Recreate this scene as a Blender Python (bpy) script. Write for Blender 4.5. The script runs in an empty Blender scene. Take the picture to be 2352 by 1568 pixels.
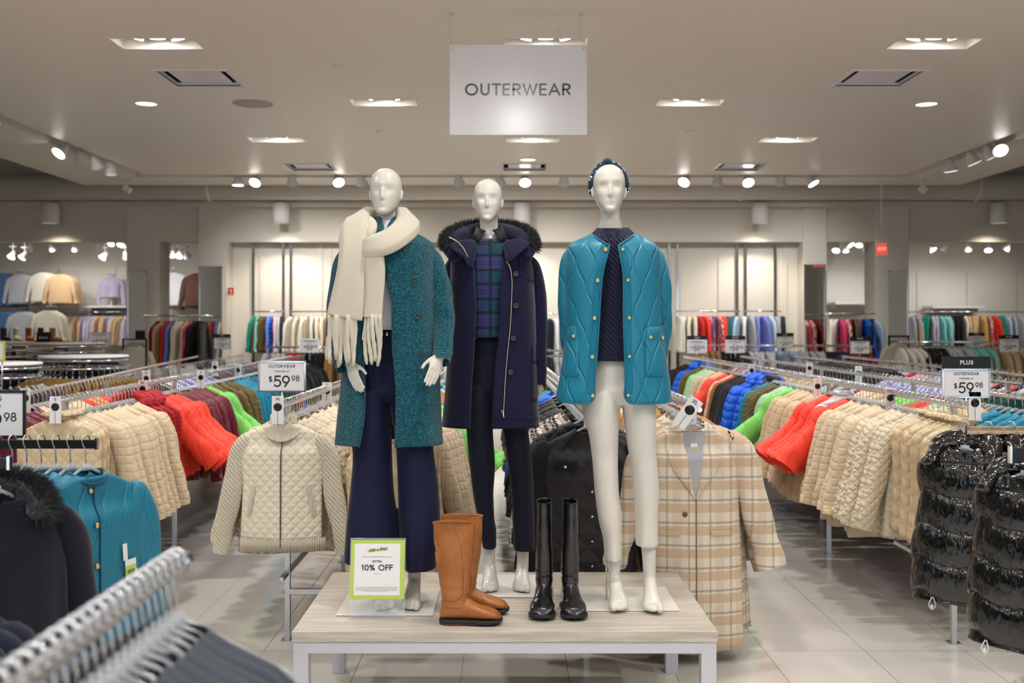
import bpy, math, random
import numpy as np
from mathutils import Vector, Matrix, noise as mnoise
PI = math.pi
random.seed(7)
SC = bpy.context.scene
COL = SC.collection
# ------------------------------------------------------------------ camera, world, exposure
F, CX, CY, H = 2400.0, 1163.0, 745.0, 1.63
cam = bpy.data.cameras.new('camera'); camo = bpy.data.objects.new('camera', cam); COL.objects.link(camo)
camo.location = (0, 0, H); camo.rotation_euler = (PI/2, 0, 0)
cam.sensor_width = 36; cam.lens = 36*F/2352
cam.shift_x = (1176-CX)/2352; cam.shift_y = (CY-784)/2352
cam.clip_start = 0.05; cam.clip_end = 100
cam.dof.use_dof = True; cam.dof.focus_distance = 4.3; cam.dof.aperture_fstop = 3.2
SC.camera = camo
w = bpy.data.worlds.new('world'); SC.world = w; w.use_nodes = True
w.node_tree.nodes['Background'].inputs[0].default_value = (.74, .86, 1, 1)
w.node_tree.nodes['Background'].inputs[1].default_value = 1.25
SC.view_settings.view_transform = 'Standard'; SC.view_settings.look = 'None'
SC.view_settings.gamma = 1; SC.view_settings.use_curve_mapping = False
SC.view_settings.exposure = 0.34
SC.cycles.max_bounces = 6; SC.cycles.use_adaptive_sampling = True; SC.cycles.adaptive_threshold = .07; SC.cycles.light_sampling_threshold = .03; SC.cycles.diffuse_bounces = 3; SC.cycles.glossy_bounces = 3
SC.cycles.transmission_bounces = 4; SC.cycles.transparent_max_bounces = 6
SC.cycles.sample_clamp_indirect = 4.0; SC.cycles.caustics_reflective = False; SC.cycles.caustics_refractive = False

def px(x, y, D):
    return Vector(((x-CX)/F*D, D, H-(y-CY)/F*D))

# ------------------------------------------------------------------ bookkeeping
def tag(o, label=None, cat=None, group=None, kind=None):
    if label: o['label'] = label
    if cat: o['category'] = cat
    if group: o['group'] = group
    if kind: o['kind'] = kind
    return o
def empty(name, loc=(0, 0, 0), rz=0):
    o = bpy.data.objects.new(name, None); COL.objects.link(o)
    o.location = loc; o.rotation_euler = (0, 0, rz); o.empty_display_size = .1
    return o
def copy_tree(o, parent=None):
    c = o.copy(); COL.objects.link(c)
    if parent is not None: c.parent = parent
    for ch in list(o.children): copy_tree(ch, c)
    return c

# ------------------------------------------------------------------ mesh builder
def hermite(xs, ys, x):
    xs = np.asarray(xs, float); ys = np.asarray(ys, float)
    x = min(max(x, xs[0]), xs[-1])
    i = int(np.searchsorted(xs, x, side='right')-1); i = min(max(i, 0), len(xs)-2)
    h = xs[i+1]-xs[i]; t = (x-xs[i])/h
    d = np.diff(ys)/np.diff(xs)
    def m(k):
        if k == 0: return d[0]
        if k == len(xs)-1: return d[-1]
        a, b = d[k-1], d[k]
        return 0 if a*b <= 0 else 2*a*b/(a+b)
    return float((2*t**3-3*t**2+1)*ys[i]+(t**3-2*t**2+t)*h*m(i)+(-2*t**3+3*t**2)*ys[i+1]+(t**3-t**2)*h*m(i+1))
def crpath(pts, n):
    """smooth resampling of a polyline of equal-length tuples"""
    P = np.array([list(p) for p in pts], float); k = len(P)
    if k == 2:
        return [tuple(P[0]+(P[1]-P[0])*i/(n-1)) for i in range(n)]
    out = []
    for i in range(n):
        u = i/(n-1)*(k-1); j = min(int(u), k-2); t = u-j
        p0 = P[max(j-1, 0)]; p1 = P[j]; p2 = P[j+1]; p3 = P[min(j+2, k-1)]
        out.append(tuple(.5*((2*p1)+(-p0+p2)*t+(2*p0-5*p1+4*p2-p3)*t*t+(-p0+3*p1-3*p2+p3)*t**3)))
    return out
def spow(v, p): return math.copysign(abs(v)**p, v)

class MB:
    def __init__(s): s.v = []; s.f = []
    def box(s, c, size, rot=None):
        b = len(s.v); hx, hy, hz = size[0]/2, size[1]/2, size[2]/2
        for q in ((-1,-1,-1),(1,-1,-1),(1,1,-1),(-1,1,-1),(-1,-1,1),(1,-1,1),(1,1,1),(-1,1,1)):
            p = Vector((q[0]*hx, q[1]*hy, q[2]*hz))
            if rot is not None: p = rot @ p
            s.v.append(tuple(p+Vector(c)))
        for f in ((0,3,2,1),(4,5,6,7),(0,1,5,4),(1,2,6,5),(2,3,7,6),(3,0,4,7)): s.f.append([b+i for i in f])
        return s
    def span(s, x0, x1, y0, y1, z0, z1):
        return s.box(((x0+x1)/2, (y0+y1)/2, (z0+z1)/2), (abs(x1-x0), abs(y1-y0), abs(z1-z0)))
    def quad(s, a, b, c, d):
        n = len(s.v); s.v += [tuple(a), tuple(b), tuple(c), tuple(d)]; s.f.append([n, n+1, n+2, n+3]); return s
    def loft(s, rings, closed=True, cap0=True, cap1=True):
        b = len(s.v); n = len(rings[0])
        for r in rings: s.v += [tuple(p) for p in r]
        for i in range(len(rings)-1):
            for j in range(n if closed else n-1):
                k = (j+1) % n
                s.f.append([b+i*n+j, b+i*n+k, b+(i+1)*n+k, b+(i+1)*n+j])
        if closed and cap0: s.f.append([b+j for j in range(n-1, -1, -1)])
        if closed and cap1: s.f.append([b+(len(rings)-1)*n+j for j in range(n)])
        return s
    def tube(s, path, rad, n=10, flat=None, normals=None, fold=None, cap=True, power=2.0):
        """path of points; rad float/list; flat = list/number: radius along the normal as a share of rad"""
        P = [Vector(p) for p in path]; m = len(P)
        R = rad if isinstance(rad, (list, tuple)) else [rad]*m
        FL = flat if isinstance(flat, (list, tuple)) else [1 if flat is None else flat]*m
        rings = []; nprev = None
        for i in range(m):
            T = (P[min(i+1, m-1)]-P[max(i-1, 0)]).normalized()
            if normals is not None:
                N = Vector(normals[i] if isinstance(normals, list) else normals)
            elif nprev is None:
                N = Vector((0, -1, 0)) if abs(T.y) < .9 else Vector((0, 0, 1))
            else: N = nprev
            N = (N-T*N.dot(T))
            if N.length < 1e-6: N = T.orthogonal()
            N.normalize(); nprev = N; B = T.cross(N)
            ring = []
            for j in range(n):
                a = 2*PI*j/n; r = R[i]
                k = 1+(fold(a, i/(m-1)) if fold else 0)
                ring.append(P[i]+B*spow(math.cos(a), 2/power)*r*k+N*spow(math.sin(a), 2/power)*r*FL[i]*k)
            rings.append(ring)
        return s.loft(rings, True, cap, cap)
    def disc(s, c, r, n=24, axis='z', flip=False, ry=None):
        b = len(s.v); ry = ry or r
        for j in range(n):
            a = 2*PI*j/n; p = {'z': (math.cos(a)*r, math.sin(a)*ry, 0), 'y': (math.cos(a)*r, 0, math.sin(a)*ry), 'x': (0, math.cos(a)*r, math.sin(a)*ry)}[axis]
            s.v.append((c[0]+p[0], c[1]+p[1], c[2]+p[2]))
        f = [b+j for j in range(n)]
        s.f.append(f[::-1] if flip else f); return s
    def lathe(s, prof, c=(0, 0, 0), n=24, axis='z', rot=None):
        rings = []
        for r, h in prof:
            ring = []
            for j in range(n):
                a = 2*PI*j/n; x, y = math.cos(a)*r, math.sin(a)*r
                p = Vector((x, y, h)) if axis == 'z' else (Vector((x, h, y)) if axis == 'y' else Vector((h, x, y)))
                if rot is not None: p = rot @ p
                ring.append(p+Vector(c))
            rings.append(ring)
        return s.loft(rings)
    def xform(s, M, start=0):
        for i in range(start, len(s.v)): s.v[i] = tuple(M @ Vector(s.v[i]))
        return s
    def add(s, o, M=None):
        b = len(s.v); s.v += [tuple(M @ Vector(p)) if M is not None else p for p in o.v]
        s.f += [[b+i for i in f] for f in o.f]; return s
    def mesh(s, name, mat=None, smooth=True):
        me = bpy.data.meshes.new(name); me.from_pydata([tuple(float(c) for c in p) for p in s.v], [], s.f)
        if mat is not None: me.materials.append(mat)
        if smooth:
            me.shade_smooth()
        me.update(); return me
    def build(s, name, mat=None, parent=None, smooth=True, bevel=0, solid=0, subsurf=0, auto=None, loc=None):
        o = bpy.data.objects.new(name, s.mesh(name, mat, smooth)); COL.objects.link(o)
        if parent is not None: o.parent = parent
        if loc is not None: o.location = loc
        if solid:
            m = o.modifiers.new('solid', 'SOLIDIFY'); m.thickness = solid; m.offset = -1
        if bevel:
            m = o.modifiers.new('bevel', 'BEVEL'); m.width = bevel; m.segments = 2; m.limit_method = 'ANGLE'
        if subsurf:
            m = o.modifiers.new('sub', 'SUBSURF'); m.levels = subsurf; m.render_levels = subsurf
        if smooth and (bevel or auto):
            sharpen(o.data, auto or 40)
        return o
def sharpen(me, deg):
    import bmesh
    bm = bmesh.new(); bm.from_mesh(me)
    for e in bm.edges:
        if len(e.link_faces) == 2 and e.calc_face_angle(0) > math.radians(deg): e.smooth = False
    bm.to_mesh(me); bm.free()
def fixnormals(me):
    import bmesh
    bm = bmesh.new(); bm.from_mesh(me); bmesh.ops.recalc_face_normals(bm, faces=bm.faces); bm.to_mesh(me); bm.free()

# ------------------------------------------------------------------ materials
def srgb(r, g, b):
    f = lambda c: ((c/255+.055)/1.055)**2.4 if c/255 > .04045 else c/255/12.92
    return (f(r), f(g), f(b), 1)
class Nd:
    """tiny wrapper for node maths"""
    def __init__(s, mat): s.t = mat.node_tree; s.n = s.t.nodes; s.l = s.t.links
    def new(s, typ, **kw):
        x = s.n.new(typ)
        for k, v in kw.items(): setattr(x, k, v)
        return x
    def inp(s, sock, v):
        if isinstance(v, (int, float)): sock.default_value = v
        elif isinstance(v, tuple): sock.default_value = v
        else: s.l.new(v, sock)
    def m(s, op, a, b=0.0, c=0.0):
        x = s.new('ShaderNodeMath', operation=op)
        s.inp(x.inputs[0], a); s.inp(x.inputs[1], b); s.inp(x.inputs[2], c); return x.outputs[0]
    def mix(s, f, a, b, blend='MIX'):
        x = s.new('ShaderNodeMix', data_type='RGBA', blend_type=blend)
        s.inp(x.inputs[0], f); s.inp(x.inputs[6], a); s.inp(x.inputs[7], b); return x.outputs[2]
    def coords(s, kind='Object'):
        t = s.new('ShaderNodeTexCoord'); sp = s.new('ShaderNodeSeparateXYZ'); s.l.new(t.outputs[kind], sp.inputs[0])
        return t.outputs[kind], sp.outputs[0], sp.outputs[1], sp.outputs[2]
    def noise(s, vec, scale, detail=2, rough=.5):
        x = s.new('ShaderNodeTexNoise'); s.l.new(vec, x.inputs['Vector']); x.inputs['Scale'].default_value = scale
        x.inputs['Detail'].default_value = detail; x.inputs['Roughness'].default_value = rough; return x.outputs[0]
    def smooth(s, v, lo, hi):
        x = s.new('ShaderNodeMapRange', interpolation_type='SMOOTHSTEP')
        s.inp(x.inputs[0], v); x.inputs[1].default_value = lo; x.inputs[2].default_value = hi; return x.outputs[0]
    def frac_dist(s, v, period):
        """distance (in metres) of v to the nearest multiple of period"""
        return s.m('PINGPONG', s.m('ABSOLUTE', v), period/2.0) if False else s.m('PINGPONG', v, period/2.0)
MATS = {}
def mat(name, col=(.8, .8, .8, 1), rough=.5, metal=0, spec=.5, sheen=0, coat=0, trans=0, emit=0, ior=None, alpha=1):
    if name in MATS: return MATS[name]
    m = bpy.data.materials.new(name); m.use_nodes = True
    b = m.node_tree.nodes['Principled BSDF']
    b.inputs['Base Color'].default_value = col; b.inputs['Roughness'].default_value = rough
    b.inputs['Metallic'].default_value = metal; b.inputs['Specular IOR Level'].default_value = spec
    b.inputs['Sheen Weight'].default_value = sheen; b.inputs['Coat Weight'].default_value = coat
    b.inputs['Transmission Weight'].default_value = trans; b.inputs['Alpha'].default_value = alpha
    if ior: b.inputs['IOR'].default_value = ior
    if emit:
        b.inputs['Emission Color'].default_value = col; b.inputs['Emission Strength'].default_value = emit
    MATS[name] = m; return m
def bump(m, h, strength=.5, dist=.005):
    N = Nd(m); b = m.node_tree.nodes['Principled BSDF']
    x = N.new('ShaderNodeBump'); x.inputs['Strength'].default_value = strength; x.inputs['Distance'].default_value = dist
    N.l.new(h, x.inputs['Height']); N.l.new(x.outputs[0], b.inputs['Normal'])
def base(m, sock):
    m.node_tree.links.new(sock, m.node_tree.nodes['Principled BSDF'].inputs['Base Color'])
def folds(N, vec, amt):
    mp = N.new('ShaderNodeMapping'); N.l.new(vec, mp.inputs[0]); mp.inputs['Scale'].default_value = (1, 1, .3)
    return N.m('MULTIPLY', N.noise(mp.outputs[0], 14, 3), amt)
def fabric(name, col, pat='plain', rough=.8, sheen=.3, spec=.3, coat=0, p=.05, col2=None, amt=1.0, wrinkle=.5):
    if name in MATS: return MATS[name]
    m = mat(name, col, rough, spec=spec, sheen=sheen*.45, coat=coat)
    m.node_tree.nodes['Principled BSDF'].inputs['Sheen Roughness'].default_value = .4
    N = Nd(m); vec, x, y, z = N.coords()
    h = None
    if pat == 'onion':
        q = p*5.2; A = p*.43
        wv = N.m('MULTIPLY', N.m('COSINE', N.m('MULTIPLY', z, 2*PI/q)), A)
        d1 = N.m('PINGPONG', N.m('SUBTRACT', x, wv), p)
        d2 = N.m('PINGPONG', N.m('ADD', N.m('ADD', x, p), wv), p)
        d = N.m('MINIMUM', d1, d2); h = N.m('POWER', N.smooth(d, 0, p*.22), .8); dist, st = .0038, .85
    elif pat == 'diamond':
        d = N.m('MINIMUM', N.m('PINGPONG', N.m('ADD', x, z), p/2), N.m('PINGPONG', N.m('SUBTRACT', x, z), p/2))
        h = N.m('POWER', N.smooth(d, 0, p*.45), .6); dist, st = .007, .9
    elif pat == 'square':
        d = N.m('MINIMUM', N.m('PINGPONG', x, p/2), N.m('PINGPONG', z, p/2))
        h = N.m('POWER', N.smooth(d, 0, p*.3), .6); dist, st = .004, .8
    elif pat == 'puffer':
        d = N.m('PINGPONG', N.m('ADD', z, N.m('MULTIPLY', N.noise(vec, 5), .012)), p/2)
        mp = N.new('ShaderNodeMapping'); N.l.new(vec, mp.inputs[0]); mp.inputs['Scale'].default_value = (1, 1, .35)
        cr = N.noise(mp.outputs[0], 40, 4, .65)
        h = N.m('ADD', N.m('POWER', N.smooth(d, 0, p*.4), .5), N.m('MULTIPLY', cr, .9)); dist, st = .016, 1.0
    elif pat == 'boucle':
        v = N.new('ShaderNodeTexVoronoi'); N.l.new(vec, v.inputs['Vector']); v.inputs['Scale'].default_value = 170
        n2 = N.noise(vec, 120, 4, .7)
        h = N.m('ADD', N.m('MULTIPLY', v.outputs[0], -1.0), N.m('MULTIPLY', n2, 1.2)); dist, st = .006, 1.0
    elif pat == 'knit':
        a = N.m('SINE', N.m('MULTIPLY', N.m('ADD', N.m('ABSOLUTE', N.m('SUBTRACT', N.m('PINGPONG', x, p), p/2)), z), 2*PI/(p*.55)))
        h = N.m('ADD', a, N.noise(vec, 300, 2)); dist, st = .003, .8
    elif pat == 'cable':
        a = N.m('SINE', N.m('MULTIPLY', N.m('ADD', x, N.m('MULTIPLY', z, .9)), 2*PI/p))
        b2 = N.m('SINE', N.m('MULTIPLY', N.m('SUBTRACT', x, N.m('MULTIPLY', z, 1.6)), 2*PI/(p*.6)))
        h = N.m('ADD', a, N.m('MULTIPLY', b2, .4)); dist, st = .004, .9
    elif pat == 'rib':
        h = N.m('SINE', N.m('MULTIPLY', x, 2*PI/p)); dist, st = .003, .9
    elif pat == 'hrib':
        h = N.m('SINE', N.m('MULTIPLY', z, 2*PI/p)); dist, st = .003, .9
    elif pat == 'fuzzy':
        h = N.m('ADD', N.noise(vec, 260, 4, .7), N.m('MULTIPLY', N.noise(vec, 40, 3), 1.0)); dist, st = .004, .7
    elif pat == 'stripe':
        s_ = N.m('GREATER_THAN', N.m('PINGPONG', z, p), p*.5)
        base(m, N.mix(s_, col, col2)); h = N.noise(vec, 30, 2); dist, st = .006, .4
    elif pat == 'print':
        v = N.noise(vec, 1/p, 3, .6)
        base(m, N.mix(N.m('GREATER_THAN', v, .52), col, col2)); h = N.noise(vec, 30, 2); dist, st = .006, .4
    elif pat == 'tattersall':
        def band(c, per, w_, off=0): return N.m('LESS_THAN', N.m('PINGPONG', N.m('ADD', c, off), per/2), w_)
        bx, bz = band(x, p, p*.16), band(z, p, p*.16)
        lx = band(x, p, p*.03, p*.5); lz = band(z, p, p*.03, p*.5)
        c = N.mix(N.m('MULTIPLY', N.m('ADD', bx, bz), .5), col, col2)
        c = N.mix(N.m('MAXIMUM', lx, lz), c, col2)
        base(m, c); h = N.noise(vec, 300, 2); dist, st = .002, .5
    elif pat == 'campplaid':
        fz = N.noise(vec, 90, 3)
        def cell(c, per, lo, hi, off=0):
            f = N.m('FRACT', N.m('DIVIDE', N.m('ADD', N.m('ADD', c, 50*per+off), N.m('MULTIPLY', fz, .010)), per))
            return N.m('MULTIPLY', N.m('GREATER_THAN', f, lo), N.m('LESS_THAN', f, hi))
        P1 = p
        cx_, cz_ = cell(x, P1, .0, .42), cell(z, P1*1.05, .5, .9)
        gx, gz = cell(x, P1, .70, .80), cell(z, P1*1.05, .98-.98, .10)
        c = N.mix(N.m('MULTIPLY', cz_, .62), col, srgb(196, 160, 120))
        c = N.mix(N.m('MULTIPLY', cx_, .30), c, srgb(196, 160, 140))
        c = N.mix(N.m('MULTIPLY', gx, .42), c, srgb(128, 112, 106))
        c = N.mix(N.m('MULTIPLY', gz, .52), c, srgb(122, 106, 104))
        base(m, c); h = N.m('ADD', fz, N.noise(vec, 260, 2)); dist, st = .003, .6
    elif pat == 'tartan':
        def cell(c, per, lo, hi, off=0):
            f = N.m('FRACT', N.m('DIVIDE', N.m('ADD', c, 50*per+off), per))
            return N.m('MULTIPLY', N.m('GREATER_THAN', f, lo), N.m('LESS_THAN', f, hi))
        c = N.mix(cell(z, p, .0, .36), srgb(16, 62, 76), srgb(54, 52, 100))
        c = N.mix(N.m('MULTIPLY', cell(x, p, .0, .34), .55), c, srgb(58, 54, 106))
        for (a, b2) in ((.40, .50), (.88, .96)):
            c = N.mix(N.m('MULTIPLY', cell(z, p, a, b2), .72), c, srgb(12, 14, 26))
            c = N.mix(N.m('MULTIPLY', cell(x, p, a, b2), .72), c, srgb(12, 14, 26))
        for a in (.12, .22):
            c = N.mix(N.m('MULTIPLY', N.m('MAXIMUM', cell(z, p, a, a+.02), cell(x, p, a, a+.02)), .7), c, srgb(14, 16, 34))
        base(m, c); h = N.noise(vec, 350, 2); dist, st = .002, .5
    elif pat == 'denim':
        h = N.m('ADD', N.noise(vec, 500, 2), N.m('MULTIPLY', N.noise(vec, 12, 3), 2)); dist, st = .004, .5
    if h is None: h = N.noise(vec, 220, 2); dist, st = .002, .4
    if wrinkle: h = N.m('ADD', h, folds(N, vec, wrinkle))
    bump(m, h, st*amt, dist)
    return m
CHROME = mat('chrome', (.82, .83, .85, 1), .12, metal=1)
STEEL = mat('brushed_steel', (.62, .63, .65, 1), .3, metal=1)
WHITE_METAL = mat('white_powdercoat', srgb(205, 203, 208), .4)
CLEAR = mat('clear_plastic', (.95, .97, 1, 1), .08, trans=1, ior=1.35)
HANGP = mat('hanger_plastic', (.86, .89, .92, 1), .15, spec=.8, alpha=.42)
PAPER = mat('white_card', srgb(236, 233, 232), .45)
INK = mat('dark_ink', srgb(22, 22, 36), .5)
NAVYINK = mat('navy_ink', srgb(30, 34, 62), .5)
BLACK = mat('black_plastic', srgb(14, 14, 16), .35)
GOLD = mat('gold_metal', srgb(236, 200, 130), .25, metal=1)
PLASTER = mat('painted_plaster', srgb(226, 220, 209), .75)
LAMP = mat('lamp_glow', (1, .96, .9, 1), .5, emit=9)
LAMPSOFT = mat('lamp_diffuser', (1, .95, .82, 1), .5, emit=1.6)
LAMPBODY = mat('white_lamp_body', srgb(232, 230, 226), .4)

# ------------------------------------------------------------------ lettering (single-stroke geometric alphabet)
def arc(cx, cy, rx, ry, a0, a1, n=18):
    return [(cx+rx*math.cos(math.radians(a0+(a1-a0)*i/n)), cy+ry*math.sin(math.radians(a0+(a1-a0)*i/n))) for i in range(n+1)]
G = {
 'O': (.98, [arc(.45, .5, .45, .5, 0, 360, 32)]), 'U': (.74, [[(.05, 1), (.05, .36)]+arc(.34, .34, .29, .34, 180, 360)+[(.63, 1)]]),
 'T': (.62, [[(0, 1), (.6, 1)], [(.3, 1), (.3, 0)]]), 'E': (.58, [[(.5, 1), (.05, 1), (.05, 0), (.5, 0)], [(.05, .52), (.46, .52)]]),
 'R': (.66, [[(.06, 0), (.06, 1), (.3, 1)]+arc(.32, .75, .26, .25, 90, -90)+[(.06, .5)], [(.3, .5), (.6, 0)]]),
 'W': (1.08, [[(0, 1), (.27, 0), (.52, .98), (.77, 0), (1.04, 1)]]), 'A': (.84, [[(0, 0), (.4, 1), (.8, 0)], [(.15, .34), (.65, .34)]]),
 'S': (.58, [arc(.27, .75, .23, .25, 35, 270)[:-1]+arc(.27, .26, .25, .25, 90, -145)]), 'I': (.22, [[(.08, 0), (.08, 1)]]),
 'N': (.78, [[(.06, 0), (.06, 1), (.66, 0), (.66, 1)]]), 'G': (.92, [arc(.45, .5, .43, .5, 40, 360, 28)+[(.5, .5)]]),
 'P': (.6, [[(.06, 0), (.06, 1), (.28, 1)]+arc(.3, .73, .25, .27, 90, -90)+[(.06, .46)]]), 'L': (.5, [[(.06, 1), (.06, 0), (.46, 0)]]),
 'X': (.72, [[(0, 0), (.62, 1)], [(0, 1), (.62, 0)]]), 'F': (.52, [[(.5, 1), (.05, 1), (.05, 0)], [(.05, .52), (.45, .52)]]),
 'K': (.66, [[(.06, 0), (.06, 1)], [(.58, 1), (.06, .42)], [(.22, .58), (.6, 0)]]), 'M': (.94, [[(.05, 0), (.12, 1), (.44, .2), (.76, 1), (.83, 0)]]),
 'H': (.74, [[(.06, 0), (.06, 1)], [(.62, 0), (.62, 1)], [(.06, .52), (.62, .52)]]),
 '$': (.58, [arc(.27, .68, .2, .2, 35, 270)[:-1]+arc(.27, .28, .22, .2, 90, -145), [(.27, .96), (.27, 0)]]),
 '0': (.66, [arc(.3, .5, .27, .5, 0, 360, 28)]), '1': (.4, [[(.04, .8), (.24, 1), (.24, 0)]]),
 '2': (.6, [arc(.27, .72, .25, .28, 165, -38)+[(.03, 0), (.54, 0)]]), '4': (.64, [[(.42, 0), (.42, 1), (0, .28), (.58, .28)]]),
 '5': (.62, [[(.52, 1), (.13, 1), (.07, .55)]+arc(.27, .33, .28, .31, 130, -140)]), '8': (.6, [arc(.28, .76, .21, .24, 0, 360), arc(.28, .27, .26, .27, 0, 360)]),
 '9': (.62, [arc(.29, .68, .27, .32, 0, 360), [(.53, .53), (.2, 0)]]), '%': (.84, [arc(.15, .8, .13, .19, 0, 360), arc(.65, .2, .13, .19, 0, 360), [(.62, 1), (.18, 0)]]),
 ' ': (.4, []), '.': (.2, [[(.06, 0), (.06, .06)]]), '!': (.2, [[(.06, 1), (.06, .3)], [(.06, .08), (.06, 0)]])}
def text_mb(txt, h, wt=.12, track=.14, slant=0, depth=.0008):
    """lettering in the local XZ plane, facing -Y, centred on x=0, baseline z=0"""
    wdt = sum(G[c][0]+track for c in txt)-track
    m = MB(); ox = -wdt/2; q = wt/2
    for c in txt:
        adv, strokes = G[c]
        for si, st in enumerate(strokes):
            P = [Vector((p[0]+p[1]*slant, p[1]*(1-wt)+q)) for p in st]; k = len(P)
            closed = (P[0]-P[-1]).length < 1e-3
            Lp, Rp = [], []
            for i in range(k):
                if closed: a = P[(i-1) % (k-1)]; b = P[(i+1) % (k-1)] if i < k-1 else P[1]
                else: a = P[max(i-1, 0)]; b = P[min(i+1, k-1)]
                t1 = (P[i]-a); t2 = (b-P[i])
                if t1.length < 1e-6: t1 = t2
                if t2.length < 1e-6: t2 = t1
                n1 = Vector((-t1.y, t1.x)).normalized(); n2 = Vector((-t2.y, t2.x)).normalized()
                nn = (n1+n2)
                nn = n1 if nn.length < .2 else nn.normalized()
                sc = min(1/max(nn.dot(n1), .35), 2.0)
                e = Vector((0, 0))
                if not closed and i == 0: e = -t2.normalized()*q*.9 if len(P) > 1 else e
                if not closed and i == k-1: e = t1.normalized()*q*.9
                if c in 'TEFLPRHKMNAWXUI$1245': e = e*(.98 if si == 0 or c not in 'KRA' else .2)
                Lp.append(P[i]+nn*q*sc+e); Rp.append(P[i]-nn*q*sc+e)
            yo = -si*depth*.12
            b0 = len(m.v)
            for i in range(k):
                for (pp, yy) in ((Lp[i], -depth+yo), (Rp[i], -depth+yo), (Rp[i], 0), (Lp[i], 0)):
                    m.v.append(((ox+pp.x)*h, yy, pp.y*h))
            for i in range(k-1):
                for j in range(4):
                    jj = (j+1) % 4; m.f.append([b0+i*4+j, b0+i*4+jj, b0+(i+1)*4+jj, b0+(i+1)*4+j])
            m.f.append([b0, b0+3, b0+2, b0+1]); e0 = b0+(k-1)*4; m.f.append([e0, e0+1, e0+2, e0+3])
        ox += adv+track
    return m
def small_text(s, h, maxw=None):
    """tiny running text from the built-in font, as a mesh"""
    cu = bpy.data.curves.new('t', 'FONT'); cu.body = s; cu.size = h; cu.align_x = 'CENTER'; cu.resolution_u = 2
    ob = bpy.data.objects.new('t', cu); COL.objects.link(ob)
    bpy.context.view_layer.update()
    me = bpy.data.meshes.new_from_object(ob.evaluated_get(bpy.context.evaluated_depsgraph_get()))
    bpy.data.objects.remove(ob); m = MB()
    xs = [v.co.x for v in me.vertices]; wd = max(xs)-min(xs); k = (maxw/wd if maxw and wd > maxw else 1)
    m.v = [(v.co.x*k, 0, v.co.y*k) for v in me.vertices]; m.f = [list(p.vertices) for p in me.polygons]
    bpy.data.meshes.remove(me); return m
# ------------------------------------------------------------------ main lamps of the ceiling grid (positions used by the fixtures below)
HC = 3.70
def spot(loc, target, energy, angle, radius=.05, blend=.6, col=(1, .98, .955), parent=None):
    l = bpy.data.lights.new('spot', 'SPOT'); l.energy = energy; l.spot_size = math.radians(angle); l.spot_blend = blend
    l.shadow_soft_size = radius; l.color = col
    o = bpy.data.objects.new('lamp_light', l); COL.objects.link(o); o.location = loc
    d = Vector(target)-Vector(loc); o.rotation_euler = d.to_track_quat('-Z', 'Y').to_euler()
    if parent is not None: o.parent = parent
    return o
GRID_LAMP = 175.0
GRID = []
for x in (-2.57, .29, 3.15): GRID += [(x, 7.70), (x, 11.70), (x, 3.75), (x, -.2)]
for x in (-1.14, 1.71, -4.0, 4.56): GRID += [(x, 5.75), (x, 1.8)]
GRID += [(-1.14, 9.74), (1.71, 9.74)]
GRID += [(x, -2.4) for x in (-4.0, -1.14, 1.71, 4.56)]  # extra unseen row behind the camera, added to brighten what the mirrors reflect
VISIBLE_GRID = {(-2.57, 7.7), (.29, 7.7), (3.15, 7.7), (-1.14, 9.74), (1.71, 9.74), (-2.57, 11.7), (.29, 11.7), (3.15, 11.7)}
for gx, gy in GRID:
    spot((gx, gy, HC+.03), (gx, gy-.25 if gy > 6 else gy+.5, 0), GRID_LAMP if gy > 6 else GRID_LAMP*.58, 150, .10, 1.0)

for (a_, t_, e_) in (((-1.0, 1.75, HC-.02), (-.45, 4.36, 1.3), 16), ((.35, 1.0, HC-.02), (-.05, 4.64, 1.3), 14), ((1.75, 1.75, HC-.02), (.5, 4.36, 1.3), 16)):
    spot(a_, t_, e_, 46, .05, .8)  # added spots outside the grid, no fixtures: brighten the mannequins from the front
spot((.1, 3.4, HC-.04), (.08, 6.96, 3.15), 42, 34, .05, .9)  # added spot without a fixture, only there to brighten the hanging sign
# ------------------------------------------------------------------ setting
def struct(name, mb, m, smooth=False, **kw):
    o = mb.build(name, m, None, smooth, **kw); o['kind'] = 'structure'; return o
# floor: polished 0.5 m tiles
FLOOR = mat('polished_floor_tile', srgb(206, 201, 194), .16, spec=.5)
def floor_nodes():
    m = FLOOR; N = Nd(m); vec, x, y, z = N.coords()
    gx = N.m('PINGPONG', N.m('SUBTRACT', x, .29-10), .25); gy = N.m('PINGPONG', N.m('SUBTRACT', y, .22-10), .25)
    g = N.m('SUBTRACT', 1.0, N.smooth(N.m('MINIMUM', gx, gy), .0012, .0028))
    fx = N.m('FLOOR', N.m('DIVIDE', N.m('SUBTRACT', x, .29-10), .5)); fy = N.m('FLOOR', N.m('DIVIDE', N.m('SUBTRACT', y, .22-10), .5))
    wn = N.new('ShaderNodeTexWhiteNoise', noise_dimensions='2D'); cb = N.new('ShaderNodeCombineXYZ')
    N.l.new(fx, cb.inputs[0]); N.l.new(fy, cb.inputs[1]); N.l.new(cb.outputs[0], wn.inputs['Vector'])
    t = N.mix(wn.outputs['Value'], srgb(212, 207, 200), srgb(218, 213, 206))
    sp = N.noise(vec, 60, 4, .7)
    t = N.mix(N.m('MULTIPLY', N.smooth(sp, .55, .75), .25), t, srgb(186, 180, 174))
    base(m, N.mix(g, t, srgb(128, 122, 114)))
    r = N.m('ADD', .13, N.m('MULTIPLY', g, .4)); N.l.new(r, m.node_tree.nodes['Principled BSDF'].inputs['Roughness'])
    bump(m, N.m('ADD', N.m('MULTIPLY', N.noise(vec, 3, 2), .35), N.m('MULTIPLY', g, -.3)), .25, .002)
floor_nodes()
struct('floor', MB().span(-10, 11, -4, 20.6, -.1, 0), FLOOR)
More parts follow.
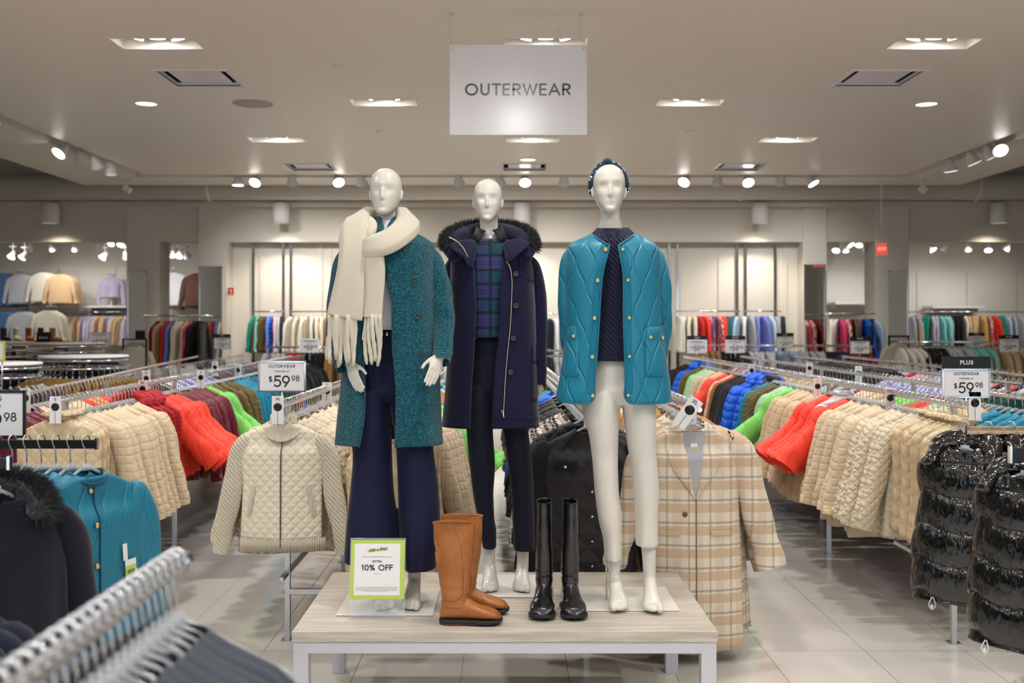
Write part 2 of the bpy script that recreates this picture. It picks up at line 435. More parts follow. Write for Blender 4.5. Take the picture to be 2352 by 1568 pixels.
CEIL = mat('ceiling_paint', srgb(238, 230, 218), .42, spec=.35)
# ceiling slab with openings
holes = []
for gx, gy in GRID:
    holes.append((gx-.30, gx+.30, gy-.14, gy+.14))
AC = [(-2.58, 8.80), (3.13, 8.80), (-2.58, 13.75), (.24, 13.75), (3.07, 13.75)]
for ax, ay in AC: holes.append((ax-.28, ax+.28, ay-.28, ay+.28))
SLOT = [(-5.2, -5.0, -4, 14.70), (5.5, 5.7, -4, 14.70), (-5.0, 5.5, 14.48, 14.70)]
holes += SLOT
def slab(x0, x1, y0, y1, z, holes):
    xs = sorted({x0, x1} | {h[0] for h in holes if x0 < h[0] < x1} | {h[1] for h in holes if x0 < h[1] < x1})
    ys = sorted({y0, y1} | {h[2] for h in holes if y0 < h[2] < y1} | {h[3] for h in holes if y0 < h[3] < y1})
    m = MB()
    for i in range(len(xs)-1):
        for j in range(len(ys)-1):
            cx, cy = (xs[i]+xs[i+1])/2, (ys[j]+ys[j+1])/2
            if any(h[0] < cx < h[1] and h[2] < cy < h[3] for h in holes): continue
            m.quad((xs[i], ys[j], z), (xs[i], ys[j+1], z), (xs[i+1], ys[j+1], z), (xs[i+1], ys[j], z))
    return m
cm = slab(-6.28, 6.74, -4, 15.52, HC, holes)
# fascia of the outer edge and the walls of the track slot
cm.quad((-6.28, -4, HC), (-6.28, 15.52, HC), (-6.28, 15.52, HC+.3), (-6.28, -4, HC+.3))
cm.quad((6.74, -4, HC), (6.74, 15.52, HC), (6.74, 15.52, HC+.3), (6.74, -4, HC+.3))
cm.quad((-6.28, 15.52, HC), (6.74, 15.52, HC), (6.74, 15.52, HC+.3), (-6.28, 15.52, HC+.3))
SD = .16
for (x0, x1, y0, y1) in SLOT:
    cm.quad((x0, y0, HC+SD), (x1, y0, HC+SD), (x1, y1, HC+SD), (x0, y1, HC+SD))
cm.quad((-5.2, -4, HC), (-5.2, 14.7, HC), (-5.2, 14.7, HC+SD), (-5.2, -4, HC+SD))
cm.quad((-5.0, -4, HC), (-5.0, 14.48, HC), (-5.0, 14.48, HC+SD), (-5.0, -4, HC+SD))
cm.quad((5.5, -4, HC), (5.5, 14.48, HC), (5.5, 14.48, HC+SD), (5.5, -4, HC+SD))
cm.quad((5.7, -4, HC), (5.7, 14.7, HC), (5.7, 14.7, HC+SD), (5.7, -4, HC+SD))
cm.quad((-5.0, 14.48, HC), (5.5, 14.48, HC), (5.5, 14.48, HC+SD), (-5.0, 14.48, HC+SD))
cm.quad((-5.2, 14.7, HC), (5.7, 14.7, HC), (5.7, 14.7, HC+SD), (-5.2, 14.7, HC+SD))
struct('ceiling', cm, CEIL)
DARKCEIL = mat('upper_ceiling_paint', srgb(178, 170, 156), .8)
up = MB().span(-10, 11, -4, 20.6, 4.75, 4.85)
struct('ceiling_upper', up, DARKCEIL)
BEAM = mat('bulkhead_paint', srgb(222, 215, 203), .7)
struct('wall_bulkhead', MB().span(-10, 11, 16.60, 16.85, 2.944, 4.75), BEAM)
tb = MB().span(-10, 11, 16.35, 16.60, 3.50, 3.56).span(-10, 11, 16.33, 16.36, 3.47, 3.56)
struct('trim_1', tb, BEAM)
struct('wall_left', MB().span(-10.1, -10, -4, 20.6, 0, 4.85), PLASTER)
struct('wall_right', MB().span(11, 11.1, -4, 20.6, 0, 4.85), PLASTER)
struct('wall_front', MB().span(-10, -6, -4.1, -4, 0, 4.85).span(6.5, 11, -4.1, -4, 0, 4.85).span(-6, 6.5, -4.1, -4, 0, .15).span(-6, 6.5, -4.1, -4, 3.1, 4.85), PLASTER)
wf_ = MB()
for k in range(6): wf_.span(-6+2.5*k-.03, -6+2.5*k+.03, -4.1, -4.0, .15, 3.1)
struct('window_1', wf_, LAMPBODY)
struct('window_2', MB().span(-6, 6.5, -4.055, -4.05, .15, 3.1), mat('window_pane', (.95, .98, 1, 1), .05, alpha=.08))
bw = MB().span(-10, 11, 20.5, 20.6, 0, 4.85)
struct('wall_back', bw, PLASTER)
struct('wall_centre', MB().span(-4.42, 4.80, 16.88, 17.0, 0, 2.96), PLASTER)
struct('ceiling_recess_left', MB().span(-10, -4.42, 16.85, 20.5, 3.22, 3.3), CEIL)
struct('ceiling_recess_right', MB().span(4.8, 11, 16.85, 20.5, 3.22, 3.3), CEIL)
# wall panels with joints in the recesses
pm = MB()
for k in range(5): pm.span(-9.9+k*1.13, -9.9+k*1.13+1.12, 20.46, 20.5, .3, 2.75)
struct('wall_panelling_left', pm, PLASTER, bevel=.004)
pm = MB()
for k in range(6): pm.span(5.1+k*.98, 5.1+k*.98+.97, 20.46, 20.5, .3, 2.66)
struct('wall_panelling_right', pm, PLASTER, bevel=.004)
# shallow vertical ribs on the centre wall
pm = MB()
for x in (-4.1, -3.95, -3.0, -2.85, 1.9, 4.35, 4.50, 3.45): pm.span(x-.03, x+.03, 16.86, 16.88, 0, 2.94)
struct('trim_2', pm, PLASTER)
MIRROR = mat('mirror_glass', (.78, .81, .82, 1), .03, metal=1)
def pillar(name, x0, x1, y0, y1, z=4.75):
    return struct(name, MB().span(x0, x1, y0, y1, 0, z), PLASTER, bevel=.01)
pillar('pillar', -4.88, -4.42, 16.55, 17.05); pillar('pillar', 4.70, 5.08, 16.55, 17.05)
pillar('pillar', -6.02, -5.50, 16.56, 17.08); pillar('pillar', 5.85, 6.38, 16.56, 17.08)
def wall_mirror(x0, x1, y, z0, z1, label):
    r = empty('wall_mirror', ((x0+x1)/2, y, z0))
    tag(r, label, 'mirror')
    a = MB().span(x0+.015, x1-.015, y-.012, y-.002, z0+.015, z1-.015).build('mirror_pane', MIRROR, None, False); a.parent = r; a.matrix_parent_inverse = Matrix.Translation(-r.location)
    f = MB()
    for b in ((x0, x0+.018, z0, z1), (x1-.018, x1, z0, z1), (x0, x1, z0, z0+.018), (x0, x1, z1-.018, z1)):
        f.span(b[0], b[1], y-.02, y, b[2], b[3])
    a = f.build('frame', CHROME, None, False); a.parent = r; a.matrix_parent_inverse = Matrix.Translation(-r.location)
wall_mirror(-6.01, -5.70, 16.555, .35, 2.47, 'tall chrome framed mirror on the pillar farthest left in the photo')
wall_mirror(-4.87, -4.50, 16.545, .35, 2.55, 'tall mirror on the pillar beside the red fire sign')
wall_mirror(4.71, 5.05, 16.545, .35, 2.58, 'tall mirror on the right end of the cream centre wall')
wall_mirror(6.05, 6.37, 16.555, .35, 2.48, 'tall mirror on the pillar below the hanging red exit sign')

# ------------------------------------------------------------------ round duct with its joints
r = empty('air_duct', (0, 16.0, 3.74)); tag(r, 'large cream painted round air duct running above the bulkhead', 'duct')
d = MB().lathe([(.205, -10), (.205, 11)], n=32, axis='x'); d.build('duct_pipe', BEAM, r)
for X in (-7.9, -4.55, -1.66, 3.6, 7.2):
    MB().lathe([(.212, X-.03), (.222, X), (.212, X+.03)], n=32, axis='x').build('duct_joint', BEAM, r)

# ------------------------------------------------------------------ ceiling fixtures
FIXBOX = mat('fixture_inner', srgb(226, 220, 206), .5)
def triple(gx, gy, label, vis):
    r = empty('recessed_downlight', (gx, gy, HC))
    tag(r, label, 'ceiling light', 'recessed downlights with three lamps each' if vis else 'recessed downlights over the front of the shop')
    b = MB(); x0, x1, y0, y1, z = -.30, .30, -.14, .14, .13
    b.quad((x0, y0, z), (x1, y0, z), (x1, y1, z), (x0, y1, z))
    for (p, q) in (((x0, y0), (x1, y0)), ((x1, y0), (x1, y1)), ((x1, y1), (x0, y1)), ((x0, y1), (x0, y0))):
        b.quad((p[0], p[1], 0), (q[0], q[1], 0), (q[0], q[1], z), (p[0], p[1], z))
    b.build('housing', FIXBOX, r, False)
    t = MB(); e = .014
    for q in ((x0-e, x1+e, y0-e, y0), (x0-e, x1+e, y1, y1+e), (x0-e, x0, y0, y1), (x1, x1+e, y0, y1)): t.span(q[0], q[1], q[2], q[3], -.004, 0)
    t.build('trim_frame', LAMPBODY, r, False)
    for i, dx in enumerate((-.17, 0, .17)):
        rot = Matrix.Rotation(-(i-1)*.25, 3, 'Y') @ Matrix.Rotation(.15, 3, 'X')
        sp = MB().lathe([(.03, .10), (.058, .05), (.062, .035)], (dx, 0, .0), 20, rot=rot)
        h = sp.build('lamp_head', LAMPBODY, r)
        g = MB().lathe([(.0, .033), (.057, .033), (.057, .036)], (dx, 0, 0), 20, rot=rot); g.build('lamp_lens', LAMP, h)
names = {(-2.57, 7.7): 'recessed triple downlight nearest above the left of the room', (.29, 7.7): 'recessed triple downlight half hidden by the top of the hanging sign',
         (3.15, 7.7): 'recessed triple downlight nearest above the right of the room', (-1.14, 9.74): 'recessed triple downlight left of the hanging white sign',
         (1.71, 9.74): 'recessed triple downlight right of the hanging white sign', (-2.57, 11.7): 'far recessed triple downlight above the black round speaker side, left',
         (.29, 11.7): 'recessed triple downlight just under the hanging white sign', (3.15, 11.7): 'far recessed triple downlight on the right of the ceiling'}
names[(-2.57, 11.7)] = 'far recessed triple downlight on the left of the ceiling'
for gx, gy in GRID:
    if (gx, gy) in VISIBLE_GRID: triple(gx, gy, names[(gx, gy)], True)
    else:
        triple(gx, gy, 'recessed triple downlight in the ceiling above the camera', False)
ACM = mat('diffuser_metal', srgb(232, 228, 232), .25, spec=.8); DARK = mat('dark_gap', srgb(30, 28, 28), .8)
acl = ['square air diffuser nearest on the left of the ceiling', 'square air diffuser nearest on the right of the ceiling', 'far square air diffuser above the leftmost mannequin side',
       'far square air diffuser above the middle mannequin', 'far square air diffuser right of the rightmost mannequin']
for (ax, ay), lb in zip(AC, acl):
    r = empty('air_diffuser', (ax, ay, HC)); tag(r, lb, 'air vent', 'square air diffusers in the ceiling')
    f = MB(); e = .28
    for (i0, i1, z0, z1) in ((.31, .29, 0, -.012), (.29, .25, -.012, .02), ):
        pass
    rings = [[(sx*k, sy*k, z) for sx, sy in ((-1, -1), (1, -1), (1, 1), (-1, 1))] for k, z in ((.315, 0), (.31, -.012), (.285, -.008), (.272, .03))]
    f.loft(rings, True, False, False).build('frame', ACM, r, False)
    rings = [[(sx*k, sy*k, z) for sx, sy in ((-1, -1), (1, -1), (1, 1), (-1, 1))] for k, z in ((.279, 0), (.279, .12))]
    MB().loft(rings, True, False, True).build('duct_opening', DARK, r, False)
    MB().box((0, 0, .022), (.43, .43, .012)).build('plate', ACM, r, False, bevel=.004)
for x, y, lb in ((-3.37, 9.78, 'round glowing downlight left of the round ceiling speaker'), (3.94, 9.8, 'round glowing downlight on the right side of the ceiling'), (.27, 13.1, 'round glowing downlight above the middle mannequin')):
    r = empty('round_downlight', (x, y, HC)); tag(r, lb, 'ceiling light', 'round ceiling downlights')
    MB().lathe([(.115, 0), (.115, -.006), (.098, -.010), (.098, .0)], n=32).build('trim_ring', LAMPBODY, r)
    MB().disc((0, 0, -.004), .098, 32, flip=True).build('lens', mat('round_lens', (1, .95, .82, 1), .5, emit=1.7), r)
r = empty('ceiling_speaker', (-2.37, 9.78, HC)); tag(r, 'round grey ceiling speaker grille between two downlights', 'speaker')
MB().lathe([(.185, 0), (.185, -.008), (.17, -.012), (0, -.012)], n=40).build('grille', mat('grille_grey', srgb(176, 166, 158), .6), r)
MB().lathe([(.192, 0), (.192, -.006), (.184, -.006), (.184, 0)], n=40).build('rim', LAMPBODY, r)
for i, (x, y) in enumerate(((-1.35, 8.38), (2.0, 8.40), (-1.36, 11.2), (1.96, 11.2), (.32, 7.25), (-4.05, 11.2), (4.6, 11.3), (-4.7, 13.9), (5.1, 14.1))):
    r = tag(MB().lathe([(.045, 0), (.045, -.006), (.035, -.014), (0, -.014)], n=20).build('sprinkler_cover', LAMPBODY, None),
        ['small round ceiling cap left of the hanging sign', 'small round ceiling cap right of the hanging sign', 'small round ceiling cap below left of the hanging sign', 'small round ceiling cap below right of the hanging sign',
         'small ceiling cap between the wires of the hanging sign', 'small round ceiling cap beside the left track lights', 'small round ceiling cap beside the right track lights', 'small ceiling cap at the far left corner', 'small ceiling cap at the far right corner'][i], 'sprinkler cap', 'round ceiling caps')
    r.location = (x, y, HC)
# track heads
def head_mb(aim):
    """white track spot: arm + bell + lens; origin at the track"""
    d = Vector(aim).normalized(); q = Vector((0, 0, -1)).rotation_difference(d).to_matrix()
    return d, q
def track_head(loc, aim, label, group, s=1.0):
    d, q = head_mb(aim)
    r = empty('track_spotlight', loc); tag(r, label, 'track light', group); r.scale = (s, s, s)
    MB().tube([(0, 0, 0), (0, 0, -.10)], .012, 10).box((0, 0, -.01), (.12, .035, .025)).build('arm', LAMPBODY, r)
    c = Vector((0, 0, -.13))
    pr = [(.0, .055), (.028, .05), (.036, .02), (.055, -.045), (.067, -.075), (.067, -.085)]
    h = MB().lathe(pr, c, 24, rot=q).build('shade', LAMPBODY, r)
    MB().lathe([(0, -.086), (.063, -.086), (.063, -.080)], c, 24, rot=q).build('lens', LAMP, h)
    return r, Vector(loc)+(c+q @ Vector((0, 0, -.1)))*s
ZT = HC+SD
track_rail = MB().span(-5.115, -5.085, -3.9, 14.6, ZT-.03, ZT); r = tag(track_rail.build('lighting_track', LAMPBODY, None, False), 'white lighting track inside the left ceiling slot', 'lighting track')
r = tag(MB().span(5.585, 5.615, -3.9, 14.6, ZT-.03, ZT).build('lighting_track', LAMPBODY, None, False), 'white lighting track inside the right ceiling slot', 'lighting track')
r = tag(MB().span(-4.95, 5.45, 14.575, 14.605, ZT-.03, ZT).build('lighting_track', LAMPBODY, None, False), 'white lighting track inside the far ceiling slot', 'lighting track')
ordl = ['nearest', 'second nearest', 'third nearest', 'second farthest', 'farthest']
for i, (x, D) in enumerate(((0, 10.25), (148, 12.05), (182, 12.5), (215, 12.95), (252, 13.45))):
    tg = [(.5, .1, -1), (-.5, -.8, -1), (.2, .6, -1), (.15, .7, -1), (0, .3, -1)][i]
    track_head((-5.1, D, ZT-.03), tg, '%s track spotlight in the left ceiling slot' % ordl[i], 'track spotlights in the left slot', 1.25)
for i, (x, D) in enumerate(((2180, 13.2), (2220, 12.6), (2262, 12.15), (2277, 11.9))):
    tg = [(.2, .1, -1), (.5, 0, -1), (.6, 0, -1), (-.1, -1.1, -1)][i]
    track_head((5.6, D, ZT-.03), tg, '%s track spotlight in the right ceiling slot' % ['farthest', 'second farthest', 'second nearest', 'nearest'][i], 'track spotlights in the right slot', 1.25)
fx = [545, 589, 668, 774, 827, 1052, 1146, 1206, 1296, 1388, 1577, 1651, 1718, 1797, 1862]
aims = [(0, 0, -1), (-.2, -.9, -1), (0, .8, -1), (.4, -.9, -1), (.3, .7, -1), (.2, .6, -1), (.3, .6, -1), (0, -.9, -1), (0, .7, -1), (-.3, -.5, -1), (-.6, -.9, -1), (0, .6, -1), (0, -.9, -1), (0, .5, -1), (.5, -.4, -1)]
fl = ['first', 'second', 'third', 'fourth', 'fifth', 'sixth', 'seventh', 'eighth', 'ninth', 'tenth', 'eleventh', 'twelfth', 'thirteenth', 'fourteenth', 'fifteenth']
for i, (x, a) in enumerate(zip(fx, aims)):
    X = (x-CX)/F*14.55
    r, p = track_head((X, 14.59, ZT-.03), a, '%s track spotlight from the left along the far ceiling slot' % fl[i], 'track spotlights in the far slot', 1.2)
    if i % 2 == 0:
        spot(p, (X+.3, 16.9, 1.3), 95, 95, .06, .9)
# cylinder lamps under the bulkhead edge
for i, x in enumerate((116, 645, 1199, 1746, 2294)):
    X = (x-CX)/F*16.2
    r = empty('cylinder_downlight', (X, 16.2, 3.51)); tag(r, 'white cylinder lamp in front of the bulkhead, %s from the left' % ['first', 'second', 'third', 'fourth', 'fifth'][i], 'pendant lamp', 'cylinder lamps along the bulkhead')
    MB().lathe([(.0, .0), (.122, 0), (.128, -.006), (.128, -.31), (.118, -.31), (.112, -.25)], n=32).build('housing', LAMPBODY, r)
    MB().disc((0, 0, -.285), .116, 32, flip=True).build('lens', mat('cyl_lens', (1, .9, .72, 1), .5, emit=2.2), r)
    MB().tube([(0, 0, .03), (0, 0, 0)], .02, 10).build('stem', LAMPBODY, r)
    spot((X, 16.25, 3.17), (X, 16.5, 0), 55, 125, .08, .7, (1, .88, .72))
# lamps inside the recesses
RL = [(30, 590, 18.2), (68, 573, 19.2), (118, 573, 19.2), (57, 592, 18.0), (170, 573, 19.2), (224, 573, 19.2), (241, 592, 18.0), (287, 592, 18.0), (258, 560, 17.5), (281, 562, 17.5),
      (385, 585, 18.5), (397, 587, 18.6), (413, 588, 18.4), (427, 590, 18.3)]
RR = [(1922, 575, 19.2), (1930, 565, 18.6), (1943, 575, 19.2), (1948, 563, 18.3), (1974, 563, 18.2), (1990, 574, 19.1), (2137, 574, 19.0), (2174, 574, 19.0), (2222, 573, 19.0), (2270, 574, 19.0), (2316, 572, 19.0)]
for side, lst in (('left', RL), ('right', RR)):
    for i, (x, y, D) in enumerate(lst):
        q = px(x, y, D); tp = 3.22
        r, p = track_head((q.x, D, tp), (random.uniform(-.6, .6), .7 if i % 3 else -.6, -1), 'small white track spotlight in the %s back room, %s from the left' % (side, fl[i]), 'track spotlights in the %s back room' % side, 1.0)
        r.location.z = q.z+.19; MB().tube([(0, 0, 0), (0, 0, max(tp-q.z-.19, .01))], .01, 8).build('stem', LAMPBODY, r)
        if i % 2 == 0: spot((q.x, D-.2, q.z), (q.x, 20.5, 1.5), 20, 100, .06, .9)
for X in (-8.5, -6.2): spot((X, 17.5, 3.1), (X, 19.5, .8), 26, 120, .1, .9)
for X in (6.2, 8.8): spot((X, 17.5, 3.1), (X, 19.5, .8), 26, 120, .1, .9)
for x, lb in ((292, 'small white security camera under the far left ceiling corner'), (2120, 'small white security camera under the far right ceiling corner')):
    q = px(x, 428, 14.9); r = empty('security_camera', (q.x, 14.9, HC)); tag(r, lb, 'security camera')
    MB().tube([(0, 0, 0), (0, 0, -.10)], .012, 8).box((0, 0, -.01), (.1, .05, .02)).build('mount', LAMPBODY, r)
    MB().box((0, 0, -.14), (.11, .1, .08), Matrix.Rotation(.6, 3, 'Y')).build('camera_body', LAMPBODY, r, False, bevel=.006)

# ------------------------------------------------------------------ hanging sign
def letters(mb, parent, m, loc, name='lettering'):
    o = mb.build(name, m, parent, False); o.location = loc; return o
D = 6.96
s0, s1 = px(1033, 103, D), px(1348, 310, D)
SIGNW = mat('glossy_sign_white', srgb(232, 228, 232), .22, spec=.6)
r = empty('hanging_sign', ((s0.x+s1.x)/2, D, s1.z)); tag(r, 'white rectangular hanging sign reading OUTERWEAR in dark capitals', 'sign')
W, Hh = s1.x-s0.x, s0.z-s1.z
MB().span(-W/2, W/2, -.004, .004, 0, Hh).build('sign_panel', SIGNW, r, False, bevel=.0015)
t = text_mb('OUTERWEAR', .078, .16, .2)
k = .70/(max(v[0] for v in t.v)-min(v[0] for v in t.v)); t = text_mb('OUTERWEAR', .082, .16, .2); wd = max(v[0] for v in t.v)-min(v[0] for v in t.v)
t.xform(Matrix.Diagonal((.705/wd, 1, 1, 1))); letters(t, r, mat('sign_ink', srgb(38, 40, 66), .2, spec=.8), (0, -.0045, Hh*.5-.039))
for sx in (-1, 1):
    X = sx*(W/2-.022); top = HC-s1.z
    hk = []
    z0, z1 = Hh+.03, Hh+.19
    pts = [(X, 0, z0+.012)]+[(X-.010+.012*math.cos(a), 0, z0-.0+.012*math.sin(a)-.0) for a in [0, -.8, -1.6, -2.4, -3.14]]+[(X-.022, 0, z0+.01), (X-.022, 0, z1)]+[(X-.010+.012*math.cos(a), 0, z1+.012*math.sin(a)) for a in [3.14, 2.4, 1.6, .8, 0]]
    MB().tube(crpath(pts, 40), .0016, 6).build('wire_hook', STEEL, r)
    MB().tube([(X-.01, 0, z1+.012), (X-.01, 0, top)], .003, 8).disc((X-.01, 0, top-.003), .014, 12, flip=True).build('ceiling_pin', STEEL, r)
    MB().tube(crpath([(X, 0, Hh-.02), (X-.006, -.002, Hh+.006), (X-.004, 0, z0-.01)], 8), .001, 5).build('line', CLEAR, r)
    MB().lathe([(0, -.010), (.006, -.008), (.008, -.004)], (X, 0, Hh-.022), 12, axis='y').build('eyelet', CHROME, r)
# ------------------------------------------------------------------ display table
TW = 1.17; TZ = H-TW                 # eye height over the table top, table top height
WOOD = mat('pale_wood_laminate', srgb(190, 180, 166), .42)
def wood_nodes():
    N = Nd(WOOD); vec, x, y, z = N.coords()
    mp = N.new('ShaderNodeMapping'); N.l.new(vec, mp.inputs[0]); mp.inputs['Scale'].default_value = (1.2, 14, 14)
    n = N.noise(mp.outputs[0], 3, 5, .6)
    base(WOOD, N.mix(N.smooth(n, .3, .7), srgb(180, 168, 154), srgb(206, 197, 184)))
    bump(WOOD, n, .1, .001)
wood_nodes()
tx0, tx1, ty0, ty1 = (670-CX)/F*3.98, (1649-CX)/F*3.98, 3.98, 4.94
tr = empty('display_table', ((tx0+tx1)/2, (ty0+ty1)/2, 0)); tag(tr, 'low display table with pale wood grain top and white metal frame', 'table')
cx_, cy_ = tr.location.x, tr.location.y; hw, hd = (tx1-tx0)/2, (ty1-ty0)/2
MB().span(-hw, hw, -hd, hd, TZ-.040, TZ).build('tabletop', WOOD, tr, False, bevel=.0015)
f = MB(); e = .058; zt, zb = TZ-.042, TZ-.085
f.span(-hw+e, hw-e, -hd+.006, -hd+.006+.035, zb, zt).span(-hw+e, hw-e, hd-.041, hd-.006, zb, zt).span(-hw+.004, -hw+.04, -hd+e, hd-e, zb, zt).span(hw-.04, hw-.004, -hd+e, hd-e, zb, zt)
f.build('frame', WHITE_METAL, tr, False, bevel=.002)
for sx in (-1, 1):
    for sy in (-1, 1):
        MB().span(sx*(hw-.004), sx*(hw-.062), sy*(hd-.006), sy*(hd-.062), 0, TZ-.041).build('leg', WHITE_METAL, tr, False, bevel=.002)

# ------------------------------------------------------------------ mannequins
MANQ = mat('mannequin_gloss_white', srgb(216, 210, 199), .3, spec=.5, coat=.3)
def head_rings(h, c, yaw=0, tilt=0, n=64, m=60):
    """head with face; c = chin-level centre on the ear axis, h = head height"""
    zs = [0, .03, .08, .15, .25, .4, .6, .75, .86, .94, .985, 1.0]
    wx = [.05, .11, .155, .20, .25, .295, .318, .305, .258, .18, .09, .004]
    fy = [.35, .385, .40, .405, .41, .415, .41, .385, .33, .235, .13, .01]     # front reach
    by = [-.20, -.10, .02, .16, .28, .40, .45, .44, .385, .28, .15, .01]        # back reach
    rings = []
    for i in range(m):
        z = 1-(1-i/(m-1))**1.0
        w_ = hermite(zs, wx, z); f_ = hermite(zs, fy, z); b_ = hermite(zs, by, z)
        cy = (b_-f_)/2; ry = (b_+f_)/2; ring = []
        for j in range(n):
            a = 2*PI*j/n; x = w_*spow(math.sin(a), .92); y = cy-ry*spow(math.cos(a), .85); 
            if math.cos(a) > 0:
                k = math.cos(a)
                g = lambda x0, z0, sx, sz: math.exp(-((abs(x)-x0)/sx)**2-((z-z0)/sz)**2)
                y -= .050*math.exp(-(x/.036)**2)*math.exp(-((z-.355)/.055)**2)            # nose tip
                y -= .052*math.exp(-(x/.030)**2)*math.exp(-((z-.46)/.11)**2)               # bridge
                y -= .02*math.exp(-(x/.055)**2)*math.exp(-((z-.33)/.03)**2)
                y += .044*g(.135, .51, .095, .080)                                          # eye sockets
                y += .012*g(.0, .56, .06, .04)
                y -= .010*g(.14, .64, .15, .05)                                              # brow
                y -= .020*g(0, .225, .075, .018) - .016*math.exp(-(x/.08)**2-((z-.207)/.009)**2) + .010*g(0, .185, .06, .018)
                y += .006*g(0, .275, .05, .02)+.016*g(0, .145, .07, .025)
                y -= .03*g(0, .07, .08, .05)
                y += .014*g(.23, .30, .08, .10)
            ring.append(Vector((x, y, z))*h)
        rings.append(ring)
    M = Matrix.Translation(c) @ Matrix.Rotation(yaw, 4, 'Z') @ Matrix.Rotation(tilt, 4, 'X')
    mb = MB().loft(rings)
    # ears
    for sx in (-1, 1):
        e = MB(); rr = []
        for i in range(9):
            t = -1+2*i/8; q = math.sqrt(max(0, 1-t*t*.96)); rr.append([Vector((sx*(.318+.03*(.4+t*.4))*1+sx*.026*q*math.cos(a), .03+.012*t+.05*q*math.sin(a), .44+.115*t))*h for a in [2*PI*j/12 for j in range(12)]])
        mb.loft(rr)
    return mb.xform(M)
def hand_mb(s=1.0, spread=.05, curl=.25, thumb=.5):
    """fingers to -Z, back of the hand to -Y, thumb on the -X side; origin at the wrist"""
    m = MB()
    m.loft([[Vector((cx+rx*math.cos(a), cy+ry*math.sin(a), z)) for a in [2*PI*j/20 for j in range(20)]] for z, cx, rx, cy, ry in
            ((.03, 0, .021, 0, .018), (.0, 0, .022, 0, .017), (-.025, -.001, .028, 0, .0165), (-.055, -.001, .036, 0, .015), (-.078, .001, .037, .001, .0125), (-.092, .002, .033, .002, .009))])
    for i, (bx, L, ang) in enumerate(((-.026, .072, -.5), (-.009, .082, -.1), (.009, .077, .25), (.026, .060, .7))):
        a = ang*spread*2; c = curl*(1+.12*i)
        p0 = Vector((bx*.8, 0, -.07)); p1 = Vector((bx, 0, -.088))
        d = Vector((math.sin(a), 0, -math.cos(a))); pts = [p0, p1]; cur = p1; th = 0
        for sgm in (.45, .32, .23):
            th += c; dd = Vector((d.x, math.sin(th)*1, d.z*math.cos(th))).normalized(); cur = cur+dd*L*sgm; pts.append(cur)
        m.tube(crpath(pts, 16), [.0085+.0006*math.sin(i_*1.1)-.0026*i_/15 for i_ in range(16)], 12)
        m.lathe([(0, .0045), (.004, .0035), (.0056, 0), (.004, -.0035), (0, -.0045)], pts[-1], 10)
    t0 = Vector((-.016, .004, -.018)); pts = [t0, Vector((-.034, .012, -.040)), Vector((-.034-.030*thumb, .022, -.066)), Vector((-.034-.045*thumb, .026, -.094))]
    m.tube(crpath(pts, 14), [.0125-.004*i_/13 for i_ in range(14)], 12)
    m.lathe([(0, .006), (.006, .003), (.0075, 0), (.005, -.005), (0, -.007)], pts[-1], 10)
    return m.xform(Matrix.Scale(s, 4))
def foot_mb(side, s=1.0):
    """raised mannequin foot pointing -Y, origin on the plate under the ankle, big toe split"""
    m = MB()
    p = crpath([(0, .005, .22), (0, .008, .14), (0, -.002, .095), (side*.002, -.035, .062), (side*.004, -.075, .036), (side*.005, -.11, .022), (side*.006, -.135, .017)], 24)
    r = [hermite([0, .25, .42, .6, .8, .93, 1], [.026, .025, .028, .033, .040, .041, .030], i/23) for i in range(24)]
    m.tube(p, r, 20, flat=[hermite([0, .45, .7, 1], [1, 1, .8, .5], i/23) for i in range(24)], normals=[(0, -.6, .8)]*24)
    m.tube(crpath([(0, .012, .10), (0, .028, .07), (0, .025, .05), (0, -.01, .05)], 8), .018, 12)
    ts = -side
    m.tube(crpath([(ts*.018, -.115, .020), (ts*.020, -.145, .016), (ts*.018, -.168, .013)], 8), [.016, .0165, .0165, .016, .015, .0135, .011, .006], 12)
    for k, (xx, yy) in enumerate(((-.004, -.160), (-.016, -.153), (-.027, -.143), (-.036, -.130))):
        m.tube(crpath([(ts*xx*.9, -.10, .020), (ts*xx, yy+.015, .014), (ts*xx, yy, .010)], 6), [.011, .011, .011, .010, .009, .005], 10)
    return m.xform(Matrix.Scale(s, 4))
def remesh_body(mb, parent, size=.0034, name='body'):
    o = mb.build(name, MANQ, None, False)
    fixnormals(o.data)
    md = o.modifiers.new('r', 'REMESH'); md.mode = 'VOXEL'; md.voxel_size = size; md.use_smooth_shade = True
    sm = o.modifiers.new('s', 'CORRECTIVE_SMOOTH'); sm.iterations = 5; sm.use_only_smooth = True; sm.factor = .5
    bpy.context.view_layer.update()
    me = bpy.data.meshes.new_from_object(o.evaluated_get(bpy.context.evaluated_depsgraph_get()))
    o.modifiers.clear(); o.data = me; me.materials.clear(); me.materials.append(MANQ); me.shade_smooth()
    o.parent = parent; o.matrix_parent_inverse = Matrix.Translation(-parent.location)
    return o
def adopt(o, root):
    o.parent = root; o.matrix_parent_inverse = Matrix.Translation(-root.location); return o

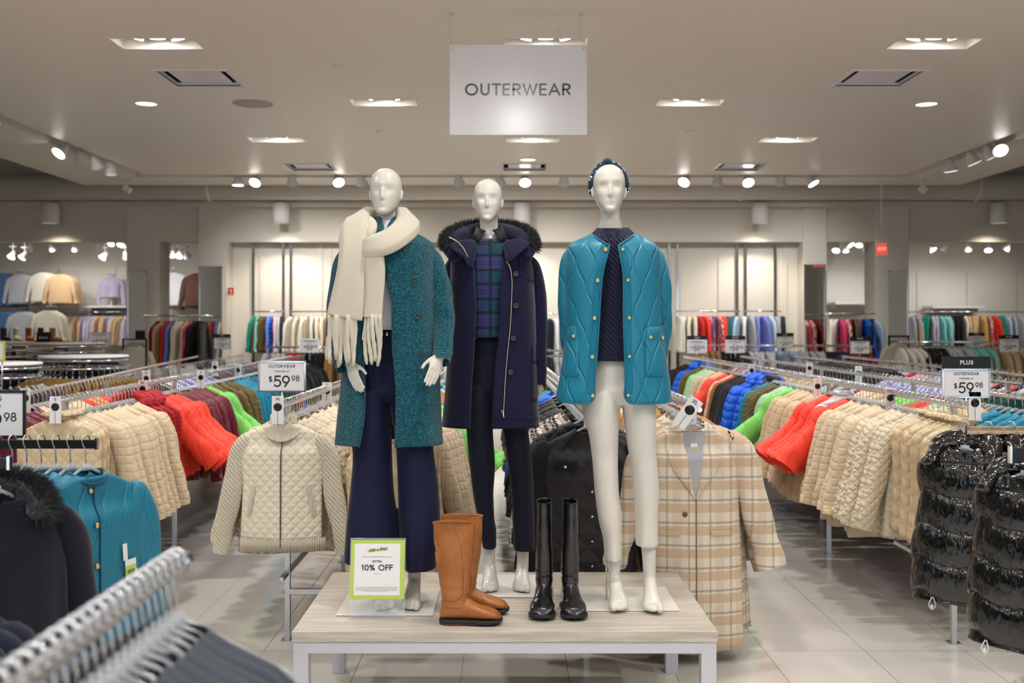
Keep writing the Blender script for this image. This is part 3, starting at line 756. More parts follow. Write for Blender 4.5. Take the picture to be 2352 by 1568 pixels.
class Fig:
    """measuring helper for one mannequin: photo measurements -> metres at its distance"""
    def __init__(s, D): s.D = D
    def q(s, x, y, dy=0): return px(x, y, s.D+dy)
    def mm(s, n): return n/F*s.D
class Shell:
    """open-fronted or closed garment body lofted from measured rings: (py, xl, xr, openL, openR, depth, yc)"""
    def __init__(s, fig, keys, n=72, m=60, folds=(0, 5, 0), pw=2.3, hem=None, fdrop=.75):
        s.g = fig; s.k = keys; s.n = n; s.m = m; s.folds = folds; s.pw = pw; s.hem = hem; s.fd = fdrop
        s.ys = [k[0] for k in keys]
    def par(s, py): return [hermite(s.ys, [k[i] for k in s.k], py) for i in range(1, 7)]
    def Z(s, py, dep, yc): return H-(py-CY)/F*(s.g.D+yc-dep*s.fd)
    def ring(s, py, t):
        xl, xr, eL, eR, dep, yc = s.par(py); D = s.g.D
        x0 = (xl-CX)/F*(D+yc); x1 = (xr-CX)/F*(D+yc); cx = (x0+x1)/2; rx = (x1-x0)/2; z = s.Z(py, dep, yc)
        closed = eL is None or eL >= 9000
        amp, fq, ph = s.folds
        if closed: a0, a1 = 0, 2*PI
        else:
            def ang(e):
                v = ((e-CX)/F*(D+yc-dep*.97)-cx)/rx; v = max(-.999, min(.999, v))
                return math.asin(spow(v, s.pw/2))
            a0 = ang(eR); a1 = 2*PI+ang(eL)
        out = []
        for j in range(s.n):
            a = a0+(a1-a0)*(j/(s.n-(0 if closed else 1)))
            k = 1+amp*t*t*math.sin(fq*a+ph+t*1.5)+.4*amp*t*math.sin(fq*1.7*a-ph*2+t*3)
            zz = z
            if s.hem: zz += s.hem(a, t)
            out.append(Vector((cx+rx*spow(math.sin(a), 2/s.pw)*(1+(k-1)*.3), D+yc-dep*spow(math.cos(a), 2/s.pw)*k, zz)))
        return out, closed
    def rings(s):
        R = []; y0, y1 = s.ys[0], s.ys[-1]
        for i in range(s.m):
            t = i/(s.m-1); r, c = s.ring(y0+(y1-y0)*t, t); R.append(r)
        return R, c
    def mb(s, cap=False):
        R, c = s.rings(); return MB().loft([r[::-1] for r in R], c, cap, cap)
    def pt(s, x, y, out=.004):
        """point on the front face seen at pixel (x, y)"""
        xl, xr, eL, eR, dep, yc = s.par(y); D = s.g.D
        x0 = (xl-CX)/F*(D+yc); x1 = (xr-CX)/F*(D+yc); cx = (x0+x1)/2; rx = (x1-x0)/2
        Y = D+yc-dep; amp, fq, ph = s.folds; t = 0
        for _ in range(6):
            X = (x-CX)/F*Y; zz = H-(y-CY)/F*Y
            pe = min(max(CY+(H-zz)*F/(D+yc-dep*s.fd), s.ys[0]), s.ys[-1]); t = (pe-s.ys[0])/(s.ys[-1]-s.ys[0])
            xl, xr, eL, eR, dep, yc = s.par(pe)
            x0 = (xl-CX)/F*(D+yc); x1 = (xr-CX)/F*(D+yc); cx = (x0+x1)/2; rx = (x1-x0)/2
            v = max(-.98, min(.98, (X-cx)/rx)); a = math.asin(spow(v, s.pw/2)); 
            k = 1+amp*t*t*math.sin(fq*a+ph+t*1.5)+.4*amp*t*math.sin(fq*1.7*a-ph*2+t*3)
            v = max(-.98, min(.98, (X-cx)/(rx*(1+(k-1)*.3)))); c = (1-abs(v)**s.pw)**(1/s.pw); Y = D+yc-dep*c*k
        return Vector((X, Y-out, H-(y-CY)/F*Y))
def sleeve(fig, pts, n=20, m=26, fa=.05, ff=3, flat=.92, close=True):
    """pts: (px, py, dy, halfwidth_px)"""
    P = crpath(pts, m); path = [fig.q(p[0], p[1], p[2]) for p in P]; rad = [fig.mm(p[3]) for p in P]
    b = MB(); b.tube(path, rad, n, flat=flat, fold=lambda a, t: fa*math.sin(t*26+math.sin(a+1)*2.2)*min(1, t*2)+fa*.5*math.sin(a*3+t*9), cap=False)
    # inward turned cuff
    k = len(b.v)-n; last = [Vector(v) for v in b.v[k:]]; c = sum(last, Vector())/n
    up = (path[-2]-path[-1]).normalized()
    b.loft([last, [c+(v-c)*.9+up*.004 for v in last], [c+(v-c)*.86+up*.06 for v in last]], True, False, True)
    return b
def button(parent, p, r, m, nrm=(0, -1, 0), name='button', th=.004, rim=None):
    q = Vector((0, -1, 0)).rotation_difference(Vector(nrm)).to_matrix()
    o = MB().lathe([(0, -th*.7), (r*.7, -th*.7), (r*.85, -th), (r, -th*.6), (r, 0)], p, 20, axis='y', rot=None)
    return adopt_local(o.build(name, m, None), parent)
def adopt_local(o, parent):
    o.parent = parent
    root = parent
    while root.parent is not None: root = root.parent
    o.matrix_parent_inverse = Matrix.Translation(-root.location) if parent is root else Matrix.Identity(4)
    if parent is not root: o.matrix_parent_inverse = Matrix.Identity(4)
    return o
def plate(root, xl, xr, D0, D1):
    m = MB().span(xl, xr, D0, D1, TZ+.001, TZ+.007)
    return adopt(m.build('base_plate', mat('plate_white', srgb(222, 218, 210), .35), None, False, bevel=.003), root)
def stitch_line(pts, r=.0012, n=6): return MB().tube(pts, r, n)

# ---------- left mannequin: teal boucle coat, cream scarf, wide navy trousers
g = Fig(4.36)
m1 = empty('mannequin', (g.q(889, 1390).x, g.D, TZ+.008)); tag(m1, 'left mannequin wearing a long teal boucle coat, cream fringed scarf and wide navy trousers', 'mannequin', 'dressed mannequins on the display table')
b = MB()
hd_ = head_rings(.2035, g.q(886, 498), -.07, -.02); b.add(hd_)
b.tube(crpath([g.q(887, 470, .035), g.q(888, 500, .03), g.q(888, 530, .03), g.q(889, 552, .03)], 12), [.047, .045, .044, .044, .044, .045, .046, .047, .050, .055, .06, .07], 24)
def torso(fig, cx, rows):
    R = []
    for py, hw_, dep, yc in rows:
        c = fig.q(cx, py, yc); R.append([c+Vector((fig.mm(hw_)*spow(math.sin(a), .9), -dep*math.cos(a), 0)) for a in [2*PI*j/28 for j in range(28)]])
    return MB().loft(R)
b.add(torso(g, 890, [(540, 26, .045, .03), (556, 62, .065, .02), (572, 82, .075, .015), (620, 76, .085, .01), (680, 62, .08, .01), (730, 52, .07, .01), (780, 60, .08, .01), (840, 70, .09, .015), (880, 62, .08, .015)]))
def limbs(fig, specs):
    q = MB()
    for pts in specs:
        P = crpath(pts, 30); q.tube([fig.q(p[0], p[1], p[2]) for p in P], [fig.mm(p[3]) for p in P], 16)
    return q
b.add(limbs(g, [[(820, 572, .015, 20), (800, 640, .03, 19), (786, 720, .03, 16), (793, 790, -.05, 14), (803, 834, -.12, 11.5)],
                [(962, 572, .015, 20), (1000, 640, .03, 19), (1014, 720, .03, 16), (1015, 780, -.05, 14), (1010, 822, -.12, 11.5)],
                [(862, 860, .015, 34), (862, 1000, .0, 31), (868, 1110, .02, 22), (878, 1200, .03, 23), (887, 1345, .035, 14)],
                [(922, 860, .015, 34), (938, 1000, .0, 31), (946, 1110, .02, 22), (951, 1200, .03, 23), (952, 1345, .035, 14)]]))
def place_hand(fig, wrist, tip, dy_tip, s, roll, mirror=False, **kw):
    hb = hand_mb(s, **kw)
    if mirror: hb.v = [(-x, y, z) for x, y, z in hb.v]; hb.f = [f[::-1] for f in hb.f]
    a = fig.q(*wrist); t = fig.q(tip[0], tip[1], dy_tip); d = (t-a).normalized()
    q = Vector((0, 0, -1)).rotation_difference(d).to_matrix().to_4x4()
    return hb.xform(Matrix.Translation(a) @ q @ Matrix.Rotation(roll, 4, 'Z'))
b.add(place_hand(g, (1010, 815, -.12), (988, 880), -.18, .84, .55, curl=.10, thumb=.45, spread=.0))
b.add(place_hand(g, (802, 833, -.12), (822, 888), -.165, .82, -.6, mirror=True, curl=.10, thumb=.45, spread=.0))
zc = TZ+.008
for sx, X, yy in ((1, 886, 0), (-1, 951, 0)):
    c = g.q(X, 1375); b.add(foot_mb(sx, 1.0), Matrix.Translation((c.x, g.D+.035, zc)))
remesh_body(b, m1)
plate(m1, (770.6-CX)/F*4.19, (995-CX)/F*4.19, 4.19, 4.575)
NAVY = fabric('navy_trouser_cloth', srgb(15, 19, 52), 'plain', .75, .25, amt=.6, wrinkle=1.6)
def trousers(fig, hips, legs, name, m, root, folds=.05, n=40, flare=False):
    """hips: (py, xl, xr, dep, yc); legs: lists of (py, xl, xr, dep, yc)"""
    mb = MB()
    ks = [(k[0], k[1], k[2], 9999, 9999, k[3], k[4]) for k in hips]
    mb.add(Shell(fig, ks, n, 16, (0, 3, 0), 2.2).mb(True))
    for li, leg in enumerate(legs):
        ks = [(k[0], k[1], k[2], 9999, 9999, k[3], k[4]) for k in leg]
        sh = Shell(fig, ks, n, 60, (folds, 4, li*2.0), 2.15); R, c = sh.rings()
        last = R[-1]; cc = sum(last, Vector())/len(last)
        R.append([cc+(v-cc)*.93+Vector((0, 0, .001)) for v in last])
        mb.loft(R, True, True, True)
    o = mb.build(name, m, None); fixnormals(o.data)
    md = o.modifiers.new('r', 'REMESH'); md.mode = 'VOXEL'; md.voxel_size = .0048; md.use_smooth_shade = True
    sm = o.modifiers.new('s', 'SMOOTH'); sm.iterations = 8; sm.factor = .5
    bpy.context.view_layer.update()
    me = bpy.data.meshes.new_from_object(o.evaluated_get(bpy.context.evaluated_depsgraph_get()))
    o.modifiers.clear(); o.data = me; me.materials.clear(); me.materials.append(m); me.shade_smooth()
    return adopt(o, root)
t1 = trousers(g, [(752, 842, 944, .085, .01), (800, 832, 952, .10, .01), (900, 812, 972, .10, .01), (925, 836, 950, .07, .01)],
              [[(900, 806, 893, .10, .01), (1000, 806, 899, .095, .0), (1050, 811, 900, .09, 0), (1133, 805, 904, .095, 0), (1210, 797, 914, .11, 0), (1301, 791, 918, .135, 0)],
               [(900, 890, 985, .10, .01), (1000, 906, 992, .095, .0), (1050, 911, 997, .09, 0), (1133, 914, 1008, .095, 0), (1210, 917, 1011, .11, 0), (1312, 926, 1003, .13, 0)]], 'wide_leg_trousers', NAVY, m1, .06)
adopt_local(MB().lathe([(0, -.003), (.008, -.003), (.009, 0)], g.q(889, 767, -.09), 16, axis='y').build('waist_button', GOLD, None), t1)
BLOUSE = fabric('white_blouse', srgb(226, 226, 232), 'fuzzy', .7, .2, amt=.5, wrinkle=1.5)
bl = Shell(g, [(505, 868, 910, 9999, 9999, .05, .02), (530, 850, 930, 9999, 9999, .065, .01), (560, 815, 965, 9999, 9999, .085, .01), (640, 812, 968, 9999, 9999, .105, .01), (700, 830, 955, 9999, 9999, .105, .01), (745, 832, 950, 9999, 9999, .112, .01), (757, 840, 946, 9999, 9999, .098, .01)], 64, 34, (.06, 6, 1)).mb()
adopt(bl.build('white_blouse', BLOUSE, None), m1)
TEAL = fabric('teal_boucle', srgb(10, 92, 104), 'boucle', .85, .5, spec=.3, wrinkle=.3)
def boucle_color():
    N = Nd(TEAL); vec, x, y, z = N.coords(); n_ = N.noise(vec, 150, 3, .7)
    base(TEAL, N.mix(N.smooth(n_, .4, .7), srgb(7, 62, 80), srgb(22, 126, 136)))
boucle_color()
coat1 = Shell(g, [(497, 862, 914, 873, 903, .055, .035), (512, 856, 920, 880, 893, .075, .02), (526, 838, 942, 882, 888, .095, .01), (542, 806, 978, 880, 886, .12, .005), (560, 788, 998, 874, 882, .14, 0), (600, 786, 1000, 852, 880, .15, 0), (651, 788, 1000, 840, 889, .15, 0), (700, 790, 1000, 833, 899, .15, 0), (784, 790, 1004, 829, 900, .15, 0), (858, 786, 1010, 836, 906, .155, 0), (904, 782, 1012, 838, 909, .155, 0), (955, 777, 1014, 836, 909, .158, 0), (1025, 771, 1018, 824, 907, .16, 0)], 96, 90, (.035, 5, .6))
cb = coat1.mb(); coat = adopt(cb.build('boucle_coat', TEAL, None, solid=.008), m1)
for nm, pts in (('sleeve', [(952, 578, .015, 17), (986, 596, .01, 28), (1006, 650, .0, 27), (1015, 700, -.01, 27), (1019, 750, -.03, 25), (1017, 800, -.085, 23), (1013, 832, -.12, 22)]),
                ('sleeve', [(832, 578, .015, 17), (801, 596, .01, 28), (784, 650, .0, 27), (776, 710, -.01, 26), (774, 760, -.03, 25), (785, 815, -.085, 22), (793, 846, -.12, 20)])):
    adopt_local(sleeve(g, pts, 28, 50, .045).build(nm, TEAL, None), coat)
# collar standing round the neck
ck = MB(); R = []
for i in range(7):
    t = i/6; py = 486+t*44
    ring = []
    for j in range(40):
        a = .42+(2*PI-.84)*j/39; rr = .060+.022*t+.006*math.sin(t*PI); c = g.q(888, py, .025)
        ring.append(Vector((c.x+rr*1.0*math.sin(a), c.y-rr*.95*math.cos(a), c.z-.012*(1+math.cos(a))*t-.018*(1+math.cos(a))*(1-t))))
    R.append(ring[::-1])
ck.loft(R, False); adopt_local(ck.build('collar', TEAL, None, solid=.009), coat)
BTN = mat('dark_horn_button', srgb(26, 24, 28), .2, spec=.8)
for (x, y) in ((933, 573), (953, 644), (961, 727), (966, 813)): button(coat, coat1.pt(x, y, .006), .0105, BTN)
# scarf
SCARF = fabric('cream_wool_scarf', srgb(212, 203, 184), 'fuzzy', .95, .6, amt=.5, wrinkle=.9)
def band(fig, pts, nrm, hw=None, n=28, m=48, th=.30, fold=None, power=2.4):
    """pts: (px, py, dy, halfwidth px, thickness share); nrm: list of normals matching pts"""
    P = crpath(pts, m); NN = crpath(nrm, m)
    return MB().tube([fig.q(p[0], p[1], p[2]) for p in P], [fig.mm(p[3]) for p in P], n, flat=[p[4] for p in P], normals=[Vector(v).normalized() for v in NN], fold=fold, power=power)
wf = lambda a, t: .05*math.sin(a*6+t*3)+.03*math.sin(a*11+t*5)
sc_ = band(g, [(900, 498, .085, 16, .9), (868, 497, .07, 20, .8), (838, 500, .02, 27, .7), (818, 512, -.06, 33, .55), (815, 536, -.125, 36, .42), (812, 570, -.165, 31, .35), (806, 620, -.18, 30, .3), (799, 680, -.18, 35, .26), (791, 729, -.175, 39, .22)],
           [(0, 1, .5), (-.2, .9, .8), (-.7, .3, 1), (-.5, -.6, 1), (-.3, -1, .5), (-.1, -1, .1), (0, -1, 0), (0, -1, 0), (0, -1, 0)], fold=wf)
sc_.add(band(g, [(868, 496, .085, 16, .9), (905, 494, .075, 20, .8), (930, 500, .03, 27, .7), (938, 516, -.05, 29, .6), (918, 538, -.13, 28, .5), (885, 557, -.175, 27, .45), (850, 566, -.185, 24, .45), (830, 566, -.15, 18, .4)],
             [(0, 1, .5), (.2, .9, .8), (.8, .3, 1), (.7, -.6, .9), (.3, -1, .5), (.1, -1, .2), (0, -1, .1), (0, -1, 0)], fold=wf))
sc_.add(band(g, [(862, 558, -.15, 16, .5), (861, 590, -.178, 20, .4), (861, 630, -.178, 22, .35), (858, 680, -.176, 21, .32), (855, 729, -.172, 21, .3)], [(0, -1, 0)]*5, fold=wf))
sc_.add(band(g, [(844, 500, -.03, 8, .9), (856, 515, -.11, 10, .8), (852, 535, -.15, 10, .7), (842, 560, -.15, 8, .6)], [(0, -1, .5), (0, -1, .3), (0, -1, 0), (0, -1, 0)]))
scarf = adopt(sc_.build('fringed_scarf', SCARF, None), m1)
random.seed(3)
for i in range(19):
    x0 = 756+i*4.5 if i < 14 else 838+(i-14)*9.0
    L = random.uniform(98, 122); y0 = 722; sw = random.uniform(-6, 6)-(4 if i < 4 else 0); P = []
    for k in range(12):
        t = k/11; P.append(g.q(x0+sw*t+2.2*math.sin(t*5+i), y0+L*t, -.178-.004*math.sin(i*2.1)+.01*math.sin(t*3+i)))
    fr = MB().tube(P, [g.mm(4.6)*(1+.12*math.sin(k*2.3+i)) for k in range(11)]+[g.mm(2.6)], 10)
    adopt_local(fr.build('fringe', SCARF, None), scarf)
tg = MB().box(g.q(846, 760, -.165), (g.mm(24), .001, g.mm(42)), Matrix.Rotation(.12, 3, 'Y'))
tgo = adopt(tg.build('price_tag', PAPER, None, False), m1)
tx = text_mb('NEW', .010, .14, .1, .25); tx.xform(Matrix.Translation(g.q(846, 751, -.167)) @ Matrix.Rotation(.12, 4, 'Y')); 
tx2 = MB()
for k in range(3): tx2.box(g.q(846, 762+k*5, -.1665), (.012-.003*(k % 2), .0004, .0012), Matrix.Rotation(.12, 3, 'Y'))
adopt_local(tx2.build('print_lines', NAVYINK, None, False), tgo)

# ---------- middle mannequin: navy hooded coat, tartan sweater, dark jeans
g = Fig(4.64)
m2 = empty('mannequin', (g.q(1157, 1352).x, g.D, TZ+.008)); tag(m2, 'middle mannequin in a navy duffle coat with black fur hood over a tartan sweater', 'mannequin', 'dressed mannequins on the display table')
b = MB(); b.add(head_rings(.198, g.q(1120.5, 513), -.02, -.02))
b.tube(crpath([g.q(1122, 485, .035), g.q(1123, 515, .03), g.q(1124, 545, .025), g.q(1125, 565, .02)], 12), [.047, .044, .042, .041, .041, .041, .042, .044, .048, .055, .065, .075], 24)
b.add(torso(g, 1128, [(555, 26, .045, .02), (572, 58, .06, .015), (590, 76, .07, .01), (640, 70, .08, .01), (700, 58, .075, .01), (745, 50, .07, .01), (795, 56, .08, .01), (850, 66, .085, .015), (890, 60, .08, .015)]))
b.add(limbs(g, [[(1068, 590, .015, 17), (1048, 660, .05, 16), (1044, 730, .08, 14), (1060, 790, .10, 12)], [(1200, 590, .015, 17), (1232, 650, .02, 17), (1240, 730, .02, 14), (1240, 800, -.0, 13), (1240, 870, -.01, 10)],
                [(1104, 860, .015, 26), (1106, 960, .0, 25), (1110, 1073, .01, 18), (1118, 1160, .03, 17), (1125, 1310, .035, 13)],
                [(1160, 860, .015, 26), (1180, 960, .0, 25), (1192, 1073, .01, 18), (1200, 1160, .03, 17), (1201, 1310, .035, 13)]]))
hm = place_hand(g, (1240, 872, -.01), (1238, 930), -.01, .7, 1.4, curl=.2); b.add(hm)
for sx, X in ((1, 1124), (-1, 1200)):
    c = g.q(X, 1340); b.add(foot_mb(sx, .97), Matrix.Translation((c.x, g.D+.035, zc)))
remesh_body(b, m2)
plate(m2, (1062-CX)/F*4.47, (1266-CX)/F*4.47, 4.47, 4.865)
JEANS = fabric('dark_indigo_denim', srgb(14, 17, 34), 'denim', .8, .15, wrinkle=2.0, amt=.7)
t2 = trousers(g, [(768, 1086, 1170, .085, .01), (800, 1078, 1178, .095, .01), (890, 1070, 1194, .09, .01), (925, 1092, 1172, .06, .01)],
              [[(890, 1068, 1133, .085, .01), (981, 1071, 1132, .078, .0), (1073, 1079, 1137, .068, 0), (1146, 1088, 1133, .06, .01), (1190, 1096, 1135, .06, .015), (1228, 1103, 1140, .056, .015), (1262, 1109, 1140, .052, .015)],
               [(890, 1130, 1200, .085, .01), (981, 1154, 1212, .078, .0), (1073, 1167, 1223, .068, 0), (1170, 1176, 1227, .06, .01), (1267, 1180, 1229, .055, .015)]], 'skinny_jeans', JEANS, m2, .03)
TART = fabric('tartan_knit', srgb(22, 70, 82), 'tartan', .85, .3, p=.125, wrinkle=.5)
sw = Shell(g, [(548, 1098, 1152, 9999, 9999, .06, .01), (562, 1080, 1172, 9999, 9999, .08, 0), (585, 1066, 1188, 9999, 9999, .10, 0), (650, 1070, 1182, 9999, 9999, .12, 0), (700, 1074, 1176, 9999, 9999, .115, 0), (775, 1078, 1176, 9999, 9999, .112, 0)], 64, 40, (.03, 5, 0))
adopt(sw.mb().build('tartan_sweater', TART, None, solid=.004), m2)
COLLAR = fabric('black_shirt_cloth', srgb(26, 26, 30), 'plain', .6, .1)
cm_ = MB()
cm_.tube(crpath([g.q(1123+46*math.sin(a), 561+6*math.cos(a), .005-.085*math.cos(a)) for a in [2*PI*k/12 for k in range(13)]], 40), g.mm(8), 12, flat=.35)
neckb = adopt(cm_.build('shirt_neckband', COLLAR, None), m2)
for sx in (-1, 1):
    L = MB(); R = []
    for i in range(13):
        t = i/12; a = PI-(PI-.30)*t      # from nape to the front points
        rt, rb = .049, .066+.022*t
        ct, cbm = g.q(1124, 516+18*t**2, .02), g.q(1124, 530+26*t, .012)
        R.append([Vector((ct.x+sx*rt*math.sin(a), ct.y-rt*math.cos(a), ct.z)), Vector((ct.x+sx*(rt+.008)*math.sin(a), ct.y-(rt+.008)*math.cos(a), ct.z+.004)),
                  Vector((cbm.x+sx*rb*math.sin(a+(.25*t)), cbm.y-rb*math.cos(a), cbm.z))])
    L.loft(R, False); adopt_local(L.build('collar_flap', COLLAR, None, solid=.003), m2)
NCOAT = fabric('navy_wool', srgb(22, 21, 52), 'fuzzy', .9, .5, amt=.5, wrinkle=.8)
coat2 = Shell(g, [(548, 1080, 1168, 1094, 1160, .08, .02), (560, 1062, 1188, 1086, 1164, .10, .01), (574, 1044, 1208, 1078, 1162, .12, .005), (592, 1036, 1220, 1079, 1158, .14, 0), (625, 1034, 1226, 1089, 1152, .15, 0), (707, 1034, 1230, 1092, 1148, .15, 0), (776, 1030, 1232, 1090, 1146, .15, 0), (827, 1027, 1233, 1087, 1139, .15, 0), (900, 1022, 1235, 1082, 1134, .155, 0), (983, 1014, 1239, 1080, 1129, .16, 0)], 96, 80, (.03, 4, 2.2), 2.5)
coat = adopt(coat2.mb().build('duffle_coat', NCOAT, None, solid=.008), m2)
for pts in ([(1192, 596, .01, 16), (1218, 615, .01, 23), (1234, 680, .01, 21), (1238, 750, .0, 19), (1239, 830, -.02, 17), (1240, 884, -.03, 15)],
            [(1068, 596, .01, 16), (1044, 615, .01, 22), (1034, 680, .04, 20), (1036, 740, .07, 18), (1052, 800, .10, 16)]):
    adopt_local(sleeve(g, pts, 28, 44, .02).build('sleeve', NCOAT, None), coat)
# hood lying on the shoulders
hp = crpath([(1046, 592, -.13, 15), (1036, 566, -.07, 21), (1052, 548, .0, 24), (1085, 536, .07, 24), (1125, 530, .09, 24), (1166, 536, .07, 24), (1200, 548, .0, 24), (1214, 566, -.07, 21), (1202, 592, -.13, 14)], 40)
hood = adopt_local(MB().tube([g.q(p[0], p[1], p[2]) for p in hp], [g.mm(p[3]) for p in hp], 20, flat=.85, fold=lambda a, t: .06*math.sin(t*30+a)).build('hood', NCOAT, None), coat)
for sx, pl in ((-1, [(1100, 552), (1062, 545), (1024, 563), (1046, 578), (1068, 596), (1078, 622), (1090, 610), (1094, 575)]), (1, [(1150, 552), (1190, 545), (1224, 556), (1206, 572), (1186, 590), (1172, 606), (1160, 600), (1158, 575)])):
    m_ = MB(); n_ = len(pl); c0 = len(m_.v)
    dy = {0: -.09, 1: -.11, 2: -.14, 3: -.17, 4: -.178, 5: -.172, 6: -.165, 7: -.13}
    ctr = Vector((sum(p[0] for p in pl)/n_, sum(p[1] for p in pl)/n_))
    ringo = [g.q(p[0], p[1], dy[i]) for i, p in enumerate(pl)]
    ring2 = [g.q(p[0]*.6+ctr.x*.4, p[1]*.6+ctr.y*.4, dy[i]*.7-.15*.3-.012) for i, p in enumerate(pl)]
    back = [v+Vector((0, .012, 0)) for v in ringo]
    m_.loft([back, ringo, ring2], True, True, True)
    adopt_local(m_.build('lapel', NCOAT, None, subsurf=2), coat)
FUR = mat('black_faux_fur', srgb(13, 13, 20), .55, sheen=.4)
def fur(path_fn, count, length, root_r, seed, gravity=.3, wd=.0016):
    """tapered hairs growing out of a tube-like core; path_fn(t)->(point, radius, outward bias)"""
    rnd = random.Random(seed); m = MB()
    for i in range(count):
        t = rnd.random(); p, r, outv = path_fn(t)
        d = Vector((rnd.gauss(0, 1), rnd.gauss(0, 1), rnd.gauss(0, 1))).normalized(); d = (d+outv*.9).normalized()
        s_ = p+d*r*.8; L = length*rnd.uniform(.6, 1.2); e = s_+d*L*.6; tip = e+(d+Vector((rnd.uniform(-.4, .4), rnd.uniform(-.4, .4), -gravity))).normalized()*L*.5
        w1 = d.cross(Vector((rnd.random(), rnd.random(), rnd.random()))).normalized()*wd
        k = len(m.v); m.v += [tuple(s_-w1), tuple(s_+w1), tuple(e+w1*.7), tuple(e-w1*.7), tuple(tip)]
        m.f += [[k, k+1, k+2, k+3], [k+3, k+2, k+4]]
    return m
fp = crpath([(1030, 566, -.10, 15), (1030, 548, -.03, 18), (1055, 533, .05, 19), (1085, 526, .10, 19), (1125, 522, .125, 19), (1165, 526, .10, 19), (1195, 533, .05, 19), (1216, 548, -.03, 18), (1222, 570, -.10, 15)], 60)
def fpf(t):
    i = min(int(t*59), 58); p = fp[i]; c = g.q(1125, 556, .02); v = g.q(p[0], p[1], p[2]); o_ = (v-c); return v, g.mm(p[3])*.7, Vector((o_.x, o_.y, .12)).normalized()
core = MB().tube([g.q(p[0], p[1], p[2]) for p in fp], [g.mm(p[3])*.7 for p in fp], 12)
core.add(fur(fpf, 9000, .030, 0, 5)); adopt_local(core.build('fur_trim', FUR, None, False), hood)
# front zip, buttons, pocket
ZIP = mat('pale_gold_zip', srgb(214, 200, 160), .3, metal=1)
zp = [coat2.pt(x, y, .009) for x, y in crpath([(1163, 600), (1172, 616), (1176, 645), (1175, 690), (1172, 750), (1168, 789), (1164, 830), (1162, 853), (1159, 900), (1157, 942)], 60)]
zipo = adopt_local(MB().tube(zp, .0022, 8, flat=.6).build('zip', ZIP, None), coat)
pb = coat2.pt(1156, 946, .011)
pu = MB().box(pb, (.008, .005, .014)).tube([pb+Vector((0, -.002, -.004)), pb+Vector((.002, -.003, -.024))], .0035, 8, flat=.4).tube([pb+Vector((-.006, 0, -.004)), pb+Vector((-.006, 0, .012))], .002, 6)
adopt_local(pu.build('zip_puller', GOLD, None), zipo)
zl = [coat2.pt(x, y, .010) for x, y in crpath([(1036, 552), (1052, 560), (1066, 573), (1076, 592)], 20)]
zl = [Vector((v.x, g.D-.186, v.z)) for v in zl]
adopt_local(MB().tube(zl, .0020, 8).build('zip', ZIP, None), coat)
for (x, y) in ((1184.7, 628.6), (1184.7, 702.5), (1179, 776.5), (1173, 855)): button(coat, coat2.pt(x, y, .007), .0125, BTN)
def surf_line(sh, pts, r, m, name, parent, n=40, out=.006, closed=False):
    P = crpath(pts, n) if len(pts) > 2 else pts
    return adopt_local(MB().tube([sh.pt(p[0], p[1], out) for p in P], r, 6).build(name, m, None), parent)
surf_line(coat2, [(1192, 575), (1195, 605), (1199, 628), (1212, 637), (1233, 647)], .0022, NCOAT, 'yoke_seam', coat, out=.008)
surf_line(coat2, [(1036, 646), (1050, 640), (1056, 625), (1058, 600)], .0022, NCOAT, 'yoke_seam', coat, out=.008)
def surf_panel(sh, x0, x1, y0, y1, th, m, name, parent, out=.004, nx=10, ny=10, r=0, puff=0):
    """raised panel lying on the garment front between photo lines"""
    R = MB(); G_ = []
    for j in range(ny+1):
        row = []
        for i in range(nx+1):
            u, v = i/nx, j/ny; e = min(u, 1-u, v, 1-v)
            row.append(sh.pt(x0+(x1-x0)*u, y0+(y1-y0)*v, out+(th if e > 0 else 0)+puff*math.sin(PI*u)*math.sin(PI*v)))
        G_.append(row)
    R.loft(G_, False); return adopt_local(R.build(name, m, None), parent)
surf_panel(coat2, 1222, 1236, 792, 832, .006, NCOAT, 'pocket_flap', coat, .008)
surf_panel(coat2, 1221, 1235, 834, 916, .003, NCOAT, 'pocket', coat, .007)
surf_line(coat2, [(1130, 957), (1180, 958), (1236, 957)], .0016, NCOAT, 'hem_seam', coat, out=.007)

# ---------- right mannequin: turquoise quilted jacket, navy knit, white trousers
g = Fig(4.36)
m3 = empty('mannequin', (g.q(1450, 1390).x, g.D, TZ+.008)); tag(m3, 'right mannequin with jewelled headband, turquoise quilted jacket and white trousers', 'mannequin', 'dressed mannequins on the display table')
b = MB(); b.add(head_rings(.2115, g.q(1399, 494), -.03, -.03))
b.tube(crpath([g.q(1401, 465, .035), g.q(1401, 495, .03), g.q(1402, 515, .025), g.q(1402, 545, .02)], 12), [.047, .044, .042, .041, .041, .042, .043, .046, .050, .055, .062, .07], 24)
b.add(torso(g, 1408, [(535, 30, .045, .02), (552, 62, .06, .015), (570, 84, .075, .01), (620, 78, .085, .01), (690, 64, .08, .01), (740, 56, .075, .01), (800, 62, .08, .01), (860, 72, .09, .015), (900, 64, .085, .015)]))
b.add(limbs(g, [[(1335, 566, .015, 18), (1308, 640, .03, 17), (1300, 720, .03, 14), (1310, 790, .10, 12), (1330, 850, .15, 10)], [(1482, 566, .015, 18), (1512, 640, .03, 17), (1522, 720, .03, 14), (1515, 790, .10, 12), (1490, 850, .15, 10)],
                [(1378, 880, .015, 32), (1384, 980, .0, 29), (1390, 1066, .0, 22), (1400, 1160, .03, 20), (1413, 1340, .025, 13)],
                [(1462, 880, .015, 32), (1474, 980, .0, 29), (1480, 1066, .0, 22), (1484, 1160, .03, 20), (1493, 1340, .0, 13)]]))
b.add(place_hand(g, (1330, 850, .15), (1350, 890), .17, .75, 1, curl=.3)); b.add(place_hand(g, (1490, 850, .15), (1470, 890), .17, .75, 1, curl=.3))
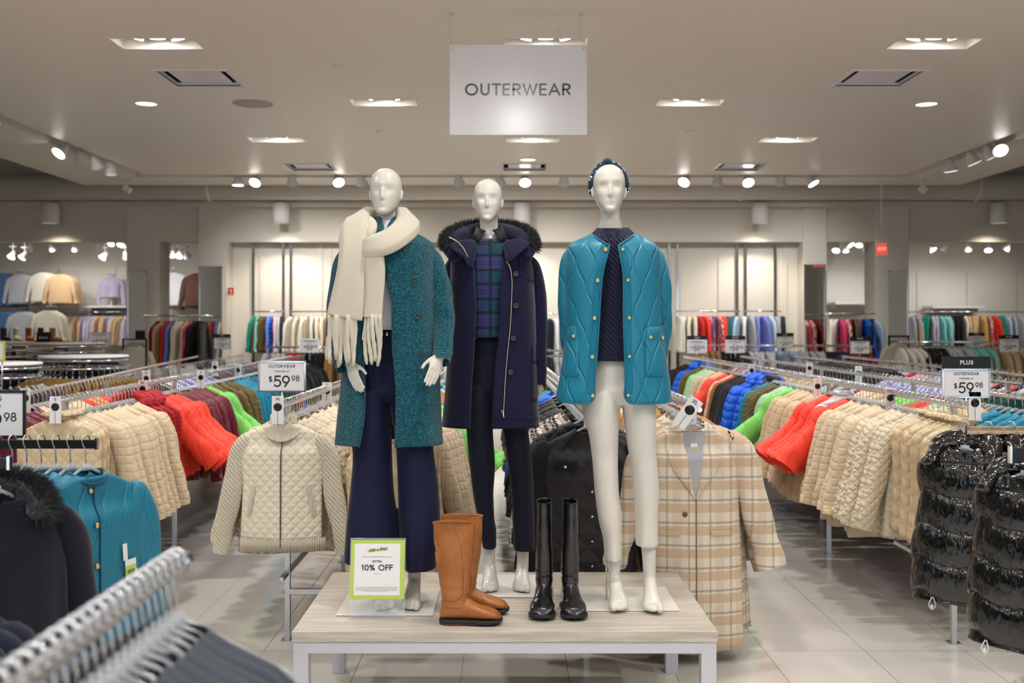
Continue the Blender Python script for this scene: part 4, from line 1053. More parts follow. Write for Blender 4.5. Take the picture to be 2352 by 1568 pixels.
for sx, X in ((1, 1413), (-1, 1493)):
    c = g.q(X, 1370); b.add(foot_mb(sx, 1.0), Matrix.Translation((c.x, g.D+.02+(.0 if sx > 0 else -.02), zc)))
remesh_body(b, m3)
pl3 = plate(m3, (1340-CX)/F*4.26, (1561-CX)/F*4.26, 4.26, 4.64)
adopt(MB().tube([g.q(1393, 1340, .06).xy.to_3d()+Vector((0, 0, TZ+.005)), g.q(1393, 1240, .06)], .0045, 12).build('support_rod', MANQ, None), m3)
WPANT = fabric('white_stretch_denim', srgb(222, 216, 206), 'plain', .7, .2, amt=.6, wrinkle=2.5)
trousers(g, [(812, 1362, 1452, .095, .01), (850, 1352, 1470, .105, .01), (900, 1342, 1498, .108, .01), (930, 1362, 1482, .07, .01)],
         [[(900, 1334, 1424, .105, .01), (950, 1339, 1424, .10, .0), (1006, 1353, 1420, .09, 0), (1066, 1361, 1419, .075, .0), (1132, 1366, 1421, .075, .01), (1199, 1375, 1427, .07, .015), (1248, 1386, 1427, .062, .02), (1290, 1389, 1427, .06, .02)],
          [(900, 1421, 1507, .105, .01), (950, 1431, 1506, .10, .0), (1032, 1442, 1506, .085, 0), (1066, 1449, 1508, .075, .0), (1132, 1455, 1513, .075, .01), (1190, 1459, 1510, .07, .015), (1258, 1460, 1511, .062, .015)]], 'white_trousers', WPANT, m3, .035)
NKNIT = fabric('navy_cable_knit', srgb(18, 20, 52), 'cable', .85, .4, p=.02, wrinkle=.3)
NRIB = fabric('navy_rib_knit', srgb(22, 22, 58), 'rib', .85, .4, p=.0085, wrinkle=0)
sw = Shell(g, [(548, 1352, 1454, 9999, 9999, .09, .0), (575, 1330, 1480, 9999, 9999, .105, 0), (640, 1330, 1484, 9999, 9999, .118, 0), (740, 1340, 1476, 9999, 9999, .112, 0), (829, 1338, 1478, 9999, 9999, .118, 0)], 72, 50, (.02, 5, 0))
kn = adopt(sw.mb().build('cable_sweater', NKNIT, None, solid=.004), m3)
ck = MB(); R = []
for i, (py, hx, dp) in enumerate(((519, 36, .060), (523, 39, .066), (535, 47, .076), (550, 54, .09), (566, 62, .105), (575, 66, .112))):
    c = g.q(1408, py, .01); ring = []
    for j in range(160):
        a = 2*PI*j/160; rb = 1+.028*math.cos(a*52)*min(1, i+.3)
        ring.append(Vector((c.x+g.mm(hx)*math.sin(a)*rb, c.y-dp*math.cos(a)*rb, c.z-(.014*(1+math.cos(a))/2 if i < 2 else 0))))
    R.append(ring[::-1])
ck.loft(R, True, False, False); adopt_local(ck.build('ribbed_collar', NRIB, None, solid=.004), kn)
TQ = fabric('turquoise_quilted_nylon', srgb(18, 122, 150), 'onion', .42, .25, spec=.5, p=.038, wrinkle=.9)
TQB = fabric('turquoise_binding', srgb(16, 106, 134), 'plain', .45, .2, spec=.5)
TQV = fabric('turquoise_placket', srgb(18, 120, 148), 'rib', .42, .2, p=.006, amt=.5, wrinkle=.4)
jk = Shell(g, [(533, 1358, 1462, 1362, 1460, .08, .02), (540, 1344, 1476, 1366, 1452, .095, .01), (550, 1320, 1494, 1374, 1440, .115, .005), (562, 1304, 1508, 1396, 1422, .13, 0), (575, 1300, 1514, 1398, 1423, .14, 0), (621, 1298, 1516, 1386, 1430, .15, 0), (672, 1299, 1516, 1380, 1432, .15, 0), (740, 1300, 1518, 1376, 1432, .15, 0), (828, 1292, 1530, 1370, 1435, .152, 0), (879, 1284, 1538, 1366, 1436, .155, 0), (905, 1279, 1540, 1366, 1434, .157, 0), (918, 1278, 1541, 1361, 1438, .157, 0), (926, 1279, 1541, 1350, 1450, .157, 0)], 110, 90, (.028, 5, 1.1), 2.5)
jko = adopt(jk.mb().build('quilted_jacket', TQ, None, solid=.009), m3)
for pts in ([(1474, 580, .015, 16), (1500, 592, .01, 25), (1516, 645, .01, 24), (1522, 710, .02, 21), (1521, 770, .05, 20), (1512, 830, .10, 18), (1495, 862, .13, 16)],
            [(1342, 580, .015, 16), (1318, 592, .01, 25), (1304, 645, .01, 22), (1302, 710, .02, 20), (1306, 770, .05, 20), (1318, 830, .10, 18), (1335, 862, .13, 16)]):
    adopt_local(sleeve(g, pts, 28, 60, .05).build('sleeve', TQ, None), jko)
pw_ = 19
LE = [(562, 1396), (575, 1398), (621, 1386), (672, 1380), (740, 1376), (828, 1370), (879, 1366), (905, 1366)]
RE = [(562, 1422), (575, 1423), (621, 1430), (672, 1432), (740, 1432), (828, 1435), (879, 1436), (905, 1434)]
for E, sg in ((LE, -1), (RE, 1)):
    G_ = []
    for i in range(60):
        y = 566+(903-566)*i/59; xe = hermite([e_[0] for e_ in E], [e_[1] for e_ in E], y)
        G_.append([jk.pt(xe+sg*(2+(pw_-3)*k/6), y, .0042 if 0 < k < 6 else .0005) for k in range(7)])
    adopt_local(MB().loft(G_, False).build('placket', TQV, None), jko)
    pts = [(xe, y) for y, xe in E[1:]]
    tail = [(1366, 905), (1363, 916), (1352, 925), (1320, 926), (1290, 922)] if sg < 0 else [(1434, 905), (1438, 917), (1450, 926), (1490, 927), (1530, 925)]
    top = [(1366, 543), (1380, 553), (1394, 561), (1399, 568)] if sg < 0 else [(1455, 541), (1440, 552), (1425, 562), (1421, 569)]
    P = crpath(top+pts[1:-1]+tail, 90)
    adopt_local(MB().tube([jk.pt(p[0], p[1], .003) for p in P], .0036, 8).build('binding', TQB, None), jko)
for x, y in ((1390.5, 572.6), (1372, 643.5), (1365, 730), (1360, 819), (1361, 908)): button(jko, jk.pt(x, y, .007), .0078, GOLD, name='gold_snap')
for x, y in ((1430, 572.6), (1442, 643), (1444.5, 729.5), (1445, 818), (1442, 907)): button(jko, jk.pt(x, y, .007), .0065, GOLD, name='gold_snap')
for (a0, a1, b0, b1, c0, bx) in ((1299, 1325, 748, 783, 862, ((1317, 771),)), (1485, 1525, 750, 782, 862, ((1494, 774), (1521, 775)))):
    fl_ = surf_panel(jk, a0, a1, b0, b1, .005, TQ, 'pocket_flap', jko, .004, puff=.006)
    surf_line(jk, [(a0, b0), (a1, b0)], .0025, TQB, 'binding', jko, 2, .008)
    surf_panel(jk, a0-2, a1+3, b1-4, c0, .003, TQ, 'pocket', jko, .003, puff=.006)
    surf_line(jk, [(a0-2, b1), (a0-2, c0-8), (a0+4, c0), (a1-2, c0), (a1+3, c0-2)], .0016, TQB, 'pocket_seam', jko, 30, .005)
    for q_ in bx: button(jko, jk.pt(q_[0], q_[1], .013), .0065, GOLD, name='gold_snap')
# jewelled headband
HB = fabric('teal_velvet', srgb(10, 50, 70), 'fuzzy', .6, .8, amt=.5)
hbp = []
for k in range(25):
    a = -.62+(PI+1.24)*k/24
    hbp.append(g.q(1398-math.cos(a)*41.0, 437-math.sin(a)*61 if math.sin(a) > 0 else 437-math.sin(a)*30, .035-.012*math.sin(a)))
rr_ = [g.mm(2.0+6.4*min(1, max(0, (1-abs(k-12)/12)*2.6))) for k in range(25)]
hbm = MB().tube([Vector(p) for p in crpath(hbp, 70)], [hermite(list(range(25)), rr_, k*24/69) for k in range(70)], 14, flat=1.5, normals=[(0, -1, 0)]*70, fold=lambda a, t: .08*math.sin(a*4+t*40))
for dx, dz, rot in ((0, 0, .5), (0, .002, -.5)):
    c = g.q(1395, 376, .02)
    hbm.tube([c+Vector((-.018*math.cos(rot), -.012, -.016*math.sin(rot))), c+Vector((0, -.02, .008)), c+Vector((.018*math.cos(rot), -.012, .016*math.sin(rot)))], [.010, .014, .010], 12)
hb_ = adopt(hbm.build('headband', HB, None), m3)
GEM = mat('crystal_gem', (.95, .97, 1, 1), .08, metal=1)
random.seed(11)
for k in range(60):
    t = random.uniform(.06, .94); p = Vector(crpath(hbp, 101)[int(t*100)])
    c = g.q(1398, 440, .035); o_ = (p-c).normalized(); d = (o_*random.uniform(.2, 1)+Vector((random.uniform(-.3, .3), -1, random.uniform(-.3, .3)))*random.uniform(.3, 1)).normalized()
    rad = hermite(list(range(25)), rr_, t*24); r_ = random.uniform(.0024, .0044)
    adopt_local(MB().lathe([(0, -r_), (r_*.8, -r_*.5), (r_, 0), (r_*.8, r_*.5), (0, r_)], p+Vector((d.x*rad, d.y*rad*1.45, d.z*rad)), 8).build('gem', GEM, None), hb_)
# ------------------------------------------------------------------ boots on the table
TAN = mat('tan_leather', srgb(178, 110, 48), .38, spec=.5, coat=.15)
def leather(m, c1, c2):
    N = Nd(m); vec, x, y, z = N.coords(); n_ = N.noise(vec, 9, 4, .6)
    base(m, N.mix(N.smooth(n_, .35, .7), c1, c2)); bump(m, N.m('ADD', N.noise(vec, 260, 3), N.m('MULTIPLY', N.noise(vec, 16, 2), 2)), .25, .0015)
leather(TAN, srgb(176, 108, 50), srgb(152, 88, 38))
BLK = mat('black_leather', srgb(16, 16, 19), .22, spec=.7, coat=.3); leather(BLK, srgb(14, 14, 17), srgb(22, 22, 26))
SOLE = mat('rubber_sole', srgb(34, 34, 38), .6); STACK = mat('stacked_heel', srgb(86, 44, 34), .5)
def boot(name, loc, rz, hgt, calf, ankle, foot_l, leath, label, group, heelm, side=.62, stack=True, fw=1.0):
    """toe to +X, origin under the ankle, standing on z=0"""
    r = empty(name, loc, rz); tag(r, label, 'boot', group)
    m = MB(); R = []; n = 40
    def ell(cx, cz, rx, ry, pw=2.2):
        return [Vector((cx+rx*spow(math.cos(2*PI*j/n), 2/pw), ry*spow(math.sin(2*PI*j/n), 2/pw), cz)) for j in range(n)]
    for i in range(34):
        t = i/33; z = hgt*(1-t)+.07*t
        rx = hermite([0, .35, .75, .9, 1], [calf, calf*.93, ankle*1.10, ankle*.98, ankle*1.0], t); ry = hermite([0, .35, .75, 1], [calf*side, calf*side*1.05, ankle*.80, ankle*.72], t)
        w_ = .0015*math.sin(z*60)*min(1, t*3)*(1-t)+.0018*math.exp(-((z-.13)/.03)**2)*math.sin(z*170)
        R.append(ell(-.004*(1-t), z, rx+w_, ry+w_))
    top = R[0]
    inner = [[Vector((v.x*.95, v.y*.90, v.z)) for v in top], [Vector((v.x*.92, v.y*.86, v.z-.12)) for v in top]]
    m.loft(inner[::-1]+R, True, True, True)
    FR = []; xh, xt = -ankle*1.12, foot_l-ankle*1.12
    for i in range(30):
        u = i/29; x = xh+(xt-xh)*u
        zt = hermite([0, .06, .18, .34, .48, .62, .78, .92, 1], [.045, .088, .115, .118, .098, .078, .066, .052, .030], u)
        wv = hermite([0, .06, .2, .4, .55, .72, .88, .96, 1], [.008, .024, .033, .031, .035, .043, .039, .026, .006], u)*fw; zb = .021
        FR.append([Vector((x, wv*spow(math.cos(a), .9)*(1-.22*max(0, math.sin(a))**2*(1 if u < .7 else .6)), (zt+zb)/2+(zt-zb)/2*spow(math.sin(a), .85))) for a in [2*PI*j/32 for j in range(32)]])
    m.loft(FR)
    o = m.build('upper', leath, None); fixnormals(o.data); o.parent = r
    md = o.modifiers.new('r', 'REMESH'); md.mode = 'VOXEL'; md.voxel_size = .0026; md.use_smooth_shade = True
    sm = o.modifiers.new('s', 'SMOOTH'); sm.iterations = 6; sm.factor = .5
    # sole
    def outline(z, gr, xe=None):
        out = []
        for j in range(56):
            a = 2*PI*j/56; x0, x1 = xh-gr, (xt+gr if xe is None else xe)
            u = .5+.5*math.cos(a); x = x0+(x1-x0)*u; uu = (x-xh)/(xt-xh)
            wv = hermite([-.03, .0, .06, .2, .4, .55, .72, .88, .96, 1.03], [.0, .012, .026, .035, .032, .037, .045, .042, .030, .0], uu)*fw+gr
            if xe is not None: wv = min(wv, .034)
            out.append(Vector((x, math.copysign(wv, math.sin(a))*(1 if abs(math.sin(a)) > .01 else 0), z+(.006*max(0, (uu-.75)/.25)**2 if xe is None else 0))))
        return out
    m = MB().loft([outline(.009, .000), outline(.011, .002), outline(.018, .0025), outline(.022, .001)])
    if not stack: m.add(MB().loft([outline(0, .001, .028), outline(.011, .002, .030)]))
    m.add(MB().loft([[v+Vector((.10+ .0, 0, 0)) if False else Vector((v.x, v.y, v.z)) for v in outline(.0, -.004)][0:0] or [Vector((.075+.10*math.cos(a)*.95, .036*math.sin(a), z)) for a in [2*PI*j/32 for j in range(32)]] for z in (.001, .010)]))
    m.build('sole', SOLE, r, auto=50)
    if stack:
        hm_ = MB()
        for k in range(3): hm_.add(MB().loft([outline(.0038*k, .0005+.0006*(k % 2), .030), outline(.0038*k+.0035, .0005+.0006*(k % 2), .030)]))
        hm_.build('heel', heelm, r, auto=50)
    # welt stitching, top band and shaft seam
    m = MB()
    rim = [Vector((v.x*1.01, v.y*1.01, v.z)) for v in top]; m.tube(rim+[rim[0]], .0016, 6); m.build('top_edge', leath, r)
    return r
bz = TZ
def tx(x, D): return (x-CX)/F*D
b1 = boot('riding_boot', (tx(1045, 4.09), 4.09, bz), -.05, .395, .083, .053, .245, TAN, 'tan brown leather riding boot nearest the table front, toe to the right', 'pair of tan riding boots', STACK)
b2 = boot('riding_boot', (tx(1064, 4.24), 4.24, bz), -.06, .395, .083, .053, .245, TAN, 'tan brown leather riding boot standing behind its mate', 'pair of tan riding boots', STACK)
for b_ in (b1, b2):
    MB().tube(crpath([(.0, -.052, .392), (.030, -.0500, .30), (.036, -.042, .20), (.034, -.037, .125), (.016, -.040, .105), (-.012, -.042, .098), (-.055, -.030, .096)], 50), .0011, 6).build('seam', mat('tan_seam', srgb(140, 78, 30), .5), b_)
    MB().box((.01, .052, .335), (.006, .002, .09)).build('zip', GOLD, b_, False)
b3 = boot('knee_boot', (tx(1250, 4.30), 4.30, bz), -PI/2-.10, .445, .070, .046, .245, BLK, 'left one of the two tall black leather boots on the table', 'pair of tall black boots', SOLE, .44, False, 1.16)
b4 = boot('knee_boot', (tx(1309, 4.30), 4.30, bz), -PI/2+.06, .445, .070, .046, .245, BLK, 'right one of the two tall black leather boots on the table', 'pair of tall black boots', SOLE, .44, False, 1.16)
for b_ in (b3, b4):
    MB().tube([(-.002, .0318, .435), (-.002, .034, .30), (-.0, .036, .15)], .0016, 6).build('zip', BLACK, b_)
    MB().tube(crpath([(.040, .028, .165), (.052, 0, .160), (.040, -.028, .165), (.0, -.040, .172)], 24), .0013, 6).build('seam', BLK, b_)

# ------------------------------------------------------------------ counter sign
LIME = mat('lime_card', srgb(184, 208, 92), .5)
D0 = 4.17; cxp = (803+929)/2
r = empty('countertop_sign', (tx(866, D0), D0, TZ)); tag(r, 'small clear sign holder with lime bordered 10% OFF card on the table', 'sign')
Hs, Ws = .235, .216; tilt = Matrix.Rotation(-.16, 4, 'X')
def place_t(o): o.matrix_parent_inverse = Matrix.Identity(4); o.matrix_basis = Matrix.Translation((0, .0, .075)) @ tilt
a = MB().span(-Ws/2-.004, Ws/2+.004, -.0025, .0025, -.074, Hs+.004).build('acrylic_holder', mat('acrylic', (.9, .95, 1, 1), .05, spec=.8, alpha=.16), r, False, bevel=.001); place_t(a)
a = MB().span(-Ws/2-.004, Ws/2+.004, -.04, .09, 0, .003).build('acrylic_foot', MATS['acrylic'], r, False)
card = MB().span(-Ws/2, Ws/2, -.0034, -.0028, 0, Hs-.004).build('card', LIME, r, False); place_t(card)
a = MB().span(-Ws/2+.015, Ws/2-.018, -.0040, -.0035, .015, Hs-.018).build('white_panel', PAPER, card, False)
def add_l(mb, m, x, z, par, name='lettering'):
    o = mb.build(name, m, par, False); o.location = (x, -.0042, z); return o
cxx = -.0015
hl = MB(); hl.quad((-.040, 0, -.004), (.040, 0, .006), (.040, 0, .014), (-.040, 0, .005)); add_l(hl, LIME, cxx, Hs-.050, card, 'highlight_stroke')
add_l(text_mb('OFF', .0105, .15, .14, .28), INK, cxx-.022, Hs-.049, card); add_l(text_mb('THE', .0045, .16, .14, .2), INK, cxx+.001, Hs-.044, card); add_l(text_mb('RAX', .0115, .15, .14, .28), INK, cxx+.024, Hs-.044, card)
add_l(small_text('Sign up for both email & texts and enjoy', .0072, .125), NAVYINK, cxx, Hs-.072, card)
add_l(text_mb('EXTRA', .0088, .16, .2), NAVYINK, cxx, Hs-.092, card)
add_l(text_mb('10% OFF', .0235, .17, .16), NAVYINK, cxx, Hs-.124, card)
add_l(small_text('Scan below', .0058), NAVYINK, cxx, Hs-.138, card)
for k in range(6):
    m_ = MB(); x = -.085+cxx
    wmax = .085 if k < 5 else .045
    if k == 5: x = -.045+cxx
    rnd = random.Random(k)
    while x < wmax+cxx-.004:
        l_ = rnd.uniform(.002, .007); m_.quad((x, 0, 0), (min(x+l_, wmax), 0, 0), (min(x+l_, wmax), 0, .0014), (x, 0, .0014)); x += l_+.0012
    add_l(m_, mat('grey_print', srgb(150, 148, 152), .6), 0, .046-k*.0034, card, 'small_print')
# ------------------------------------------------------------------ garments on hangers
def gmesh(L=.62, W=.215, flare=.02, dep=.035, slv=.50, sang=.10, srad=.050, seed=0, neck='round', res=1.0, fk=1.0, only=None, collar=None, open_=0, boxy=0, drop=0):
    """garment hanging from a rail at z=0; front faces -Y"""
    rnd = random.Random(seed); ph = [rnd.uniform(0, 6) for _ in range(6)]; lean = rnd.uniform(-.012, .012)
    n = int(36*res); mrows = int(22*res); m = MB()
    t0, t1 = -.078-drop, -.10-drop-L
    zs = [t0, t0-.012, t0-.035, t0-.062, t0-.095, t0-.16, t0-.32, t1]
    ws = [.058, .075, .125, .178, W, W+.006, W-.006+flare*.3, W+flare]
    ds = [.040, .042, .038, .034, .034, dep, dep, dep*1.12]
    def sec(z):
        return hermite([-q for q in zs], ws, -z), hermite([-q for q in zs], ds, -z)
    R = []
    for i in range(mrows):
        u = i/(mrows-1); z = t0+(t1-t0)*(u**1.25 if u < 1 else 1); w_, d_ = sec(z); t = max(0, (z-t0)/(t1-t0)); ring = []
        for j in range(n):
            a = 2*PI*j/n; k = 1+fk*(.30*t*math.sin(4*a+ph[0]+t*1.5)+.16*t*math.sin(9*a+ph[1]))
            w2 = w_*(1+.02*t*math.sin(7*a+ph[2]+t*4))
            zz = z+(.006*math.sin(3*a+ph[3]) if t > .95 else 0)
            if i < 2 and math.cos(a) > 0: zz -= .022*math.cos(a)*(1-i*.5)
            ring.append(Vector((w2*spow(math.sin(a), .85)+lean*t, -d_*spow(math.cos(a), .85)*k, zz)))
        R.append(ring[::-1])
    last = R[-1]; c = sum(last, Vector())/n
    R.append([c+(v-c)*.93+Vector((0, 0, .004)) for v in last]); R.append([c+(v-c)*.88+Vector((0, 0, .10)) for v in last])
    if only in (None, 'body'): m.loft(R, True, False, True)
    if slv > 0 and only != 'body':
        for sx in (-1, 1):
            skip_ = (only == 'sleeve_l' and sx > 0) or (only == 'sleeve_r' and sx < 0)
            a_ = sang*rnd.uniform(.8, 1.2); z0 = t0-.105
            pts = [(sx*(W-.045), 0, z0+.008, srad*.62), (sx*(W-.012), 0, z0-.015, srad*1.0), (sx*(W+.016+a_*.12*slv/.5), .0, z0-.11, srad*1.02),
                   (sx*(W+.022+a_*.42), -.004+rnd.uniform(-.01, .01), z0-.06-slv*.45, srad*.95), (sx*(W+.022+a_*.78*1.0), rnd.uniform(-.012, .012), z0-.04-slv*.78, srad*(.88+boxy*.3)), (sx*(W+.018+a_), rnd.uniform(-.012, .012), z0-.03-slv, srad*(.82+boxy*.5))]
            P = crpath(pts, int(18*res)); f0 = rnd.uniform(0, 6)
            b = MB(); b.tube([(p[0], p[1], p[2]) for p in P], [p[3] for p in P], int(14*res), flat=[.66]*len(P), normals=[(0, -1, 0)]*len(P), fold=lambda a, t: .07*math.sin(t*22+f0+math.sin(a)*2)*min(1, t*2), cap=False, power=2.2)
            k = len(b.v)-int(14*res); lst = [Vector(v) for v in b.v[k:]]; cc = sum(lst, Vector())/len(lst)
            b.loft([lst, [cc+(v-cc)*.9+Vector((0, 0, .004)) for v in lst], [cc+(v-cc)*.82+Vector((0, 0, .05)) for v in lst]], True, False, True)
            if not skip_: m.add(b)
    if collar == 'stand':
        R = []
        for i, (dz, r1, r2) in enumerate(((-.012, .066, .046), (.012, .060, .042), (.040, .062, .043), (.044, .056, .037), (.0, .050, .034))):
            R.append([Vector((r1*math.sin(a), -r2*math.cos(a), t0+dz-.020*max(0, math.cos(a)))) for a in [2*PI*j/28 for j in range(28)]][::-1])
        m.loft(R, True, False, False)
    if collar == 'ruffle':
        R = []
        for i in range(6):
            q = i/5; R.append([Vector(((.055+.030*q)*math.sin(a)*(1+.12*q*math.sin(a*9)), -(.038+.03*q)*math.cos(a)*(1+.12*q*math.sin(a*9+1)), t0-.01+.042*math.sin(q*PI*.8))) for a in [2*PI*j/60 for j in range(60)]][::-1])
        m.loft(R, True, False, False)
    if collar == 'hood':
        P = crpath([(-.085, -.03, t0-.035, .024), (-.085, .02, t0+.0, .034), (0, .05, t0+.02, .042), (.085, .02, t0, .034), (.085, -.03, t0-.035, .024)], 18)
        m.tube([(p[0], p[1], p[2]) for p in P], [p[3] for p in P], 12)
    m.info = (t0, t1, zs, ws, ds, sec, ph, fk, lean)
    return m
def front(m, x, z, out=.004):
    """point on the front of a garment at local (x, z)"""
    t0, t1, ph, fk, lean = m.info[0], m.info[1], m.info[6], m.info[7], m.info[8]
    w_, d_ = m.info[5](z); t = min(1, max(0, (z-t0)/(t1-t0))); v = max(-.97, min(.97, (x-lean*t)/w_)); a = math.asin(spow(v, 1/.85))
    k = 1+fk*(.30*t*math.sin(4*a+ph[0]+t*1.5)+.16*t*math.sin(9*a+ph[1]))
    return Vector((x, -d_*k*spow(math.cos(a), .85)-out, z))
def hanger_body_mb(w_=.175):
    m = MB()
    m.tube(crpath([(-w_, 0, -.175), (-w_*.6, 0, -.140), (-.03, 0, -.098), (0, 0, -.088), (.03, 0, -.098), (w_*.6, 0, -.140), (w_, 0, -.175)], 16), .0055, 6, flat=.6)
    m.box((0, 0, -.088), (.032, .010, .022)); return m
def hook_mb(n=12):
    P = [(.014*math.cos(a)*1.1, 0, -.002+.0175*math.sin(a)) for a in [-.5+ (PI+.5+.1)*k/n for k in range(n+1)]]
    P += [(-.011, 0, -.018), (-.003, 0, -.030), (0, 0, -.045), (0, 0, -.085)]
    return MB().tube(P, .0026, 6)
HB_ME = hanger_body_mb().mesh('hanger_body', HANGP); HK_ME = hook_mb().mesh('hook', CHROME)
# one combined mesh for far hangers: hook and bar, no parts
hm2 = hook_mb(7); hm2.add(hanger_body_mb()); HFAR_ME = hm2.mesh('clothes_hanger', HANGP); HFAR_ME.materials.append(CHROME)
nf_hook = len(hook_mb(7).f)
for p_ in list(HFAR_ME.polygons)[:nf_hook]: p_.material_index = 1
def hanger_now(loc, rz, label, group, near):
    if near:
        o = bpy.data.objects.new('clothes_hanger', HB_ME); COL.objects.link(o); k = bpy.data.objects.new('hook', HK_ME); COL.objects.link(k); k.parent = o
    else:
        o = bpy.data.objects.new('clothes_hanger', HFAR_ME); COL.objects.link(o)
    o.location = loc; o.rotation_euler = (0, 0, rz); tag(o, label, 'clothes hanger', group); return o
STYLES = {
 'jacket': [dict(L=.60, sang=.10, seed=s) for s in (1, 2, 3)],
 'cream': [dict(L=.66, sang=.12, srad=.055, seed=s, flare=.03) for s in (4, 5, 6)],
 'boxy': [dict(L=.52, slv=.30, sang=.26, srad=.072, boxy=.8, seed=s, flare=.02) for s in (7, 8)],
 'hoodvest': [dict(L=.62, slv=0, seed=s, collar='hood', dep=.03) for s in (9, 10)],
 'long': [dict(L=.74, sang=.13, srad=.058, seed=s, flare=.035) for s in (11, 12, 13)],
 'coat': [dict(L=1.0, sang=.13, slv=.60, srad=.062, seed=s, flare=.05, W=.235) for s in (14, 15)],
 'shirt': [dict(L=.62, sang=.09, slv=.55, srad=.045, dep=.025, seed=s) for s in (16, 17)],
 'puffer': [dict(L=.60, slv=0, dep=.065, seed=s, collar='stand', W=.20) for s in (18, 19)],
 'ruffle': [dict(L=.60, slv=0, dep=.04, seed=s, collar='ruffle') for s in (20, 21)],
 'top': [dict(L=.55, slv=.42, sang=.07, srad=.042, dep=.03, seed=s, W=.20, res=.7) for s in (22, 23)],
 'hooded': [dict(L=.68, sang=.12, srad=.058, seed=s, collar='hood', dep=.045) for s in (24, 25)],
}
_GC = {}
MANY = {'jacket': [], 'clothes hanger': []}      # the two kinds there are more than 300 of
def garment(style, i, matl, name, loc, rz, label, cat, group, rear=0):
    if cat in MANY: MANY[cat].append((loc[1]+rear, style, i, matl, name, loc, rz, label, group))
    else: garment_now(style, i, matl, name, loc, rz, label, cat, group)
def hanger(loc, rz, label, group, near, rear=0):
    MANY['clothes hanger'].append((loc[1]+rear, near, loc, rz, label, group))
def garment_now(style, i, matl, name, loc, rz, label, cat, group):
    k = (style, i % len(STYLES[style]))
    if k not in _GC: _GC[k] = gmesh(**STYLES[style][k[1]])
    kk = k+(matl.name,)
    if kk not in _GC: _GC[kk] = _GC[k].mesh(name, matl)
    o = bpy.data.objects.new(name, _GC[kk]); COL.objects.link(o); o.location = loc; o.rotation_euler = (0, 0, rz)
    tag(o, label, cat, group); return o
ZR = 1.22
# materials of the stock
FB = fabric
M_CREAM = FB('cream_quilt', srgb(214, 194, 164), 'square', .7, .3, p=.045)
M_CREAMK = FB('ivory_quilt', srgb(218, 204, 178), 'diamond', .7, .3, p=.048)
M_SHINE = FB('pearl_puffer', srgb(212, 188, 150), 'diamond', .30, .2, spec=.6, p=.085, wrinkle=1.2)
M_DRED = FB('dark_red_quilt', srgb(170, 24, 32), 'square', .7, .3, p=.03)
M_CORAL = FB('coral_quilt', srgb(240, 66, 44), 'onion', .6, .2, p=.05)
M_MAROON = FB('maroon_quilt', srgb(104, 22, 40), 'onion', .45, .3, p=.05)
M_LIME = FB('lime_quilt', srgb(124, 204, 98), 'onion', .6, .2, p=.05)
M_MINT = FB('mint_quilt', srgb(164, 196, 166), 'square', .6, .2, p=.05)
M_OLIVE = FB('olive_quilt', srgb(100, 86, 44), 'diamond', .7, .3, p=.035)
M_TEALQ = FB('teal_quilt', srgb(6, 124, 156), 'square', .6, .2, p=.05)
M_DTEAL = FB('deep_teal_wool', srgb(24, 104, 134), 'fuzzy', .8, .3)
M_GREEN = FB('forest_wool', srgb(16, 62, 58), 'fuzzy', .85, .3)
M_BLACKW = FB('black_wool', srgb(24, 23, 25), 'fuzzy', .85, .3)
M_BLACKQ = FB('black_quilt', srgb(34, 32, 32), 'diamond', .55, .2, p=.07)
M_BLUE = FB('cobalt_puffer', srgb(22, 96, 216), 'puffer', .5, .1, p=.07, amt=.6)
M_NAVYW = FB('navy_knit', srgb(26, 30, 52), 'fuzzy', .9, .4)
M_CAMEL = FB('camel_wool', srgb(178, 134, 88), 'fuzzy', .85, .4)
M_BEIGE = FB('beige_quilt', srgb(202, 176, 144), 'square', .7, .3, p=.05)
M_RUST = FB('rust_suede', srgb(170, 96, 36), 'fuzzy', .8, .3)
M_CPLAID = FB('camel_plaid', srgb(228, 214, 192), 'campplaid', .9, .4, p=.103)
M_BPLAID = FB('black_plaid', srgb(30, 28, 34), 'tattersall', .8, .3, p=.05, col2=srgb(222, 208, 190))
M_SILVER = FB('silver_puffer', srgb(206, 208, 216), 'puffer', .25, 0, spec=.8, p=.06)
M_GLOSSB = FB('black_gloss_puffer', srgb(10, 10, 11), 'puffer', .16, 0, spec=1.0, coat=.5, p=.155, amt=1.0)
M_GLOSSS = FB('black_gloss_narrow', srgb(12, 12, 14), 'puffer', .2, 0, spec=1.0, p=.05)
M_FURB = FB('black_shag', srgb(16, 15, 17), 'boucle', .9, .5)
M_DOTS = FB('periwinkle_dots', srgb(120, 122, 180), 'print', .8, .2, p=.02, col2=srgb(214, 212, 226))
M_FLORAL = FB('dark_floral', srgb(24, 30, 66), 'print', .8, .2, p=.02, col2=srgb(206, 90, 84))
M_REDPR = FB('red_print', srgb(206, 34, 44), 'print', .8, .2, p=.03, col2=srgb(228, 206, 206))
M_BSTR = FB('navy_stripe', srgb(230, 230, 234), 'stripe', .8, .2, p=.012, col2=srgb(40, 48, 90))
M_MUST = FB('mustard_cord', srgb(140, 104, 36), 'rib', .8, .3, p=.02)
M_PLUM = FB('plum_knit', srgb(66, 50, 54), 'rib', .85, .3, p=.014)
M_CHAR = FB('charcoal_knit', srgb(72, 78, 88), 'fuzzy', .9, .4)
M_LILAC = FB('lilac_knit', srgb(190, 180, 204), 'rib', .85, .3, p=.03)
def plain(nm, r_, g_, b_): return FB(nm, srgb(r_, g_, b_), 'plain', .8, .2, wrinkle=1.2)
M_IVORY = plain('ivory_cloth', 226, 218, 200); M_WHITE = plain('white_cloth', 226, 226, 230); M_PERI = plain('periwinkle_cloth', 116, 130, 208); M_SKY = plain('sky_cloth', 178, 202, 226)
